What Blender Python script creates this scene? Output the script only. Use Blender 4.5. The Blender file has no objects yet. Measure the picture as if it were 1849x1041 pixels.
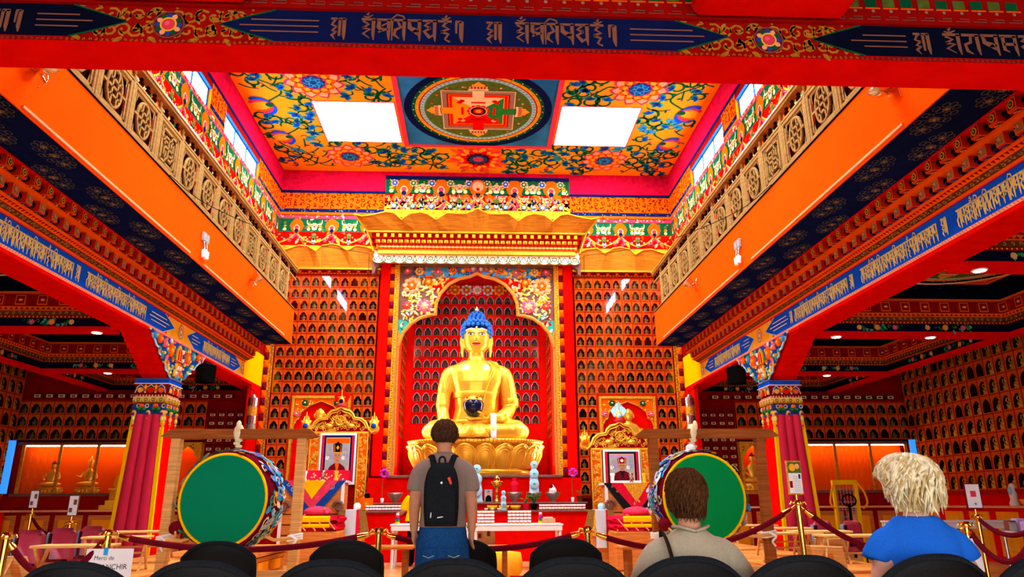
# Tibetan temple hall with a gilded Buddha, seen from the seating at the rear
import bpy, math, random
from math import sin, cos, pi, radians, hypot, sqrt, atan2
from mathutils import Vector as V, Matrix
SC = bpy.context.scene
COLL = SC.collection
# ---------------------------------------------------------------- camera
FPX, PITCH, YAW, ROLL = 1283.38, .29368, .04876, -.00521
CAM = V((.0468, 0, 1.15))
_f = V((sin(YAW)*cos(PITCH), cos(YAW)*cos(PITCH), sin(PITCH)))
_r = V((cos(YAW), -sin(YAW), 0)); _u = _r.cross(_f)
_r, _u = _r*cos(ROLL)+_u*sin(ROLL), _u*cos(ROLL)-_r*sin(ROLL)
cd = bpy.data.cameras.new('camera'); cam = bpy.data.objects.new('camera', cd); COLL.objects.link(cam)
cd.sensor_width = 36; cd.lens = FPX/1849*36; cd.clip_start = .05; cd.clip_end = 200
m = Matrix.Identity(4)
for i in range(3): m[i][0], m[i][1], m[i][2], m[i][3] = _r[i], _u[i], -_f[i], CAM[i]
cam.matrix_world = m; SC.camera = cam
def at(x, y, ax, val):
    """photo pixel -> point on the plane ax = val"""
    d = _f*FPX+_r*(x-924.5)-_u*(y-520.5); k = 'XYZ'.index(ax)
    return CAM+d*((val-CAM[k])/d[k])
# ---------------------------------------------------------------- world, view
w = bpy.data.worlds.new('daylight'); SC.world = w; w.use_nodes = True
bg = w.node_tree.nodes['Background']; bg.inputs[0].default_value = (.9, .96, 1, 1); bg.inputs[1].default_value = 5.6
vs = SC.view_settings; vs.view_transform = 'Standard'; vs.look = 'None'; vs.gamma = 1; vs.use_curve_mapping = False; vs.exposure = .25
SKYLIGHT_E, WINDOW_E = 50, 18
# ---------------------------------------------------------------- materials
def lin(h):
    return tuple((lambda c: c/12.92 if c <= .04045 else ((c+.055)/1.055)**2.4)(int(h[i:i+2], 16)/255) for i in (0, 2, 4))
# name: colour, roughness, metallic, noise scale, noise amount, bump
PAL = dict(
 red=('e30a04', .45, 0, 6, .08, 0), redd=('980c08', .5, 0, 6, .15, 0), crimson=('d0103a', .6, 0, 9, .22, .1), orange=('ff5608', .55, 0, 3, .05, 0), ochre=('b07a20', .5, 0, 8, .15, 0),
 niche=('d65a14', .5, 0, 5, .15, 0), sheengrey=('565a70', .5, 0, 5, .1, 0), azure=('2a7cc8', .5, 0, 1.2, .35, 0), nichein=('2e120c', .7, 0, 5, .1, 0), nichered=('f01208', .45, 0, 5, .08, 0), frame=('b01e08', .45, 0, 5, .12, 0),
 wood=('d08416', .42, 0, 0, .35, .05), pine=('e2b068', .5, 0, 0, .25, .03), rail=('a8854c', .5, 0, 0, .35, .08), beamwood=('9a5a2a', .55, 0, 0, .3, .05),
 oak=('d8843c', .45, 0, 0, .28, .03), brown=('6a3312', .5, 0, 8, .2, 0), dark=('2a0c08', .55, 0, 8, .2, 0),
 gold=('ffc63c', .3, .62, 7, .1, .02), goldd=('eaaa24', .38, .55, 30, .3, .1), bronze=('7a6430', .38, .5, 20, .3, 0), brass=('e0b850', .16, 1, 9, .1, 0),
 goldp=('f2b428', .5, 0, 8, .1, 0), yellow=('ffd000', .5, 0, 4, .05, 0), amber=('ffa51c', .55, 0, 3, .06, 0), tang=('f26008', .5, 0, 5, .08, 0),
 navy=('101a4c', .6, 0, 8, .15, 0), ink=('0b0f24', .6, 0, 8, .15, 0), blue=('1258e4', .5, 0, 5, .08, 0), mid=('1a4aa0', .5, 0, 5, .1, 0), sky=('35a4ee', .5, 0, 5, .08, 0), ice=('a6dced', .5, 0, 5, .06, 0),
 green=('2c8c3c', .5, 0, 6, .1, 0), dgreen=('0d5a34', .5, 0, 6, .15, 0), teal=('35a892', .5, 0, 6, .1, 0), moss=('55702c', .6, 0, 14, .25, 0),
 pink=('f0607c', .55, 0, 6, .1, 0), mag=('c23a72', .5, 0, 6, .1, 0), peach=('f3b07c', .55, 0, 6, .1, 0), rose=('e23c58', .5, 0, 6, .1, 0), lilac=('b69ad0', .55, 0, 6, .1, 0), violet=('5a3a9a', .5, 0, 6, .1, 0),
 white=('f4f3ee', .5, 0, 6, .03, 0), cream=('efe5b4', .5, 0, 6, .08, 0), lime=('dfe08a', .5, 0, 6, .06, 0), grey=('a8aca8', .5, 0, 6, .1, 0), black=('0e0e0e', .5, 0, 6, .1, 0), char=('1c1f22', .75, 0, 60, .2, .1),
 taupe=('9a7d70', .6, 0, 6, .1, 0), umber=('7a5548', .5, 0, 9, .2, 0), letter=('8a5a44', .45, 0, 9, .1, 0), goldgrey=('9a8458', .6, 0, 9, .2, 0),
 silver=('c8c8c4', .22, 1, 9, .08, 0), steel=('b4aea4', .28, .9, 12, .15, 0), chrome=('d8d4cc', .1, 1, 9, .05, 0), velvet=('64101e', .8, 0, 90, .25, .2), 
 drumskin=('0a8a62', .55, 0, 120, .06, .03), drumskin2=('0a9a4e', .5, 0, 120, .06, .03), leather=('b03048', .4, 0, 60, .1, .05), greyblue=('6f8ca4', .5, 0, 20, .1, 0),
 skin=('c88a6a', .5, 0, 20, .08, .02), skinl=('dca286', .5, 0, 20, .08, .02), tee=('8d7c70', .85, 0, 120, .08, .05), denim=('1f4f88', .8, 0, 90, .28, .08), khaki=('a89a80', .85, 0, 120, .1, .06), cobalt=('1f62c8', .85, 0, 120, .08, .05),
 hairb=('4a3020', .55, 0, 60, .45, .2), hairr=('4c2e1a', .55, 0, 60, .45, .2), hairw=('e8dcb4', .5, 0, 40, .3, .2), hairw2=('cbb078', .5, 0, 40, .3, .2), glaze=('0a1230', .08, 0, 6, .1, 0), cerise=('d42e4e', .5, 0, 2, .08, 0), cloud=('6a6656', .6, 0, 9, .2, 0), curls=('1466c8', .4, 0, 8, .1, 0),
 chair=('080606', .48, 0, 150, .2, .08), strap=('33241c', .7, 0, 60, .2, 0), paper=('eef2f6', .6, 0, 6, .02, 0), floor=('d89a58', .28, 0, 0, .25, .02), tablew=('e8ecec', .4, 0, 6, .03, 0), carton=('c89868', .7, 0, 10, .1, 0),
 plum=('a03a80', .4, 0, 10, .1, 0), leaf=('2a6a30', .5, 0, 20, .2, 0), orchid=('d838c8', .5, 0, 10, .1, 0), bluepole=('1e78d8', .4, 0, 6, .05, 0), maroon=('6e1020', .7, 0, 10, .12, 0), scarf=('cfe2ea', .6, 0, 10, .05, 0), brocade=('9a7a3a', .6, 0, 60, .5, .1), satin=('e01838', .45, 0, 12, .1, 0))
MATS = {}
def mat(n):
    if n in MATS: return MATS[n]
    m = bpy.data.materials.new(n); m.use_nodes = True; t = m.node_tree; N = t.nodes; L = t.links; b = N['Principled BSDF']
    if n.startswith('E_'):                       # E_name: gives off light
        col, st = EMIT[n[2:]]; b.inputs['Base Color'].default_value = (*lin(col), 1)
        b.inputs['Emission Color'].default_value = (*lin(col), 1); b.inputs['Emission Strength'].default_value = st
    elif n == 'pane':                            # clear glazing
        N.remove(b); tr = N.new('ShaderNodeBsdfTransparent'); gl = N.new('ShaderNodeBsdfGlossy'); gl.inputs['Roughness'].default_value = .03
        mx = N.new('ShaderNodeMixShader'); mx.inputs[0].default_value = .07; L.new(tr.outputs[0], mx.inputs[1]); L.new(gl.outputs[0], mx.inputs[2]); L.new(mx.outputs[0], N['Material Output'].inputs[0])
    else:
        h, ro, me, sc, am, bu = PAL[n]; c = lin(h)
        tc = N.new('ShaderNodeTexCoord'); nz = N.new('ShaderNodeTexNoise'); nz.inputs['Detail'].default_value = 4
        if sc == 0:                              # wood: noise stretched along the grain
            mp = N.new('ShaderNodeMapping'); mp.inputs['Scale'].default_value = (1.2, 1.2, 22); L.new(tc.outputs['Object'], mp.inputs[0]); L.new(mp.outputs[0], nz.inputs['Vector'])
            nz.inputs['Scale'].default_value = 2.2; nz.inputs['Distortion'].default_value = .6
        else:
            L.new(tc.outputs['Object'], nz.inputs['Vector']); nz.inputs['Scale'].default_value = sc
        rp = N.new('ShaderNodeValToRGB'); rp.color_ramp.elements[0].position = .32; rp.color_ramp.elements[1].position = .68
        rp.color_ramp.elements[0].color = (*[x*(1-am) for x in c], 1); rp.color_ramp.elements[1].color = (*[min(1, x*(1+am*.7)) for x in c], 1)
        L.new(nz.outputs['Fac'], rp.inputs[0]); L.new(rp.outputs[0], b.inputs['Base Color'])
        b.inputs['Roughness'].default_value = ro; b.inputs['Metallic'].default_value = me; b.inputs['Specular IOR Level'].default_value = .0 if ro >= .45 and not me and n != 'chair' else (.35 if n != 'chair' else .1)
        if bu:
            bp = N.new('ShaderNodeBump'); bp.inputs['Strength'].default_value = bu*3; bp.inputs['Distance'].default_value = .01; L.new(nz.outputs['Fac'], bp.inputs['Height']); L.new(bp.outputs[0], b.inputs['Normal'])
    MATS[n] = m; return m
EMIT = dict(sky=('e8f4ff', SKYLIGHT_E), win=('e4f2ff', WINDOW_E), lamp=('efe6ff', 30), tube=('ffe8d0', 22), tube2=('fff2e4', 62), bluepane=('2a84ff', 1.1))
# ---------------------------------------------------------------- mesh builder
class MB:
    def __init__(s, T=None): s.v = []; s.f = []; s.m = []; s.s = []; s.T = T
    def add(s, vs, fs, mt, sm=False):
        o = len(s.v); T = s.T
        s.v.extend([tuple(T @ V(p)) for p in vs] if T else [tuple(p) for p in vs])
        for f in fs: s.f.append([i+o for i in f]); s.m.append(mt); s.s.append(sm)
    def box(s, a, b, mt):
        (x0, y0, z0), (x1, y1, z1) = a, b
        s.add([(x0,y0,z0),(x1,y0,z0),(x1,y1,z0),(x0,y1,z0),(x0,y0,z1),(x1,y0,z1),(x1,y1,z1),(x0,y1,z1)], [(0,3,2,1),(4,5,6,7),(0,1,5,4),(1,2,6,5),(2,3,7,6),(3,0,4,7)], mt)
    def rbox(s, a, b, r, mt, sm=False):
        """box with chamfered edges"""
        a = V(a); b = V(b); c = (a+b)/2; h = [abs(x)/2 for x in (b-a)]; vs = []; ix = {}
        for k in range(8):
            sg = [1 if k >> j & 1 else -1 for j in range(3)]
            for ax in range(3):
                ix[k, ax] = len(vs); vs.append([c[j]+sg[j]*(h[j]-(0 if j == ax else min(r, h[j]*.98))) for j in range(3)])
        fs = []
        for ax in range(3):
            o1, o2 = (ax+1) % 3, (ax+2) % 3
            for sgn in (0, 1):
                q = [(sgn << ax) | (i << o1) | (j << o2) for i, j in ((0,0),(1,0),(1,1),(0,1))]; fs.append([ix[k, ax] for k in (q if sgn else q[::-1])])
            for i in (0, 1):
                for j in (0, 1):
                    k0 = (i << o1) | (j << o2); k1 = k0 | (1 << ax); q = [ix[k0, o1], ix[k1, o1], ix[k1, o2], ix[k0, o2]]; fs.append(q)
        for k in range(8): fs.append([ix[k, 0], ix[k, 1], ix[k, 2]])
        s.add(vs, fs, mt, sm)
    def loft(s, rings, mt, cap=True, sm=True, closed=True):
        n = len(rings[0]); vs = [p for r in rings for p in r]; fs = []
        for i in range(len(rings)-1):
            for j in range(n if closed else n-1): a = i*n+j; b = i*n+(j+1) % n; fs.append((a, b, b+n, a+n))
        s.add(vs, fs, mt, sm)
        if cap: s.add(list(rings[0])[::-1], [range(n)], mt); s.add(rings[-1], [range(n)], mt)
    def lathe(s, prof, n, mt, c=(0,0,0), sx=1, sy=1, sm=True, wob=None, a0=0):
        s.loft([[(c[0]+r*sx*(1 if not wob else wob(t))*cos(t), c[1]+r*sy*(1 if not wob else wob(t))*sin(t), c[2]+z) for t in [a0+2*pi*j/n for j in range(n)]] for r, z in prof], mt, True, sm)
    def ell(s, c, r, mt, nu=10, nv=6, R=None):
        if not hasattr(r, '__len__'): r = (r, r, r)
        ring = []
        for i in range(nv+1):
            ph = -pi/2+pi*min(max(i/nv, .02), .98)
            q = [V((r[0]*cos(ph)*cos(2*pi*j/nu), r[1]*cos(ph)*sin(2*pi*j/nu), r[2]*sin(ph))) for j in range(nu)]
            ring.append([tuple((R @ p if R else p)+V(c)) for p in q])
        s.loft(ring, mt)
    def tube(s, pts, r, n, mt, cap=True, closed=False, flat=1, sm=True, up=None):
        pts = [V(p) for p in pts]; N = len(pts)
        if not hasattr(r, '__len__'): r = [r]*N
        rings = []; nrm = None
        for i, p in enumerate(pts):
            a = pts[i-1] if (i or closed) else p; b = pts[(i+1) % N] if (i < N-1 or closed) else p
            t = (b-a).normalized()
            if nrm is None:
                ref = V(up) if up else (V((0,0,1)) if abs(t.z) < .9 else V((1,0,0))); nrm = (ref-t*ref.dot(t)).normalized()
            else: nrm = (nrm-t*nrm.dot(t)).normalized()
            bi = t.cross(nrm)
            rings.append([tuple(p+(nrm*cos(2*pi*j/n)*flat+bi*sin(2*pi*j/n))*r[i]) for j in range(n)])
        if closed: rings.append(rings[0])
        s.loft(rings, mt, cap and not closed, sm)
    def prism(s, poly, mt, o, u, v, d, side=None):
        o, u, v, d = V(o), V(u), V(v), V(d); n = len(poly); a = [o+u*x+v*y for x, y in poly]; b = [p+d for p in a]
        s.add(a+b, [range(n), range(2*n-1, n-1, -1)], mt)
        s.add(a+b, [(i, (i+1) % n, (i+1) % n+n, i+n) for i in range(n)], side or mt)
    def build(s, name, parent=None, loc=None, smooth=None):
        me = bpy.data.meshes.new(name); me.from_pydata(s.v, [], [list(f) for f in s.f]); names = list(dict.fromkeys(s.m))
        for k in names: me.materials.append(mat(k))
        ix = {k: i for i, k in enumerate(names)}
        me.polygons.foreach_set('material_index', [ix[k] for k in s.m]); me.polygons.foreach_set('use_smooth', list(s.s)); me.update()
        o = bpy.data.objects.new(name, me); COLL.objects.link(o)
        if parent: o.parent = parent
        if loc: o.location = loc
        return o
def tag(o, label, cat, group=None, kind=None):
    if label: o['label'] = label
    if cat: o['category'] = cat
    if group: o['group'] = group
    if kind: o['kind'] = kind
    return o
def thing(name, label, cat, loc=(0,0,0), rz=0, group=None):
    o = bpy.data.objects.new(name, None); COLL.objects.link(o); o.location = loc; o.rotation_euler = (0, 0, rz); o.empty_display_size = .1
    return tag(o, label, cat, group)
def struct(name, mb=None, label=None, loc=(0,0,0)):
    if mb: o = mb.build(name)
    else: o = bpy.data.objects.new(name, None); COLL.objects.link(o); o.location = loc
    o['kind'] = 'structure'
    if label: o['label'] = label
    return o
def inst(o, parent=None, loc=None, rz=None, sc=None, name=None):
    c = o.copy(); COLL.objects.link(c)
    if name: c.name = name
    c.parent = parent
    if loc is not None: c.location = loc
    if rz is not None: c.rotation_euler = (0, 0, rz)
    if sc is not None: c.scale = (sc, sc, sc) if not hasattr(sc, '__len__') else sc
    return c
KIDS = {}
def dup(root, loc, rz=0, label=None, group=None, sc=None):
    r = inst(root, None, loc, rz, sc)
    if label: r['label'] = label
    if group: r['group'] = group
    for ch in [o for o in root.children]:
        c = inst(ch, r)
        for g in list(ch.children): inst(g, c)
    return r
def label(o, l): o['label'] = l; return o
# ---------------------------------------------------------------- flat drawing
class Pl:
    """a plane to paint on: origin, two axes, normal; paint layers stand proud by fractions of a millimetre to millimetres"""
    def __init__(s, o, u, v, n, step=.0025): s.o, s.u, s.v, s.n, s.st = V(o), V(u), V(v), V(n), step
    def p(s, x, y, h=1): return s.o+s.u*x+s.v*y+s.n*(h*s.st)
def poly(mb, pl, pts, mt, h=1): mb.add([pl.p(x, y, h) for x, y in pts], [range(len(pts))], mt)
def rect(mb, pl, x0, y0, x1, y1, mt, h=1): poly(mb, pl, [(x0,y0),(x1,y0),(x1,y1),(x0,y1)], mt, h)
def disc(mb, pl, x, y, r, mt, h=1, n=12, ry=None): poly(mb, pl, [(x+r*cos(2*pi*i/n), y+(ry or r)*sin(2*pi*i/n)) for i in range(n)], mt, h)
def rib(mb, pl, pts, w, mt, h=1, closed=False):
    n = len(pts); a = []
    if not hasattr(w, '__len__'): w = [w]*n
    for i, (x, y) in enumerate(pts):
        p = pts[i-1] if (i or closed) else pts[0]; q = pts[(i+1) % n] if (i < n-1 or closed) else pts[-1]
        dx, dy = q[0]-p[0], q[1]-p[1]; l = hypot(dx, dy) or 1; k = w[i]/2/l; a += [pl.p(x-dy*k, y+dx*k, h), pl.p(x+dy*k, y-dx*k, h)]
    mb.add(a, [(2*i, 2*i+1, (2*i+3) % (2*n), (2*i+2) % (2*n)) for i in range(n if closed else n-1)], mt)
def ring(mb, pl, x, y, r, w, mt, h=1, n=16, ry=None, lob=0, amp=0):
    rib(mb, pl, [(x+r*(1+amp*abs(sin(lob*pi*i/n)))*cos(2*pi*i/n), y+(ry or r)*(1+amp*abs(sin(lob*pi*i/n)))*sin(2*pi*i/n)) for i in range(n)], w, mt, h, True)
def drop(mb, pl, x, y, a, l, w, mt, h=1, curl=0):
    """petal / leaf: teardrop from (x,y) in direction a"""
    q = []
    for t in (0, .25, .5, .75, .92, 1): q.append((l*t, w*.5*sin(pi*min(t*.92+.04, 1))**.8, curl*t*t*l))
    P = [(u, k+c) for u, k, c in q]+[(u, -k+c) for u, k, c in q[::-1][1:]]
    poly(mb, pl, [(x+u*cos(a)-v*sin(a), y+u*sin(a)+v*cos(a)) for u, v in P], mt, h)
def bloom(mb, pl, x, y, r, cols, h=1, n=8, core='blue', ph=0):
    for k, c in enumerate(cols):
        rr = r*(1-.26*k)
        for i in range(n): drop(mb, pl, x, y, ph+2*pi*(i+.5*(k % 2))/n, rr, rr*5.2/n, c, h+k)
    disc(mb, pl, x, y, r*.26, core, h+len(cols), 10); ring(mb, pl, x, y, r*.16, r*.07, 'ice' if core != 'ice' else 'mid', h+len(cols)+1, 8)
def spiral(x, y, r, a0, turns, sgn=1, n=14, k=.78): return [(x+r*(1-k*i/n)*cos(a0+sgn*2*pi*turns*i/n), y+r*(1-k*i/n)*sin(a0+sgn*2*pi*turns*i/n)) for i in range(n+1)]
def trefoil(mb, pl, x, y, a, r, mt, h=2, rim=None):
    if rim: 
        for d in (-.9, 0, .9): drop(mb, pl, x-r*.15*cos(a), y-r*.15*sin(a), a+d, r*1.3, r*.85, rim, h-1)
    for d in (-.9, 0, .9): drop(mb, pl, x, y, a+d, r, r*.55, mt, h)
def scatter(mb, pl, x0, y0, x1, y1, n, cols, r0, r1, seed, h=1, sym=None):
    R = random.Random(seed)
    for i in range(n):
        x, y, a, r, c, k = R.uniform(x0, x1), R.uniform(y0, y1), R.uniform(0, 6.28), R.uniform(r0, r1), R.choice(cols), R.random()
        for s in ((1, -1) if sym is not None else (1,)):
            X = x if s == 1 else 2*sym-x; A = a if s == 1 else pi-a; hh = h+(i % 5)*.3
            if k < .4: drop(mb, pl, X, y, A, r*2, r, c, hh, .3*s)
            elif k < .6: disc(mb, pl, X, y, r*.7, c, hh, 8)
            elif k < .8: rib(mb, pl, spiral(X, y, r, A, .9, s, 8), r*.35, c, hh)
            else: trefoil(mb, pl, X, y, A, r*1.2, c, hh+1)
def crv(P, n=8):
    """Catmull-Rom through points of any dimension"""
    out = []
    for i in range(len(P)-1):
        a, b, c, d = P[max(i-1, 0)], P[i], P[i+1], P[min(i+2, len(P)-1)]
        for j in range(n):
            t = j/n; out.append(tuple(.5*(2*b[k]+(c[k]-a[k])*t+(2*a[k]-5*b[k]+4*c[k]-d[k])*t*t+(3*b[k]-a[k]-3*c[k]+d[k])*t**3) for k in range(len(b))))
    return out+[tuple(P[-1])]
X3, Y3, Z3 = V((1,0,0)), V((0,1,0)), V((0,0,1))
# ================================================================ setting
YW, HX, AX, YB = 17.6, 5.2, 10.9, 3.86
ZC = 9.74
mb = MB(); mb.box((-AX-.2, -5, -.1), (AX+.2, 19.8, 0), 'floor'); struct('floor', mb, 'polished wooden floor of the hall')
# ---- ceiling with a far pair of skylights and an unseen near pair added for light
SKY = [(sx, y0) for y0 in (14.13, 7.4) for sx in (-1, 1)]
mb = MB(); 
for x0, x1, y0, y1 in [(-HX, -3.69, 4.1, YW), (3.69, HX, 4.1, YW), (-1.9, 1.9, 4.1, YW)]+[q for s in (-1, 1) for q in [(min(s*1.9, s*3.69), max(s*1.9, s*3.69), a, b) for a, b in ((4.1, 7.4), (9.19, 14.13), (15.92, YW))]]:
    mb.box((x0, y0, ZC), (x1, y1, ZC+.2), 'amber')
CEIL = struct('ceiling', mb, 'golden orange ceiling painted with green vines and blossoms')
for i, (s, y0) in enumerate(SKY):
    a, b = min(s*1.9, s*3.69), max(s*1.9, s*3.69)
    q = MB()
    for p, r in (((a-.03, y0-.03), (a, y0+1.82)), ((b, y0-.03), (b+.03, y0+1.82)), ((a, y0-.03), (b, y0)), ((a, y0+1.79), (b, y0+1.82))): q.box((*p, ZC-.012), (*r, ZC+.14), 'pink')
    o = struct('window_%d' % (i+1), q, 'square skylight glowing white in the painted ceiling (the near pair added for light)')
    g = MB(); g.box((a+.001, y0+.001, ZC-.006), (b-.001, y0+1.789, ZC+.03), 'E_sky'); g.build('pane', o)
# painted vines: one half drawn, the other mirrored
def flower(mb, pl, x, y, r, kind):
    if kind == 0:
        for k, (c, rr) in enumerate((('mag', 1), ('peach', .9), ('tang', .74), ('goldp', .6), ('rose', .46))):
            for i in range(11): drop(mb, pl, x, y, 2*pi*(i+.5*(k//2))/11, r*rr, r*(.56-.05*k), c, 3+k, .1)
        disc(mb, pl, x, y, r*.36, 'mid', 9, 12)
        for i in range(7): rib(mb, pl, spiral(x+r*.2*cos(i*.9), y+r*.2*sin(i*.9), r*.12, i, 1, 1, 7), r*.05, 'sky', 10)
    elif kind == 1:
        for k, (c, rr) in enumerate((('tang', 1), ('rose', .85), ('goldp', .72), ('red', .55))):
            for i in range(15): drop(mb, pl, x, y, 2*pi*(i+.4*k)/15, r*rr*(1.25 if i % 2 else 1), r*.3, c, 3+k)
        disc(mb, pl, x, y, r*.34, 'mid', 9, 12); disc(mb, pl, x, y-.02, r*.2, 'mag', 10, 10)
    else:
        for d, c in ((-.9, 'blue'), (.9, 'blue'), (-.55, 'mag'), (.55, 'mag'), (-.25, 'amber'), (.25, 'tang'), (0, 'goldp')): drop(mb, pl, x, y, .4+d, r*1.1, r*.6, c, 4+abs(d)*-2+3)
        disc(mb, pl, x+.05, y+.03, r*.2, 'dgreen', 9, 8)
R = random.Random(3); mb = MB()
for s in (1, -1):
    pl = Pl((0, 0, ZC), X3*s, Y3, -Z3, .003)
    fl = [(3.3, 16.72, .62, 0), (3.5, 13.35, .66, 0), (4.62, 14.25, .46, 2), (4.55, 15.7, .42, 2), (4.75, 17.1, .22, 2), (1.8, 17.2, .2, 2)]+([(0, 16.75, .72, 1)] if s == 1 else [])
    for x, y, r, k in fl: flower(mb, pl, x, y, r, k)
    for W_ in ([(.85+i*.3, 16.85+.3*sin(i*1.3)) for i in range(14)], [(4.6+.33*sin(i*1.25), 12.6+i*.3) for i in range(16)], [(2.0+i*.28, 13.55+.25*sin(i*1.5)) for i in range(8)]): rib(mb, pl, crv(W_, 4), .05, 'dgreen', .6)
    fl.append((0, 16.75, .8, 1)); cells = []
    ny = 0
    for j in range(26):
        for i in range(14):
            x, y = .18+i*.38+(.19 if j % 2 else 0)+R.uniform(-.07, .07), 10.6+j*.275+R.uniform(-.06, .06)
            if x > 5.05 or y > 17.45 or (1.82 < x < 3.78 and 13.98 < y < 16.02) or (x < 1.95 and 12.5 < y < 16.2): continue
            if any(hypot(x-a, y-b) < c*.98 for a, b, c, d in fl): continue
            cells.append((x, y))
    for x, y in cells:
        a, g, r = R.uniform(0, 6.28), R.choice((-1, 1)), R.uniform(.17, .26); q = R.random()
        if q < .5:
            sp = spiral(x, y, r, a, .95, g, 12, .72); rib(mb, pl, sp, [.075-.03*i/12 for i in range(13)], 'dgreen', 1)
            trefoil(mb, pl, *sp[-1], a+g*6, .14, R.choice(('blue', 'mid', 'blue', 'dgreen')), 3, 'teal')
            drop(mb, pl, *sp[4], a+g*1.2+pi/2*g, .13, .07, 'dgreen', 2, .4*g); drop(mb, pl, *sp[0], a-g*1.4, .15, .06, 'dgreen', 1, .5*g)
        elif q < .8: trefoil(mb, pl, x, y, a, .18, R.choice(('blue', 'mid', 'sky')), 3, 'teal'); rib(mb, pl, crv([(x, y), (x-.12*cos(a), y-.12*sin(a)), (x-.2*cos(a+.6), y-.2*sin(a+.6))], 4), .035, 'dgreen', 1)
        else: rib(mb, pl, crv([(x-.2*cos(a), y-.2*sin(a)), (x, y+.05), (x+.2*cos(a), y+.2*sin(a))], 5), .042, 'dgreen', 1); drop(mb, pl, x+.1*cos(a), y+.1*sin(a), a+1, .13, .07, 'dgreen', 2, .4); disc(mb, pl, x+.2*cos(a), y+.2*sin(a), .03, 'mag', 2, 7)
o = mb.build('vine_painting', CEIL); label(o, 'green scrolling vines with blue leaves and peony blossoms')
# mandala panel
t = MB(); t.box((-1.72, 12.72, ZC-.025), (1.72, 15.98, ZC-.001), 'azure'); pl = Pl((0, 14.35, ZC-.025), X3, Y3, -Z3, .002)
for a, b in (((-1.83, 12.6), (-1.72, 16.09)), ((1.72, 12.6), (1.83, 16.09)), ((-1.72, 12.6), (1.72, 12.72)), ((-1.72, 15.98), (1.72, 16.09))): t.box((*a, ZC-.04), (*b, ZC-.001), 'rose')
MAND = t.build('mandala_panel', CEIL); label(MAND, 'blue square panel with a round mandala')
def mandala(mb, pl, R, small=False):
    g = lambda r: r*R/1.51
    for r, c in ((1.68, 'navy'), (1.51, 'dgreen'), (1.43, 'amber'), (1.35, 'redd'), (1.32, 'ice'), (1.23, 'teal'), (1.21, 'moss')): disc(mb, pl, 0, 0, g(r), c, 2-r+1.7, 48)
    for i in range(36):
        a = 2*pi*i/36; disc(mb, pl, g(1.47)*cos(a), g(1.47)*sin(a), g(.018), 'cream', 3, 6); rib(mb, pl, [(g(1.36)*cos(a), g(1.36)*sin(a)), (g(1.42)*cos(a), g(1.42)*sin(a))], g(.015), 'redd', 3)
        if not small:
            for k in (0, 1): rib(mb, pl, spiral(g(1.275)*cos(a+k*.09), g(1.275)*sin(a+k*.09), g(.035), a, .9, 1, 6), g(.012), 'mid', 4)
    rr = random.Random(5)
    for i in range(40 if not small else 10):
        a, r = rr.uniform(0, 6.28), rr.uniform(.98, 1.16); disc(mb, pl, g(r)*cos(a), g(r)*sin(a), g(.03), rr.choice(('tang', 'green', 'redd', 'peach')), 3, 6)
    for h, c in ((.82, 'cream'), (.8, 'taupe'), (.7, 'redd'), (.67, 'tang'), (.64, 'red'), (.585, 'amber')): rect(mb, pl, -g(h), -g(h), g(h), g(h), c, 4.5-h*.5)
    q = g(.56)
    for k, c in ((0, 'green'), (1, 'red'), (2, 'amber'), (3, 'cream')):
        a = k*pi/2; rot = lambda x, y: (x*cos(a)-y*sin(a), x*sin(a)+y*cos(a))
        poly(mb, pl, [rot(0, 0), rot(q, -q), rot(q, q)], c, 5)
        for x0, x1, wd, cc in ((.5, .86, .13, c), (.84, .9, .22, 'cream'), (.9, 1.0, .2, 'peach'), (1.0, 1.08, .14, 'goldp')): poly(mb, pl, [rot(g(x0), -g(wd)), rot(g(x1), -g(wd)), rot(g(x1), g(wd)), rot(g(x0), g(wd))], cc, 5.5)
        poly(mb, pl, [rot(g(1.06), -g(.12)), rot(g(1.18), 0), rot(g(1.06), g(.12))], 'goldp', 6)
        for j in range(-2, 3): poly(mb, pl, [rot(g(.91), g(.07*j-.02)), rot(g(.99), g(.07*j-.02)), rot(g(.99), g(.07*j+.015)), rot(g(.91), g(.07*j+.015))], 'redd', 6)
        for j in (-1, 1): disc(mb, pl, *rot(g(.42), g(.36*j)), g(.06), 'red' if k != 1 else 'peach', 6, 8)
        rib(mb, pl, [rot(g(.36), -g(.16)), rot(g(.36), g(.16))], g(.06), 'red' if k != 1 else 'redd', 6)
    for i in range(12): drop(mb, pl, 0, 0, i*pi/6, g(.27), g(.16), 'rose' if i % 2 else 'red', 6.5)
    ring(mb, pl, 0, 0, g(.19), g(.03), 'peach', 7, 20); disc(mb, pl, 0, 0, g(.12), 'red', 7, 14); disc(mb, pl, 0, 0, g(.07), 'amber', 7.5, 12)
p = MB(); mandala(p, pl, 1.51); label(p.build('mandala', MAND), 'round mandala with a four-coloured square palace')
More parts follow.
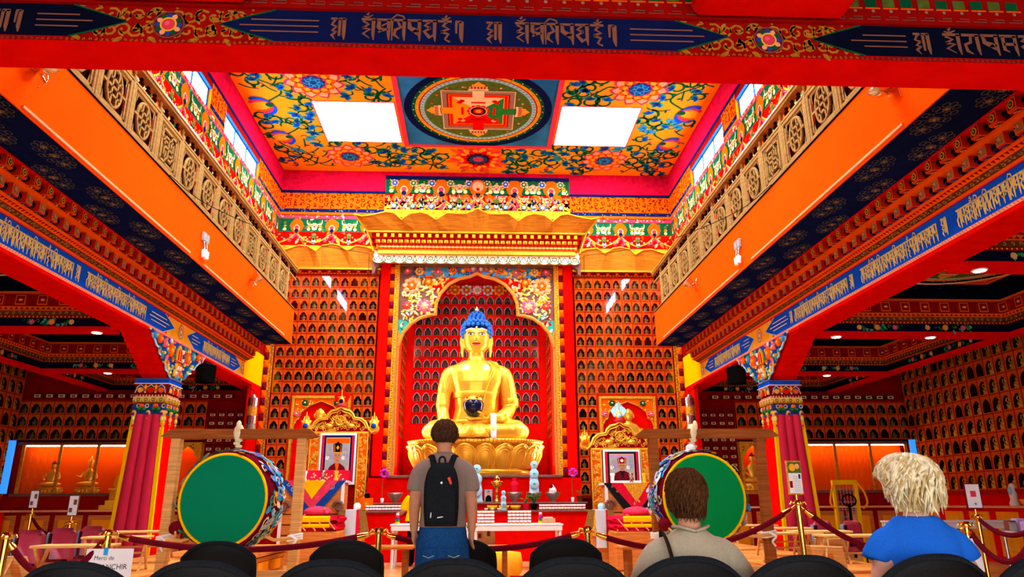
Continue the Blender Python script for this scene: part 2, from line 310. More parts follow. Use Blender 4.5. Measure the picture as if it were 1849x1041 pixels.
# ---- front (altar) wall above the canopies, side clerestory walls
mb = MB(); mb.box((-HX, YW, 0), (-2.2, YW+.3, ZC+.2), 'redd'); mb.box((2.2, YW, 0), (HX, YW+.3, ZC+.2), 'redd'); mb.box((-2.2, YW, 7.06), (2.2, YW+.3, ZC+.2), 'redd')
WF = struct('wall_altar', mb, 'upper altar wall with painted bands')
def bands(mb, pl, L, wins=()):
    """the painted bands that run round the top of the hall, drawn on a wall plane with v = height"""
    rect(mb, pl, 0, 9.16, L, ZC, 'crimson', 1); rect(mb, pl, 0, 9.08, L, 9.16, 'navy', 2)
    def seg(a, b):
        rect(mb, pl, a, 8.62, b, 9.08, 'tang', 1); n = int((b-a)/.16)
        for i in range(n):
            for k in range(3):
                x, y = a+(b-a)*(i+.5)/n, 8.7+k*.15+(.05 if i % 2 else 0); rib(mb, pl, spiral(x, y, .07, i*2.1+k, .8, 1 if i % 2 else -1, 6), .022, 'redd', 2); drop(mb, pl, x, y, i+k*2, .09, .035, 'redd', 2, .3)
        rect(mb, pl, a, 8.53, b, 8.63, 'navy', 2); scatter(mb, pl, a, 8.55, b, 8.61, int((b-a)*14), ('goldgrey', 'mid'), .015, .03, 4, 2.4)
        rect(mb, pl, a, 8.44, b, 8.53, 'tang', 2)
    e = 0
    for a, b in list(wins)+[(L, L)]:
        if a > e: seg(e, a)
        e = b
    rect(mb, pl, 0, 8.35, L, 8.46, 'rose', 2); scatter(mb, pl, 0, 8.37, L, 8.44, int(L*16), ('peach', 'goldp', 'redd', 'cream'), .02, .04, 8, 2.4)
def frieze(mb, pl, x0, x1, y0, y1, unit=.95, seed=1):
    """painted valance: green top, red bottom, flaming jewels, masks, bead swags"""
    H = y1-y0; ym = y0+H*.48; rect(mb, pl, x0, ym, x1, y1, 'dgreen', 1); rect(mb, pl, x0, y0, x1, ym+.02, 'red', 1.2)
    n = max(1, round((x1-x0)/unit)); U = (x1-x0)/n; s = H/.7
    scatter(mb, pl, x0+.05, ym, x1-.05, y1-.04, int(n*16*max(1, s*.8)), ('moss', 'teal', 'ochre', 'green', 'peach', 'mid', 'rose', 'lime'), .025*s, .05*s, seed, 2)
    scatter(mb, pl, x0+.05, y0+.04, x1-.05, ym, int(n*16*max(1, s*.8)), ('ochre', 'rose', 'peach', 'tang', 'redd', 'redd', 'goldp'), .025*s, .05*s, seed+1, 2)
    for i in range(n):
        c = x0+U*(i+.5); yj = ym+.02
        drop(mb, pl, c, yj-.06*s, pi/2, .4*s, .34*s, 'tang', 5); drop(mb, pl, c, yj-.02*s, pi/2, .2*s, .16*s, 'peach', 6); disc(mb, pl, c, yj+.1*s, .05*s, 'rose', 7, 10); disc(mb, pl, c, yj+.02*s, .05*s, 'navy', 7, 10)
        for k in (-1, 1):
            e = c+k*U/2
            for q in range(7): t = (q+.5)/7; disc(mb, pl, c+(e-c)*t, ym-.02-.18*s*sin(pi*t), .022*s, ('peach', 'cream', 'goldp')[q % 3], 6, 8); disc(mb, pl, c+(e-c)*t, ym-.02-.18*s*sin(pi*t), .014*s, ('redd', 'navy', 'green')[q % 3], 7, 6)
            rib(mb, pl, crv([(c, ym-.02), ((c+e)/2, y0+.2*H), (e, y0+.08*H)], 5), .03*s, 'goldp', 5); rib(mb, pl, crv([(c, ym-.05), (c+k*U*.2, y0+.12*H)], 4), .06*s, 'rose', 4)
            for q in range(3): disc(mb, pl, c+k*U*.34, ym+.08*s+q*.08*s, .042*s, ('lime', 'goldp', 'moss')[q], 4+q*.2, 8)
            rib(mb, pl, spiral(c+k*U*.34, ym+.17*s, .05*s, 0, 1, k, 7), .014*s, 'dgreen', 6)
        e = x0+U*i
        if i:
            disc(mb, pl, e, ym+.16*s, .085*s, 'peach', 5, 10); disc(mb, pl, e, ym+.08*s, .06*s, 'cream', 5.5, 10, .03*s); disc(mb, pl, e, ym+.14*s, .025*s, 'rose', 6, 8)
            for k in (-1, 1): rib(mb, pl, crv([(e+k*.07*s, ym+.2*s), (e+k*.17*s, ym+.22*s), (e+k*.18*s, ym+.32*s)], 4), [.03*s]*5+[.016*s]*3+[.006*s], 'cream', 6); disc(mb, pl, e+k*.04*s, ym+.18*s, .014*s, 'redd', 7, 6)
            disc(mb, pl, e, y0+.1*s, .05*s, 'ice', 5, 8, .08*s); drop(mb, pl, e, ym-.02, -pi/2, .2*s, .1*s, 'moss', 5)
    for i in range(2*n): drop(mb, pl, x0+U*(i+.25 if i % 2 else i+.75)/2+U*.12, y0+.03, pi/2+(.5 if i % 2 else -.5), .16*s, .07*s, ('peach', 'ochre', 'rose', 'goldp')[i % 4], 5)
p = MB(); pl = Pl((-HX, YW, 0), X3, Z3, -Y3, .004); bands(p, pl, 2*HX); label(p.build('painted_bands', WF), 'crimson, navy and orange scroll bands')
p = MB(); frieze(p, pl, .02, 2.75, 7.6, 8.35, .92, 11); frieze(p, pl, 2*HX-2.75, 2*HX-.02, 7.6, 8.35, .92, 12)
for a in (0, 2*HX-2.75):
    rect(p, pl, a, 7.35, a+2.75, 7.62, 'goldp', 1)
    for i in range(9): rib(p, pl, spiral(a+.2+i*.3, 7.56, .04, i, .9, 1 if i % 2 else -1, 6), .014, 'tang', 2)
label(p.build('frieze_painting', WF), 'painted frieze of masks, flaming jewels and bead swags')
p = MB(); p.box((-2.47, YW-.03, 8.42), (2.47, YW, 9.6), 'dgreen'); pl = Pl((-2.47, YW-.03, 0), X3, Z3, -Y3, .004)
frieze(p, pl, 0, 4.94, 8.6, 9.55, .95, 21); frieze(p, pl, 0, 4.94, 8.6, 9.1, .62, 23); rect(p, pl, 0, 9.5, 4.94, 9.6, 'navy', 9); rect(p, pl, 0, 8.4, 4.94, 8.62, 'goldp', 9)
for i in range(17): rib(p, pl, spiral(.15+i*.29, 8.55, .045, i*3, .9, 1 if i % 2 else -1, 7), .016, 'tang', 10)
for i in range(10):
    c = .25+i*.494; bloom(p, pl, c, 9.38, .11, ('peach', ('blue', 'green')[i % 2]), 12, 7, 'cream'); bloom(p, pl, c, 8.72, .08, (('blue', 'dgreen')[i % 2], 'ice'), 12, 6, 'white')
disc(p, pl, 2.47, 9.3, .2, 'tang', 14, 12); disc(p, pl, 2.47, 9.3, .15, 'peach', 15, 12); disc(p, pl, 2.47, 9.22, .05, 'red', 16, 8)
label(p.build('frieze_panel', WF), 'panel of painted garlands and lotus blossoms above the canopy')
WINS = [(6.9, 9.25), (10.1, 12.45), (13.27, 15.62)]; wn = len(SKY)
for s, nm in ((-1, 'left'), (1, 'right')):
    mb = MB(); X = lambda x: s*x
    bx = lambda y0, y1, z0, z1, c: mb.box((min(X(HX), X(HX+.4)), y0, z0), (max(X(HX), X(HX+.4)), y1, z1), c)
    bx(4.1, YW, 4.64, 8.46, 'redd'); bx(4.1, YW, 8.95, ZC+.2, 'redd')
    e = 4.1
    for a, b in WINS+[(YW, YW)]: bx(e, a, 8.46, 8.95, 'tang'); e = b
    o = struct('wall_'+nm, mb, 'painted clerestory wall above the gallery')
    p = MB(); pl = Pl((s*HX, 4.1, 0), Y3, Z3, -X3*s, .004); bands(p, pl, YW-4.1, [(a-4.1, b-4.1) for a, b in WINS])
    label(p.build('painted_bands', o), 'crimson, navy and orange scroll bands')
    p = MB(); frieze(p, pl, .02, YW-4.12, 7.55, 8.35, .95, 31+s); frieze(p, pl, .02, YW-4.12, 6.75, 7.55, .95, 61+s); label(p.build('frieze_painting', o), 'painted frieze of jewels and swags')
    for a, b in WINS:
        wn += 1; q = MB(); xo = (HX+.06)*s; x1 = (HX+.1)*s
        for y0, y1, z0, z1 in ((a, b, 8.46, 8.49), (a, b, 8.92, 8.95), (a, a+.04, 8.49, 8.92), (b-.04, b, 8.49, 8.92), (a+.76, a+.8, 8.49, 8.92), (a+1.55, a+1.59, 8.49, 8.92)): q.box((min(xo, x1), y0, z0), (max(xo, x1), y1, z1), 'mid')
        q.box((min(s*HX, xo), a, 8.94), (max(s*HX, xo), b, 8.952), 'mid')
        f = struct('window_%d' % wn, q, 'blue-framed clerestory window with bright white panes')
        for k, (y0, y1) in enumerate(((a+.04, a+.76), (a+.8, a+1.55), (a+1.59, b-.04))):
            g = MB(); g.box((min(xo+s*.02, x1), y0, 8.49), (max(xo+s*.02, x1), y1, 8.92), 'E_win'); g.build('pane', f)
# rear part over the seats: closed above the lettered beam, low ceiling, side walls
mb = MB(); mb.box((-HX-.4, 4.0, 4.1), (HX+.4, 4.17, ZC+.2), 'redd'); struct('wall_rear', mb, 'red wall above the lettered beam')
mb = MB(); mb.box((-AX, -2.4, 2.7), (AX, -2.2, 4.75), 'redd'); mb.box((-AX, -2.4, 0), (-6.5, -2.2, 2.7), 'redd'); mb.box((6.5, -2.4, 0), (AX, -2.2, 2.7), 'redd'); struct('wall_baffle', mb, 'unseen rear wall, its low opening shaped to keep light off the lettered beam')  # unseen wall added to limit the daylight reaching the lettered beam
mb = MB(); mb.box((-AX, -5, 4.75), (AX, 4.0, 4.9), 'redd'); struct('ceiling_rear', mb, 'low red ceiling over the seats')
mb = MB(); mb.box((-AX-.2, -5, 0), (-AX, YW, 5), 'redd'); struct('wall_aisle_left', mb, 'outer wall of the aisle'); mb = MB(); mb.box((AX, -5, 0), (AX+.2, YW, 5), 'redd'); struct('wall_aisle_right', mb, 'outer wall of the aisle')
mb = MB(); mb.box((-AX, YW, 0), (-HX, YW+.3, 5), 'redd'); struct('wall_back_left', mb, 'back wall of the aisle'); mb = MB(); mb.box((HX, YW, 0), (AX, YW+.3, 5), 'redd'); struct('wall_back_right', mb, 'back wall of the aisle')
# ---------------------------------------------------------------- lettering
BAR = [([(0, .94), (.78, .94)], [.13, .13])]
ST = [([(.68, .95), (.68, .3), (.72, .02)], [.17, .15, .05])]
GL = {
 'h': [([(.0, .93), (.45, .93)], [.13, .13]), ([(.3, .9), (.08, .66), (.42, .58)], [.13, .13, .13]), ([(.42, .58), (.12, .4), (.45, .34)], [.12, .12, .12]), ([(.4, .34), (.1, .2), (.36, 0)], [.12, .16, .03]), ([(.55, .93), (1.0, .93)], [.13, .13]), ([(.62, .93), (.62, .16)], [.15, .12]), ([(.93, .95), (.93, .25), (.97, .0)], [.19, .18, .05])],
 'o': BAR+ST+[([(.1, .86), (.42, .72), (.1, .55)], [.12]*3), ([(.1, .55), (.5, .5), (.12, .3), (.5, .1)], [.14, .13, .13, .04]), ([(.1, 1.08), (.35, 1.02), (.62, 1.14)], [.05, .1, .05]), ([(.3, 1.13), (.42, 1.25)], [.13, .05])],
 'm': BAR+ST+[([(.14, .92), (.12, .6), (.3, .48), (.66, .52)], [.16, .2, .2, .1]), ([(.3, .48), (.12, .36)], [.1, .1]), ([(.3, .66), (.6, .8)], [.1, .05])],
 'n': BAR+ST+[([(.3, .9), (.5, .62), (.2, .5), (.14, .28), (.44, .1)], [.1, .15, .15, .15, .04]), ([(.0, .98), (.02, .02)], [.12, .05]), ([(-.02, 1.0), (.25, 1.18), (.6, 1.12), (.76, .95)], [.05, .09, .09, .06])],
 'p': BAR+ST+[([(.1, .92), (.14, .62), (.4, .5), (.66, .48)], [.12, .22, .26, .12]), ([(.4, .5), (.6, .3)], [.22, .1])],
 'd': BAR+ST+[([(.4, .9), (.12, .72), (.46, .62)], [.13]*3), ([(.46, .62), (.1, .46), (.4, .2), (.62, .3)], [.13, .15, .2, .1])],
 'u': BAR+[([(.5, .92), (.3, .72), (.62, .6), (.2, .46)], [.14]*4), ([(.2, .46), (.6, .36), (.4, .12)], [.14, .14, .1]), ([(.4, .12), (.7, .02)], [.05, .1]), ([(.2, 1.07), (.45, 1.02), (.7, 1.12)], [.05, .1, .05]), ([(.42, 1.1), (.5, 1.22)], [.12, .05])],
 't': BAR+ST+[([(.4, .9), (.36, .6), (.1, .5), (.16, .2), (.4, .06)], [.12, .14, .14, .15, .04])],
 's': BAR+ST+[([(.14, .92), (.14, .3), (.34, .2)], [.15, .15, .05]), ([(.14, .56), (.68, .56)], [.14, .14])],
 '|': [([(.0, .93), (.3, .93)], [.12, .12]), ([(.05, .9), (.05, .4)], [.12, .08]), ([(.3, .95), (.3, .25), (.35, 0)], [.2, .18, .05])],
 'i': [([(.1, .95), (.1, .1)], [.12, .1])]}
def write(mb, pl, txt, x, y, ht, width, mt, h=3):
    adv = {'h': 1.35, '|': .55, 'i': .3, ' ': .45}; tot = sum(adv.get(c, .86) for c in txt); k = width/tot
    for c in txt:
        if c != ' ':
            for pts, wd in GL[c]: rib(mb, pl, [(x+px*k, y+py*ht) for px, py in pts], [q*.5*(k+ht) for q in wd], mt, h)
        x += adv.get(c, .86)*k
def arrow(mb, pl, x0, x1, y0, y1, mt, rim, tip, h=2):
    """long panel with ogee points at its ends (tip lengths left, right)"""
    ym = (y0+y1)/2; a, b = tip
    L = [(x0+a, y0), (x0+a*.55, y0+(ym-y0)*.42), (x0, ym), (x0+a*.55, y1-(y1-ym)*.42), (x0+a, y1)] if a else [(x0, y0), (x0, y1)]
    Rr = [(x1-b, y1), (x1-b*.55, y1-(y1-ym)*.42), (x1, ym), (x1-b*.55, y0+(ym-y0)*.42), (x1-b, y0)] if b else [(x1, y1), (x1, y0)]
    poly(mb, pl, L+Rr, mt, h)
    for P in ([L] if a else [])+([Rr] if b else []): rib(mb, pl, P, (y1-y0)*.045, rim, h+1)
def medallion(mb, pl, x, y, r):
    disc(mb, pl, x, y, r, 'maroon', 4, 20); ring(mb, pl, x, y, r*.94, r*.08, 'umber', 5, 20)
    for i in range(12): drop(mb, pl, x+r*.42*cos(i*pi/6), y+r*.42*sin(i*pi/6), i*pi/6, r*.42, r*.36, ('mid', 'dgreen', 'peach')[i % 3], 5)
    ring(mb, pl, x, y, r*.46, r*.12, 'goldp', 7, 18); disc(mb, pl, x, y, r*.38, 'rose', 6.5, 14); disc(mb, pl, x-r*.08, y+r*.08, r*.16, 'pink', 7, 10)
def goldscroll(mb, pl, x0, x1, y0, y1, mt='goldp', base='redd', h=2):
    rect(mb, pl, x0, y0, x1, y1, base, h-1); n = max(2, int((x1-x0)/(y1-y0)*3)); rr = (y1-y0)/4.4
    for i in range(n):
        for k in (0, 1):
            x = x0+(x1-x0)*(i+.5)/n; y = y0+(y1-y0)*(.27+.46*k); g = 1 if (i+k) % 2 else -1
            rib(mb, pl, spiral(x, y, rr, i*.7, 1.1, g, 9, .8), rr*.3, mt, h); drop(mb, pl, x, y+g*rr, i, rr*1.2, rr*.6, mt, h, .3*g); drop(mb, pl, x+rr, y, 2+i, rr*1.1, rr*.5, mt, h, .3)
# ---- lettered beam across the near edge of the hall
BE = thing('lettered_beam', 'navy beam with coppery sacred lettering and red underside, across the near edge', 'beam', (0, 0, 0))
b = MB(); b.box((-AX+.01, YB, 3.88), (AX-.01, YB+.3, 4.14), 'red'); b.build('beam_body', BE)
b = MB(); b.box((-AX+.01, YB-.03, 4.14), (AX-.01, YB+.14, 4.75), 'redd'); pl = Pl((0, YB-.03, 0), X3, Z3, -Y3, .002)
for i in range(60): x = -3.5+i*.12; disc(b, pl, x, 4.235, .012, 'taupe', 2, 8); rect(b, pl, x-.05, 4.25, x+.05, 4.262, 'tang', 2); rect(b, pl, x-.05, 4.266, x+.03, 4.33, ('moss', 'dgreen')[i % 2], 2); rib(b, pl, [(x-.05, 4.17), (x+.04, 4.17), (x+.04, 4.19), (x-.02, 4.19)], .006, 'umber', 2)
b.build('cornice', BE)
b = MB(); pl = Pl((0, YB, 0), X3, Z3, -Y3, .0016); px = lambda x: at(x, 60, 'Y', YB)[0]
rect(b, pl, -5, 3.882, 5, 3.908, 'redd', 1)
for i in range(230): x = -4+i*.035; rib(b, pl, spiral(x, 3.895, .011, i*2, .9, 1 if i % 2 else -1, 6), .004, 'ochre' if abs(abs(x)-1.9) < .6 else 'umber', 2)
for c in (-1.895, 1.905):
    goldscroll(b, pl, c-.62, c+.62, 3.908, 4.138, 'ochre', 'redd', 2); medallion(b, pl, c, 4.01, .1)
y0, y1 = 3.91, 4.138
arrow(b, pl, px(395), px(1313), y0, y1, 'navy', 'dgreen', (.34, .34), 5); arrow(b, pl, -5, px(228), y0, y1, 'ink', 'dgreen', (0, .34), 5); arrow(b, pl, px(1463), 5, y0, y1, 'ink', 'dgreen', (.34, 0), 5)
for a, c, d in ((452, 575, 20), (1137, 1250, -20), (62, 140, -25), (1555, 1632, 22)):
    for k in (-1, 0, 1): rib(b, pl, [(px(a-(d if k == 0 and d > 0 else 0)), 4.022+k*.042), (px(c-(d if k == 0 and d < 0 else 0)), 4.022+k*.042)], .009, 'letter', 7)
T1 = 'omnpdu'
for a, c, tx in ((597, 632, 'h'), (652, 818, T1), (822, 842, '|'), (878, 914, 'h'), (930, 1092, T1), (1098, 1118, '|'), (-20, 40, 'h|'), (1645, 1682, 'h'), (1698, 1900, 'otpsdn')): write(b, pl, tx, px(a), 3.928, .165, px(c)-px(a), 'letter', 8)
label(b.build('lettering', BE), 'coppery lettering in pointed navy panels with lotus medallions')
for c in (-1.9, 1.9):
    b = MB(); b.rbox((c-.5, 1.2, 4.135), (c+.5, YB-.035, 4.74), .04, 'red'); o = b.build('ceiling_beam'); tag(o, 'plain red ceiling beam end running back from the lettered beam', 'beam', 'red ceiling beams over the seats')
# ================================================================ galleries, side beams, columns, aisles
def side_box(mb, s, x0, x1, y0, y1, z0, z1, mt): mb.box((min(s*x0, s*x1), y0, z0), (max(s*x0, s*x1), y1, z1), mt)
# fretwork panels (local: width along x, height along z, front at y=0 facing -y)
def fret_panel(kind, w=.69, h=.66):
    m = MB(); d = .05
    for a, b in (((-w/2, 0), (-w/2+.05, h)), ((w/2-.05, 0), (w/2, h)), ((-w/2+.05, 0), (w/2-.05, .05)), ((-w/2+.05, h-.05), (w/2-.05, h))): m.rbox((a[0], 0, a[1]), (b[0], d, b[1]), .008, 'rail')
    x0, x1, z0, z1 = -w/2+.05, w/2-.05, .05, h-.05
    for a, b in (((x0, z0), (x0+.035, z1)), ((x1-.035, z0), (x1, z1)), ((x0, z0), (x1, z0+.035)), ((x0, z1-.035), (x1, z1))): m.box((a[0], .018, a[1]), (b[0], d-.01, b[1]), 'rail')
    m.box((x0, d+.012, z0), (x1, d+.02, z1), 'dark')
    zc = (z0+z1)/2; bar = lambda a, b, t=.032: m.box((min(a[0], b[0])-t/2, .012, min(a[1], b[1])-t/2), (max(a[0], b[0])+t/2, d-.004, max(a[1], b[1])+t/2), 'rail')
    if kind == 0:
        rx, rz = .17, .235; pts = [(rx*cos(2*pi*i/20), 0, rz*sin(2*pi*i/20)) for i in range(20)]
        m.T = Matrix.Translation((0, .03, zc)); m.tube(pts, .022, 6, 'rail', closed=True); m.T = None
        for dz in (-.1, 0, .1): bar((-.13, zc+dz), (.13, zc+dz), .03)
        for dx in (-.06, .06): bar((dx, zc-.2), (dx, zc+.2), .028)
        for q in (-1, 1):
            for r in (-1, 1): m.add([(q*.2, .02, zc+r*.27), (q*.24, .02, zc+r*.27), (q*.24, .02, zc+r*.14)], [(0, 1, 2)], 'rail'); bar((q*.12, zc+r*.16), (q*.12, zc+r*.1), .026)
            bar((q*.2, zc), (q*.24, zc), .03)
    else:
        for k in range(4):
            a = k*pi/2; rot = lambda x, z: (x*cos(a)-z*sin(a), zc+(x*sin(a)+z*cos(a))*1.1)
            for p, q in (((0, 0), (.13, 0)), ((.13, 0), (.13, .13)), ((.13, .13), (.03, .13)), ((.21, -.06), (.21, .2)), ((.21, .2), (.07, .2)), ((.07, .2), (.07, .06))): bar(rot(*p), rot(*q), .03)
        m.rbox((-.25, .005, zc-.27), (-.235, d, zc+.27), .004, 'rail'); m.rbox((.235, .005, zc-.27), (.25, d, zc+.27), .004, 'rail')
    return m
P0 = fret_panel(0).build('fretwork_panel'); P1 = fret_panel(1).build('key_fret_panel')
q = MB(); q.rbox((-.03, 0, 0), (.03, .07, .78), .008, 'rail'); q.lathe([(.012, .78), (.03, .81), (.03, .84), (.012, .87), (.03, .9)], 8, 'rail', (0, .035, 0)); POST = q.build('rail_post')
q = MB(); q.lathe([(.01, 0), (.035, .015), (.04, .05), (.02, .08), (.03, .11), (.012, .13)], 8, 'dark', (0, .03, 0)); KNOB = q.build('baluster_knob')
blk = MB(); blk.rbox((0, -.058, 0), (.17, .058, .122), .004, 'frame'); bp = Pl((0, 0, 0), Y3, Z3, -X3, .002); rect(blk, bp, -.056, .002, .056, .12, 'tang', 1); rect(blk, bp, -.046, .014, .046, .108, 'redd', 2); disc(blk, bp, 0, .061, .036, 'goldp', 3, 10, .042); disc(blk, bp, 0, .061, .024, 'dgreen', 4, 8, .03); disc(blk, bp, 0, .061, .01, 'goldp', 5, 6)
bq = Pl((0, 0, 0), X3, Y3, -Z3, .002); rect(blk, bq, .003, -.056, .17, .056, 'tang', 1); rect(blk, bq, .014, -.045, .17, .045, 'frame', 2); rib(blk, bq, crv([(.03, -.03), (.07, .02), (.11, -.02), (.15, .02)], 4), .02, 'dgreen', 3); rib(blk, bq, crv([(.03, .03), (.08, -.01), (.14, .03)], 4), .014, 'peach', 4)
for sg in (-1, 1):
    sp = Pl((0, sg*.058, 0), X3, Z3, Y3*sg, .002); disc(blk, sp, .09, .07, .04, 'ink', 1, 9); rib(blk, sp, spiral(.09, .05, .035, 0, 1, sg, 8), .012, 'maroon', 2)
BLK = blk.build('dentil_block')
blk2 = MB(); blk2.rbox((0, -.058, 0), (.17, .058, .122), .004, 'frame'); rect(blk2, bp, -.056, .002, .056, .12, 'tang', 1); rect(blk2, bp, -.046, .014, .046, .108, 'goldgrey', 2); scatter(blk2, bp, -.04, .02, .04, .1, 10, ('moss', 'peach', 'maroon'), .008, .014, 2, 3)
rect(blk2, bq, .003, -.056, .17, .056, 'rose', 1); rect(blk2, bq, .014, -.045, .17, .045, 'maroon', 2); rib(blk2, bq, crv([(.03, -.03), (.07, .02), (.11, -.02), (.15, .02)], 4), .024, 'mid', 3); rib(blk2, bq, crv([(.03, .03), (.08, -.01), (.14, .03)], 4), .014, 'taupe', 4)
for sg in (-1, 1):
    sp = Pl((0, sg*.058, 0), X3, Z3, Y3*sg, .002); disc(blk2, sp, .09, .07, .045, 'ink', 1, 9); rib(blk2, sp, spiral(.09, .05, .035, 0, 1, sg, 8), .012, 'violet', 2)
BLK2 = blk2.build('carved_block')
for o in (P0, P1, POST, KNOB, BLK, BLK2): COLL.objects.unlink(o)
G0, G1 = 4.2, 16.0
for s, nm in ((-1, 'left'), (1, 'right')):
    other = 'red-hatted' if s > 0 else 'black-hatted'
    BAL = thing('gallery_balcony', 'orange gallery balcony with navy soffit, over the side of the %s portrait' % other, 'balcony', (0, 0, 0))
    b = MB(); side_box(b, s, 4.184, 5.19, G0, G1, 4.64, 5.44, 'orange'); b.build('fascia', BAL)
    b = MB(); side_box(b, s, 4.2, 4.96, G0+.002, G1-.002, 4.628, 4.639, 'navy'); pl = Pl((s*4.19, 0, 4.628), X3*s, Y3, -Z3, .0018)
    for r in range(2):
        for i in range(11):
            y = 4.75+i*1.06+(.53 if r else 0); x = .17+r*.3
            if y > 15.9: continue
            for k, (rr, n) in enumerate(((.175, 13), (.11, 9))):
                for j in range(n): a = 2*pi*j/n; ring(b, pl, x+rr*.72*cos(a), y+rr*1.55*sin(a), .03, .007, 'cloud', 1+k, 7, .04); 
            for dy, c in ((0, 1), (-.19, .7), (.19, .7)): bloom(b, pl, x, y+dy, .055*c, ('cloud', 'umber'), 3, 6, 'ochre')
    label(b.build('soffit', BAL), 'navy soffit painted with pale cloud medallions')
    b = MB(); side_box(b, s, 4.176, 4.184, 4.3, 15.95, 5.425, 5.45, 'black'); b.build('edge_cable', BAL)
    for y0, y1 in ((6.0, 10.0), (10.55, 15.3)):
        b = MB(); side_box(b, s, 4.164, 4.184, y0, y1, 4.67, 4.695, 'peach'); b.build('cable_trunking', BAL)
    RL = thing('gallery_railing', 'carved wooden fretwork railing on the gallery above the %s portrait' % other, 'railing', (0, 0, 0)); rz = -s*pi/2
    b = MB(); side_box(b, s, 4.19, 4.27, G0, G1, 5.44, 5.48, 'rail'); b.build('bottom_rail', RL)
    b = MB(); side_box(b, s, 4.17, 4.29, G0, G1, 6.34, 6.385, 'rail'); side_box(b, s, 4.155, 4.3, G0, G1, 6.385, 6.42, 'wood'); side_box(b, s, 4.2, 4.26, G0, G1, 6.15, 6.18, 'rail'); b.build('top_rail', RL)
    k = 0; y = 8.98-.375-.75*5
    while y < 15.95:
        i = round((y+.375-8.98)/.75); w = 1 if i % 5 == 0 else 0; yc = y+.375
        if yc+.34 < G1+.05: inst(P1 if w else P0, RL, (s*4.2, yc, 5.48), rz)
        inst(POST, RL, (s*4.195, min(y, 15.96), 5.46), rz)
        for dy in (.19, .375, .56):
            if y+dy < 15.95: inst(KNOB, RL, (s*4.2, y+dy, 6.19), rz)
        y += .75
    # corbelled cornice between soffit and beam
    CO = thing('corbel_cornice', 'red and gold corbelled cornice of painted blocks under the gallery by the %s portrait' % other, 'cornice', (0, 0, 0))
    b = MB(); side_box(b, s, 4.95, 5.66, 5.0, G1, 4.482, 4.628, 'frame'); side_box(b, s, 4.86, 5.66, 5.0, G1, 4.456, 4.482, 'tang'); side_box(b, s, 5.07, 5.66, 5.0, G1, 4.33, 4.456, 'redd'); side_box(b, s, 4.985, 5.66, 5.0, G1, 4.312, 4.33, 'tang')
    side_box(b, s, 4.79, 4.95, 5.0, G1, 4.606, 4.628, 'red'); side_box(b, s, 5.17, 5.66, 5.0, G1, 4.22, 4.312, 'redd')
    sl = V((.175, 0, -.075)); L = sl.length; sl.normalize(); b.add([(s*4.995, 5.0, 4.312), (s*5.17, 5.0, 4.237), (s*5.17, G1, 4.237), (s*4.995, G1, 4.312)], [(0, 1, 2, 3)], 'tang'); b.add([(s*4.995, G1, 4.312), (s*5.17, G1, 4.237), (s*5.17, G1, 4.312)], [(0, 1, 2)], 'redd')
    nn = V((-sl.z, 0, sl.x)); nn = V((s*-abs(nn.x), 0, -abs(nn.z))); pl = Pl((s*4.995, 5.0, 4.312), Y3, V((s*sl.x, 0, sl.z)), nn, .0015)
    for i in range(int(11/.062)): y = i*.062; poly(b, pl, [(y, .015), (y+.055, .015), (y+.0275, .062)], 'redd', 1)
    rect(b, pl, 0, .075, 11, .155, 'brown', 1)
    for i in range(int(11/.075)): rib(b, pl, spiral(i*.075+.03, .115, .03, i, .9, 1 if i % 2 else -1, 6), .012, 'goldgrey', 2)
    pl = Pl((s*5.17, 5.0, 0), Y3, Z3, -X3*s, .002); rect(b, pl, 0, 4.22, 11, 4.237, 'rose', 1)
    for i in range(int(11/.05)): disc(b, pl, i*.05+.02, 4.2465, .011, 'peach', 2, 6)
    b.build('moulding', CO)
    n = int(10.9/.245)
    for i in range(n):
        if i*.245+5.15 < 15.9: inst(BLK, CO, (s*4.79, 5.15+i*.245, 4.484), 0 if s > 0 else pi)
        if i*.245+5.27 < 15.9: inst(BLK2, CO, (s*4.92, 5.27+i*.245, 4.332), 0 if s > 0 else pi)
    # lettered beam
    LB = thing('lettered_beam', 'bright blue lettered beam with red underside on the columns by the %s portrait' % other, 'beam', (0, 0, 0))
    b = MB(); side_box(b, s, 5.182, 5.66, G0, G1, 3.82, 4.22, 'red'); b.build('beam_body', LB)
    b = MB(); pl = Pl((s*5.182, G1 if s > 0 else 0, 0), -Y3 if s > 0 else Y3, Z3, -X3*s, .002); yx = (lambda y: G1-y) if s > 0 else (lambda y: y)
    rect(b, pl, *(lambda a, c: (min(a, c), 3.868, max(a, c), 3.905))(yx(4.3), yx(15.98)), 'peach', 1)
    for i in range(230): rib(b, pl, [(yx(4.4+i*.05), 3.872), (yx(4.43+i*.05), 3.9)], .008, 'rose', 2)
    y0, y1 = 3.905, 4.218
    span = lambda a, c: (min(yx(a), yx(c)), max(yx(a), yx(c)))
    rect(b, pl, *(lambda q: (q[0], y0, q[1], y1))(span(11.9, 15.98)), 'goldp', 1)
    tl, tr = (0, .42) if s < 0 else (.42, 0)
    arrow(b, pl, *span(4.3, 12.17), y0, y1, 'blue', 'ice', (tl, tr), 2); arrow(b, pl, *span(12.72, 15.72), y0, y1, 'blue', 'ice', (.36, .36), 2)
    for c in (12.445, 15.86): 
        for r_, cc in ((.1, 'taupe'), (.082, 'peach'), (.055, 'taupe'), (.03, 'cream')): disc(b, pl, yx(c), 4.06, r_, cc, 3-r_*5+3, 14, r_*1.3)
    for a, c in ((11.2, 11.95), (12.95, 13.35), (15.1, 15.5)):
        for k in (-1, 0, 1): q = span(a+(.06 if k and a < 12 else 0), c-(.12 if k else 0)); rib(b, pl, [(q[0], 4.062+k*.062), (q[1], 4.062+k*.062)], .012, 'cream', 4)
    T2 = 'tsdonmntdpmnmdsupnimpdmp'
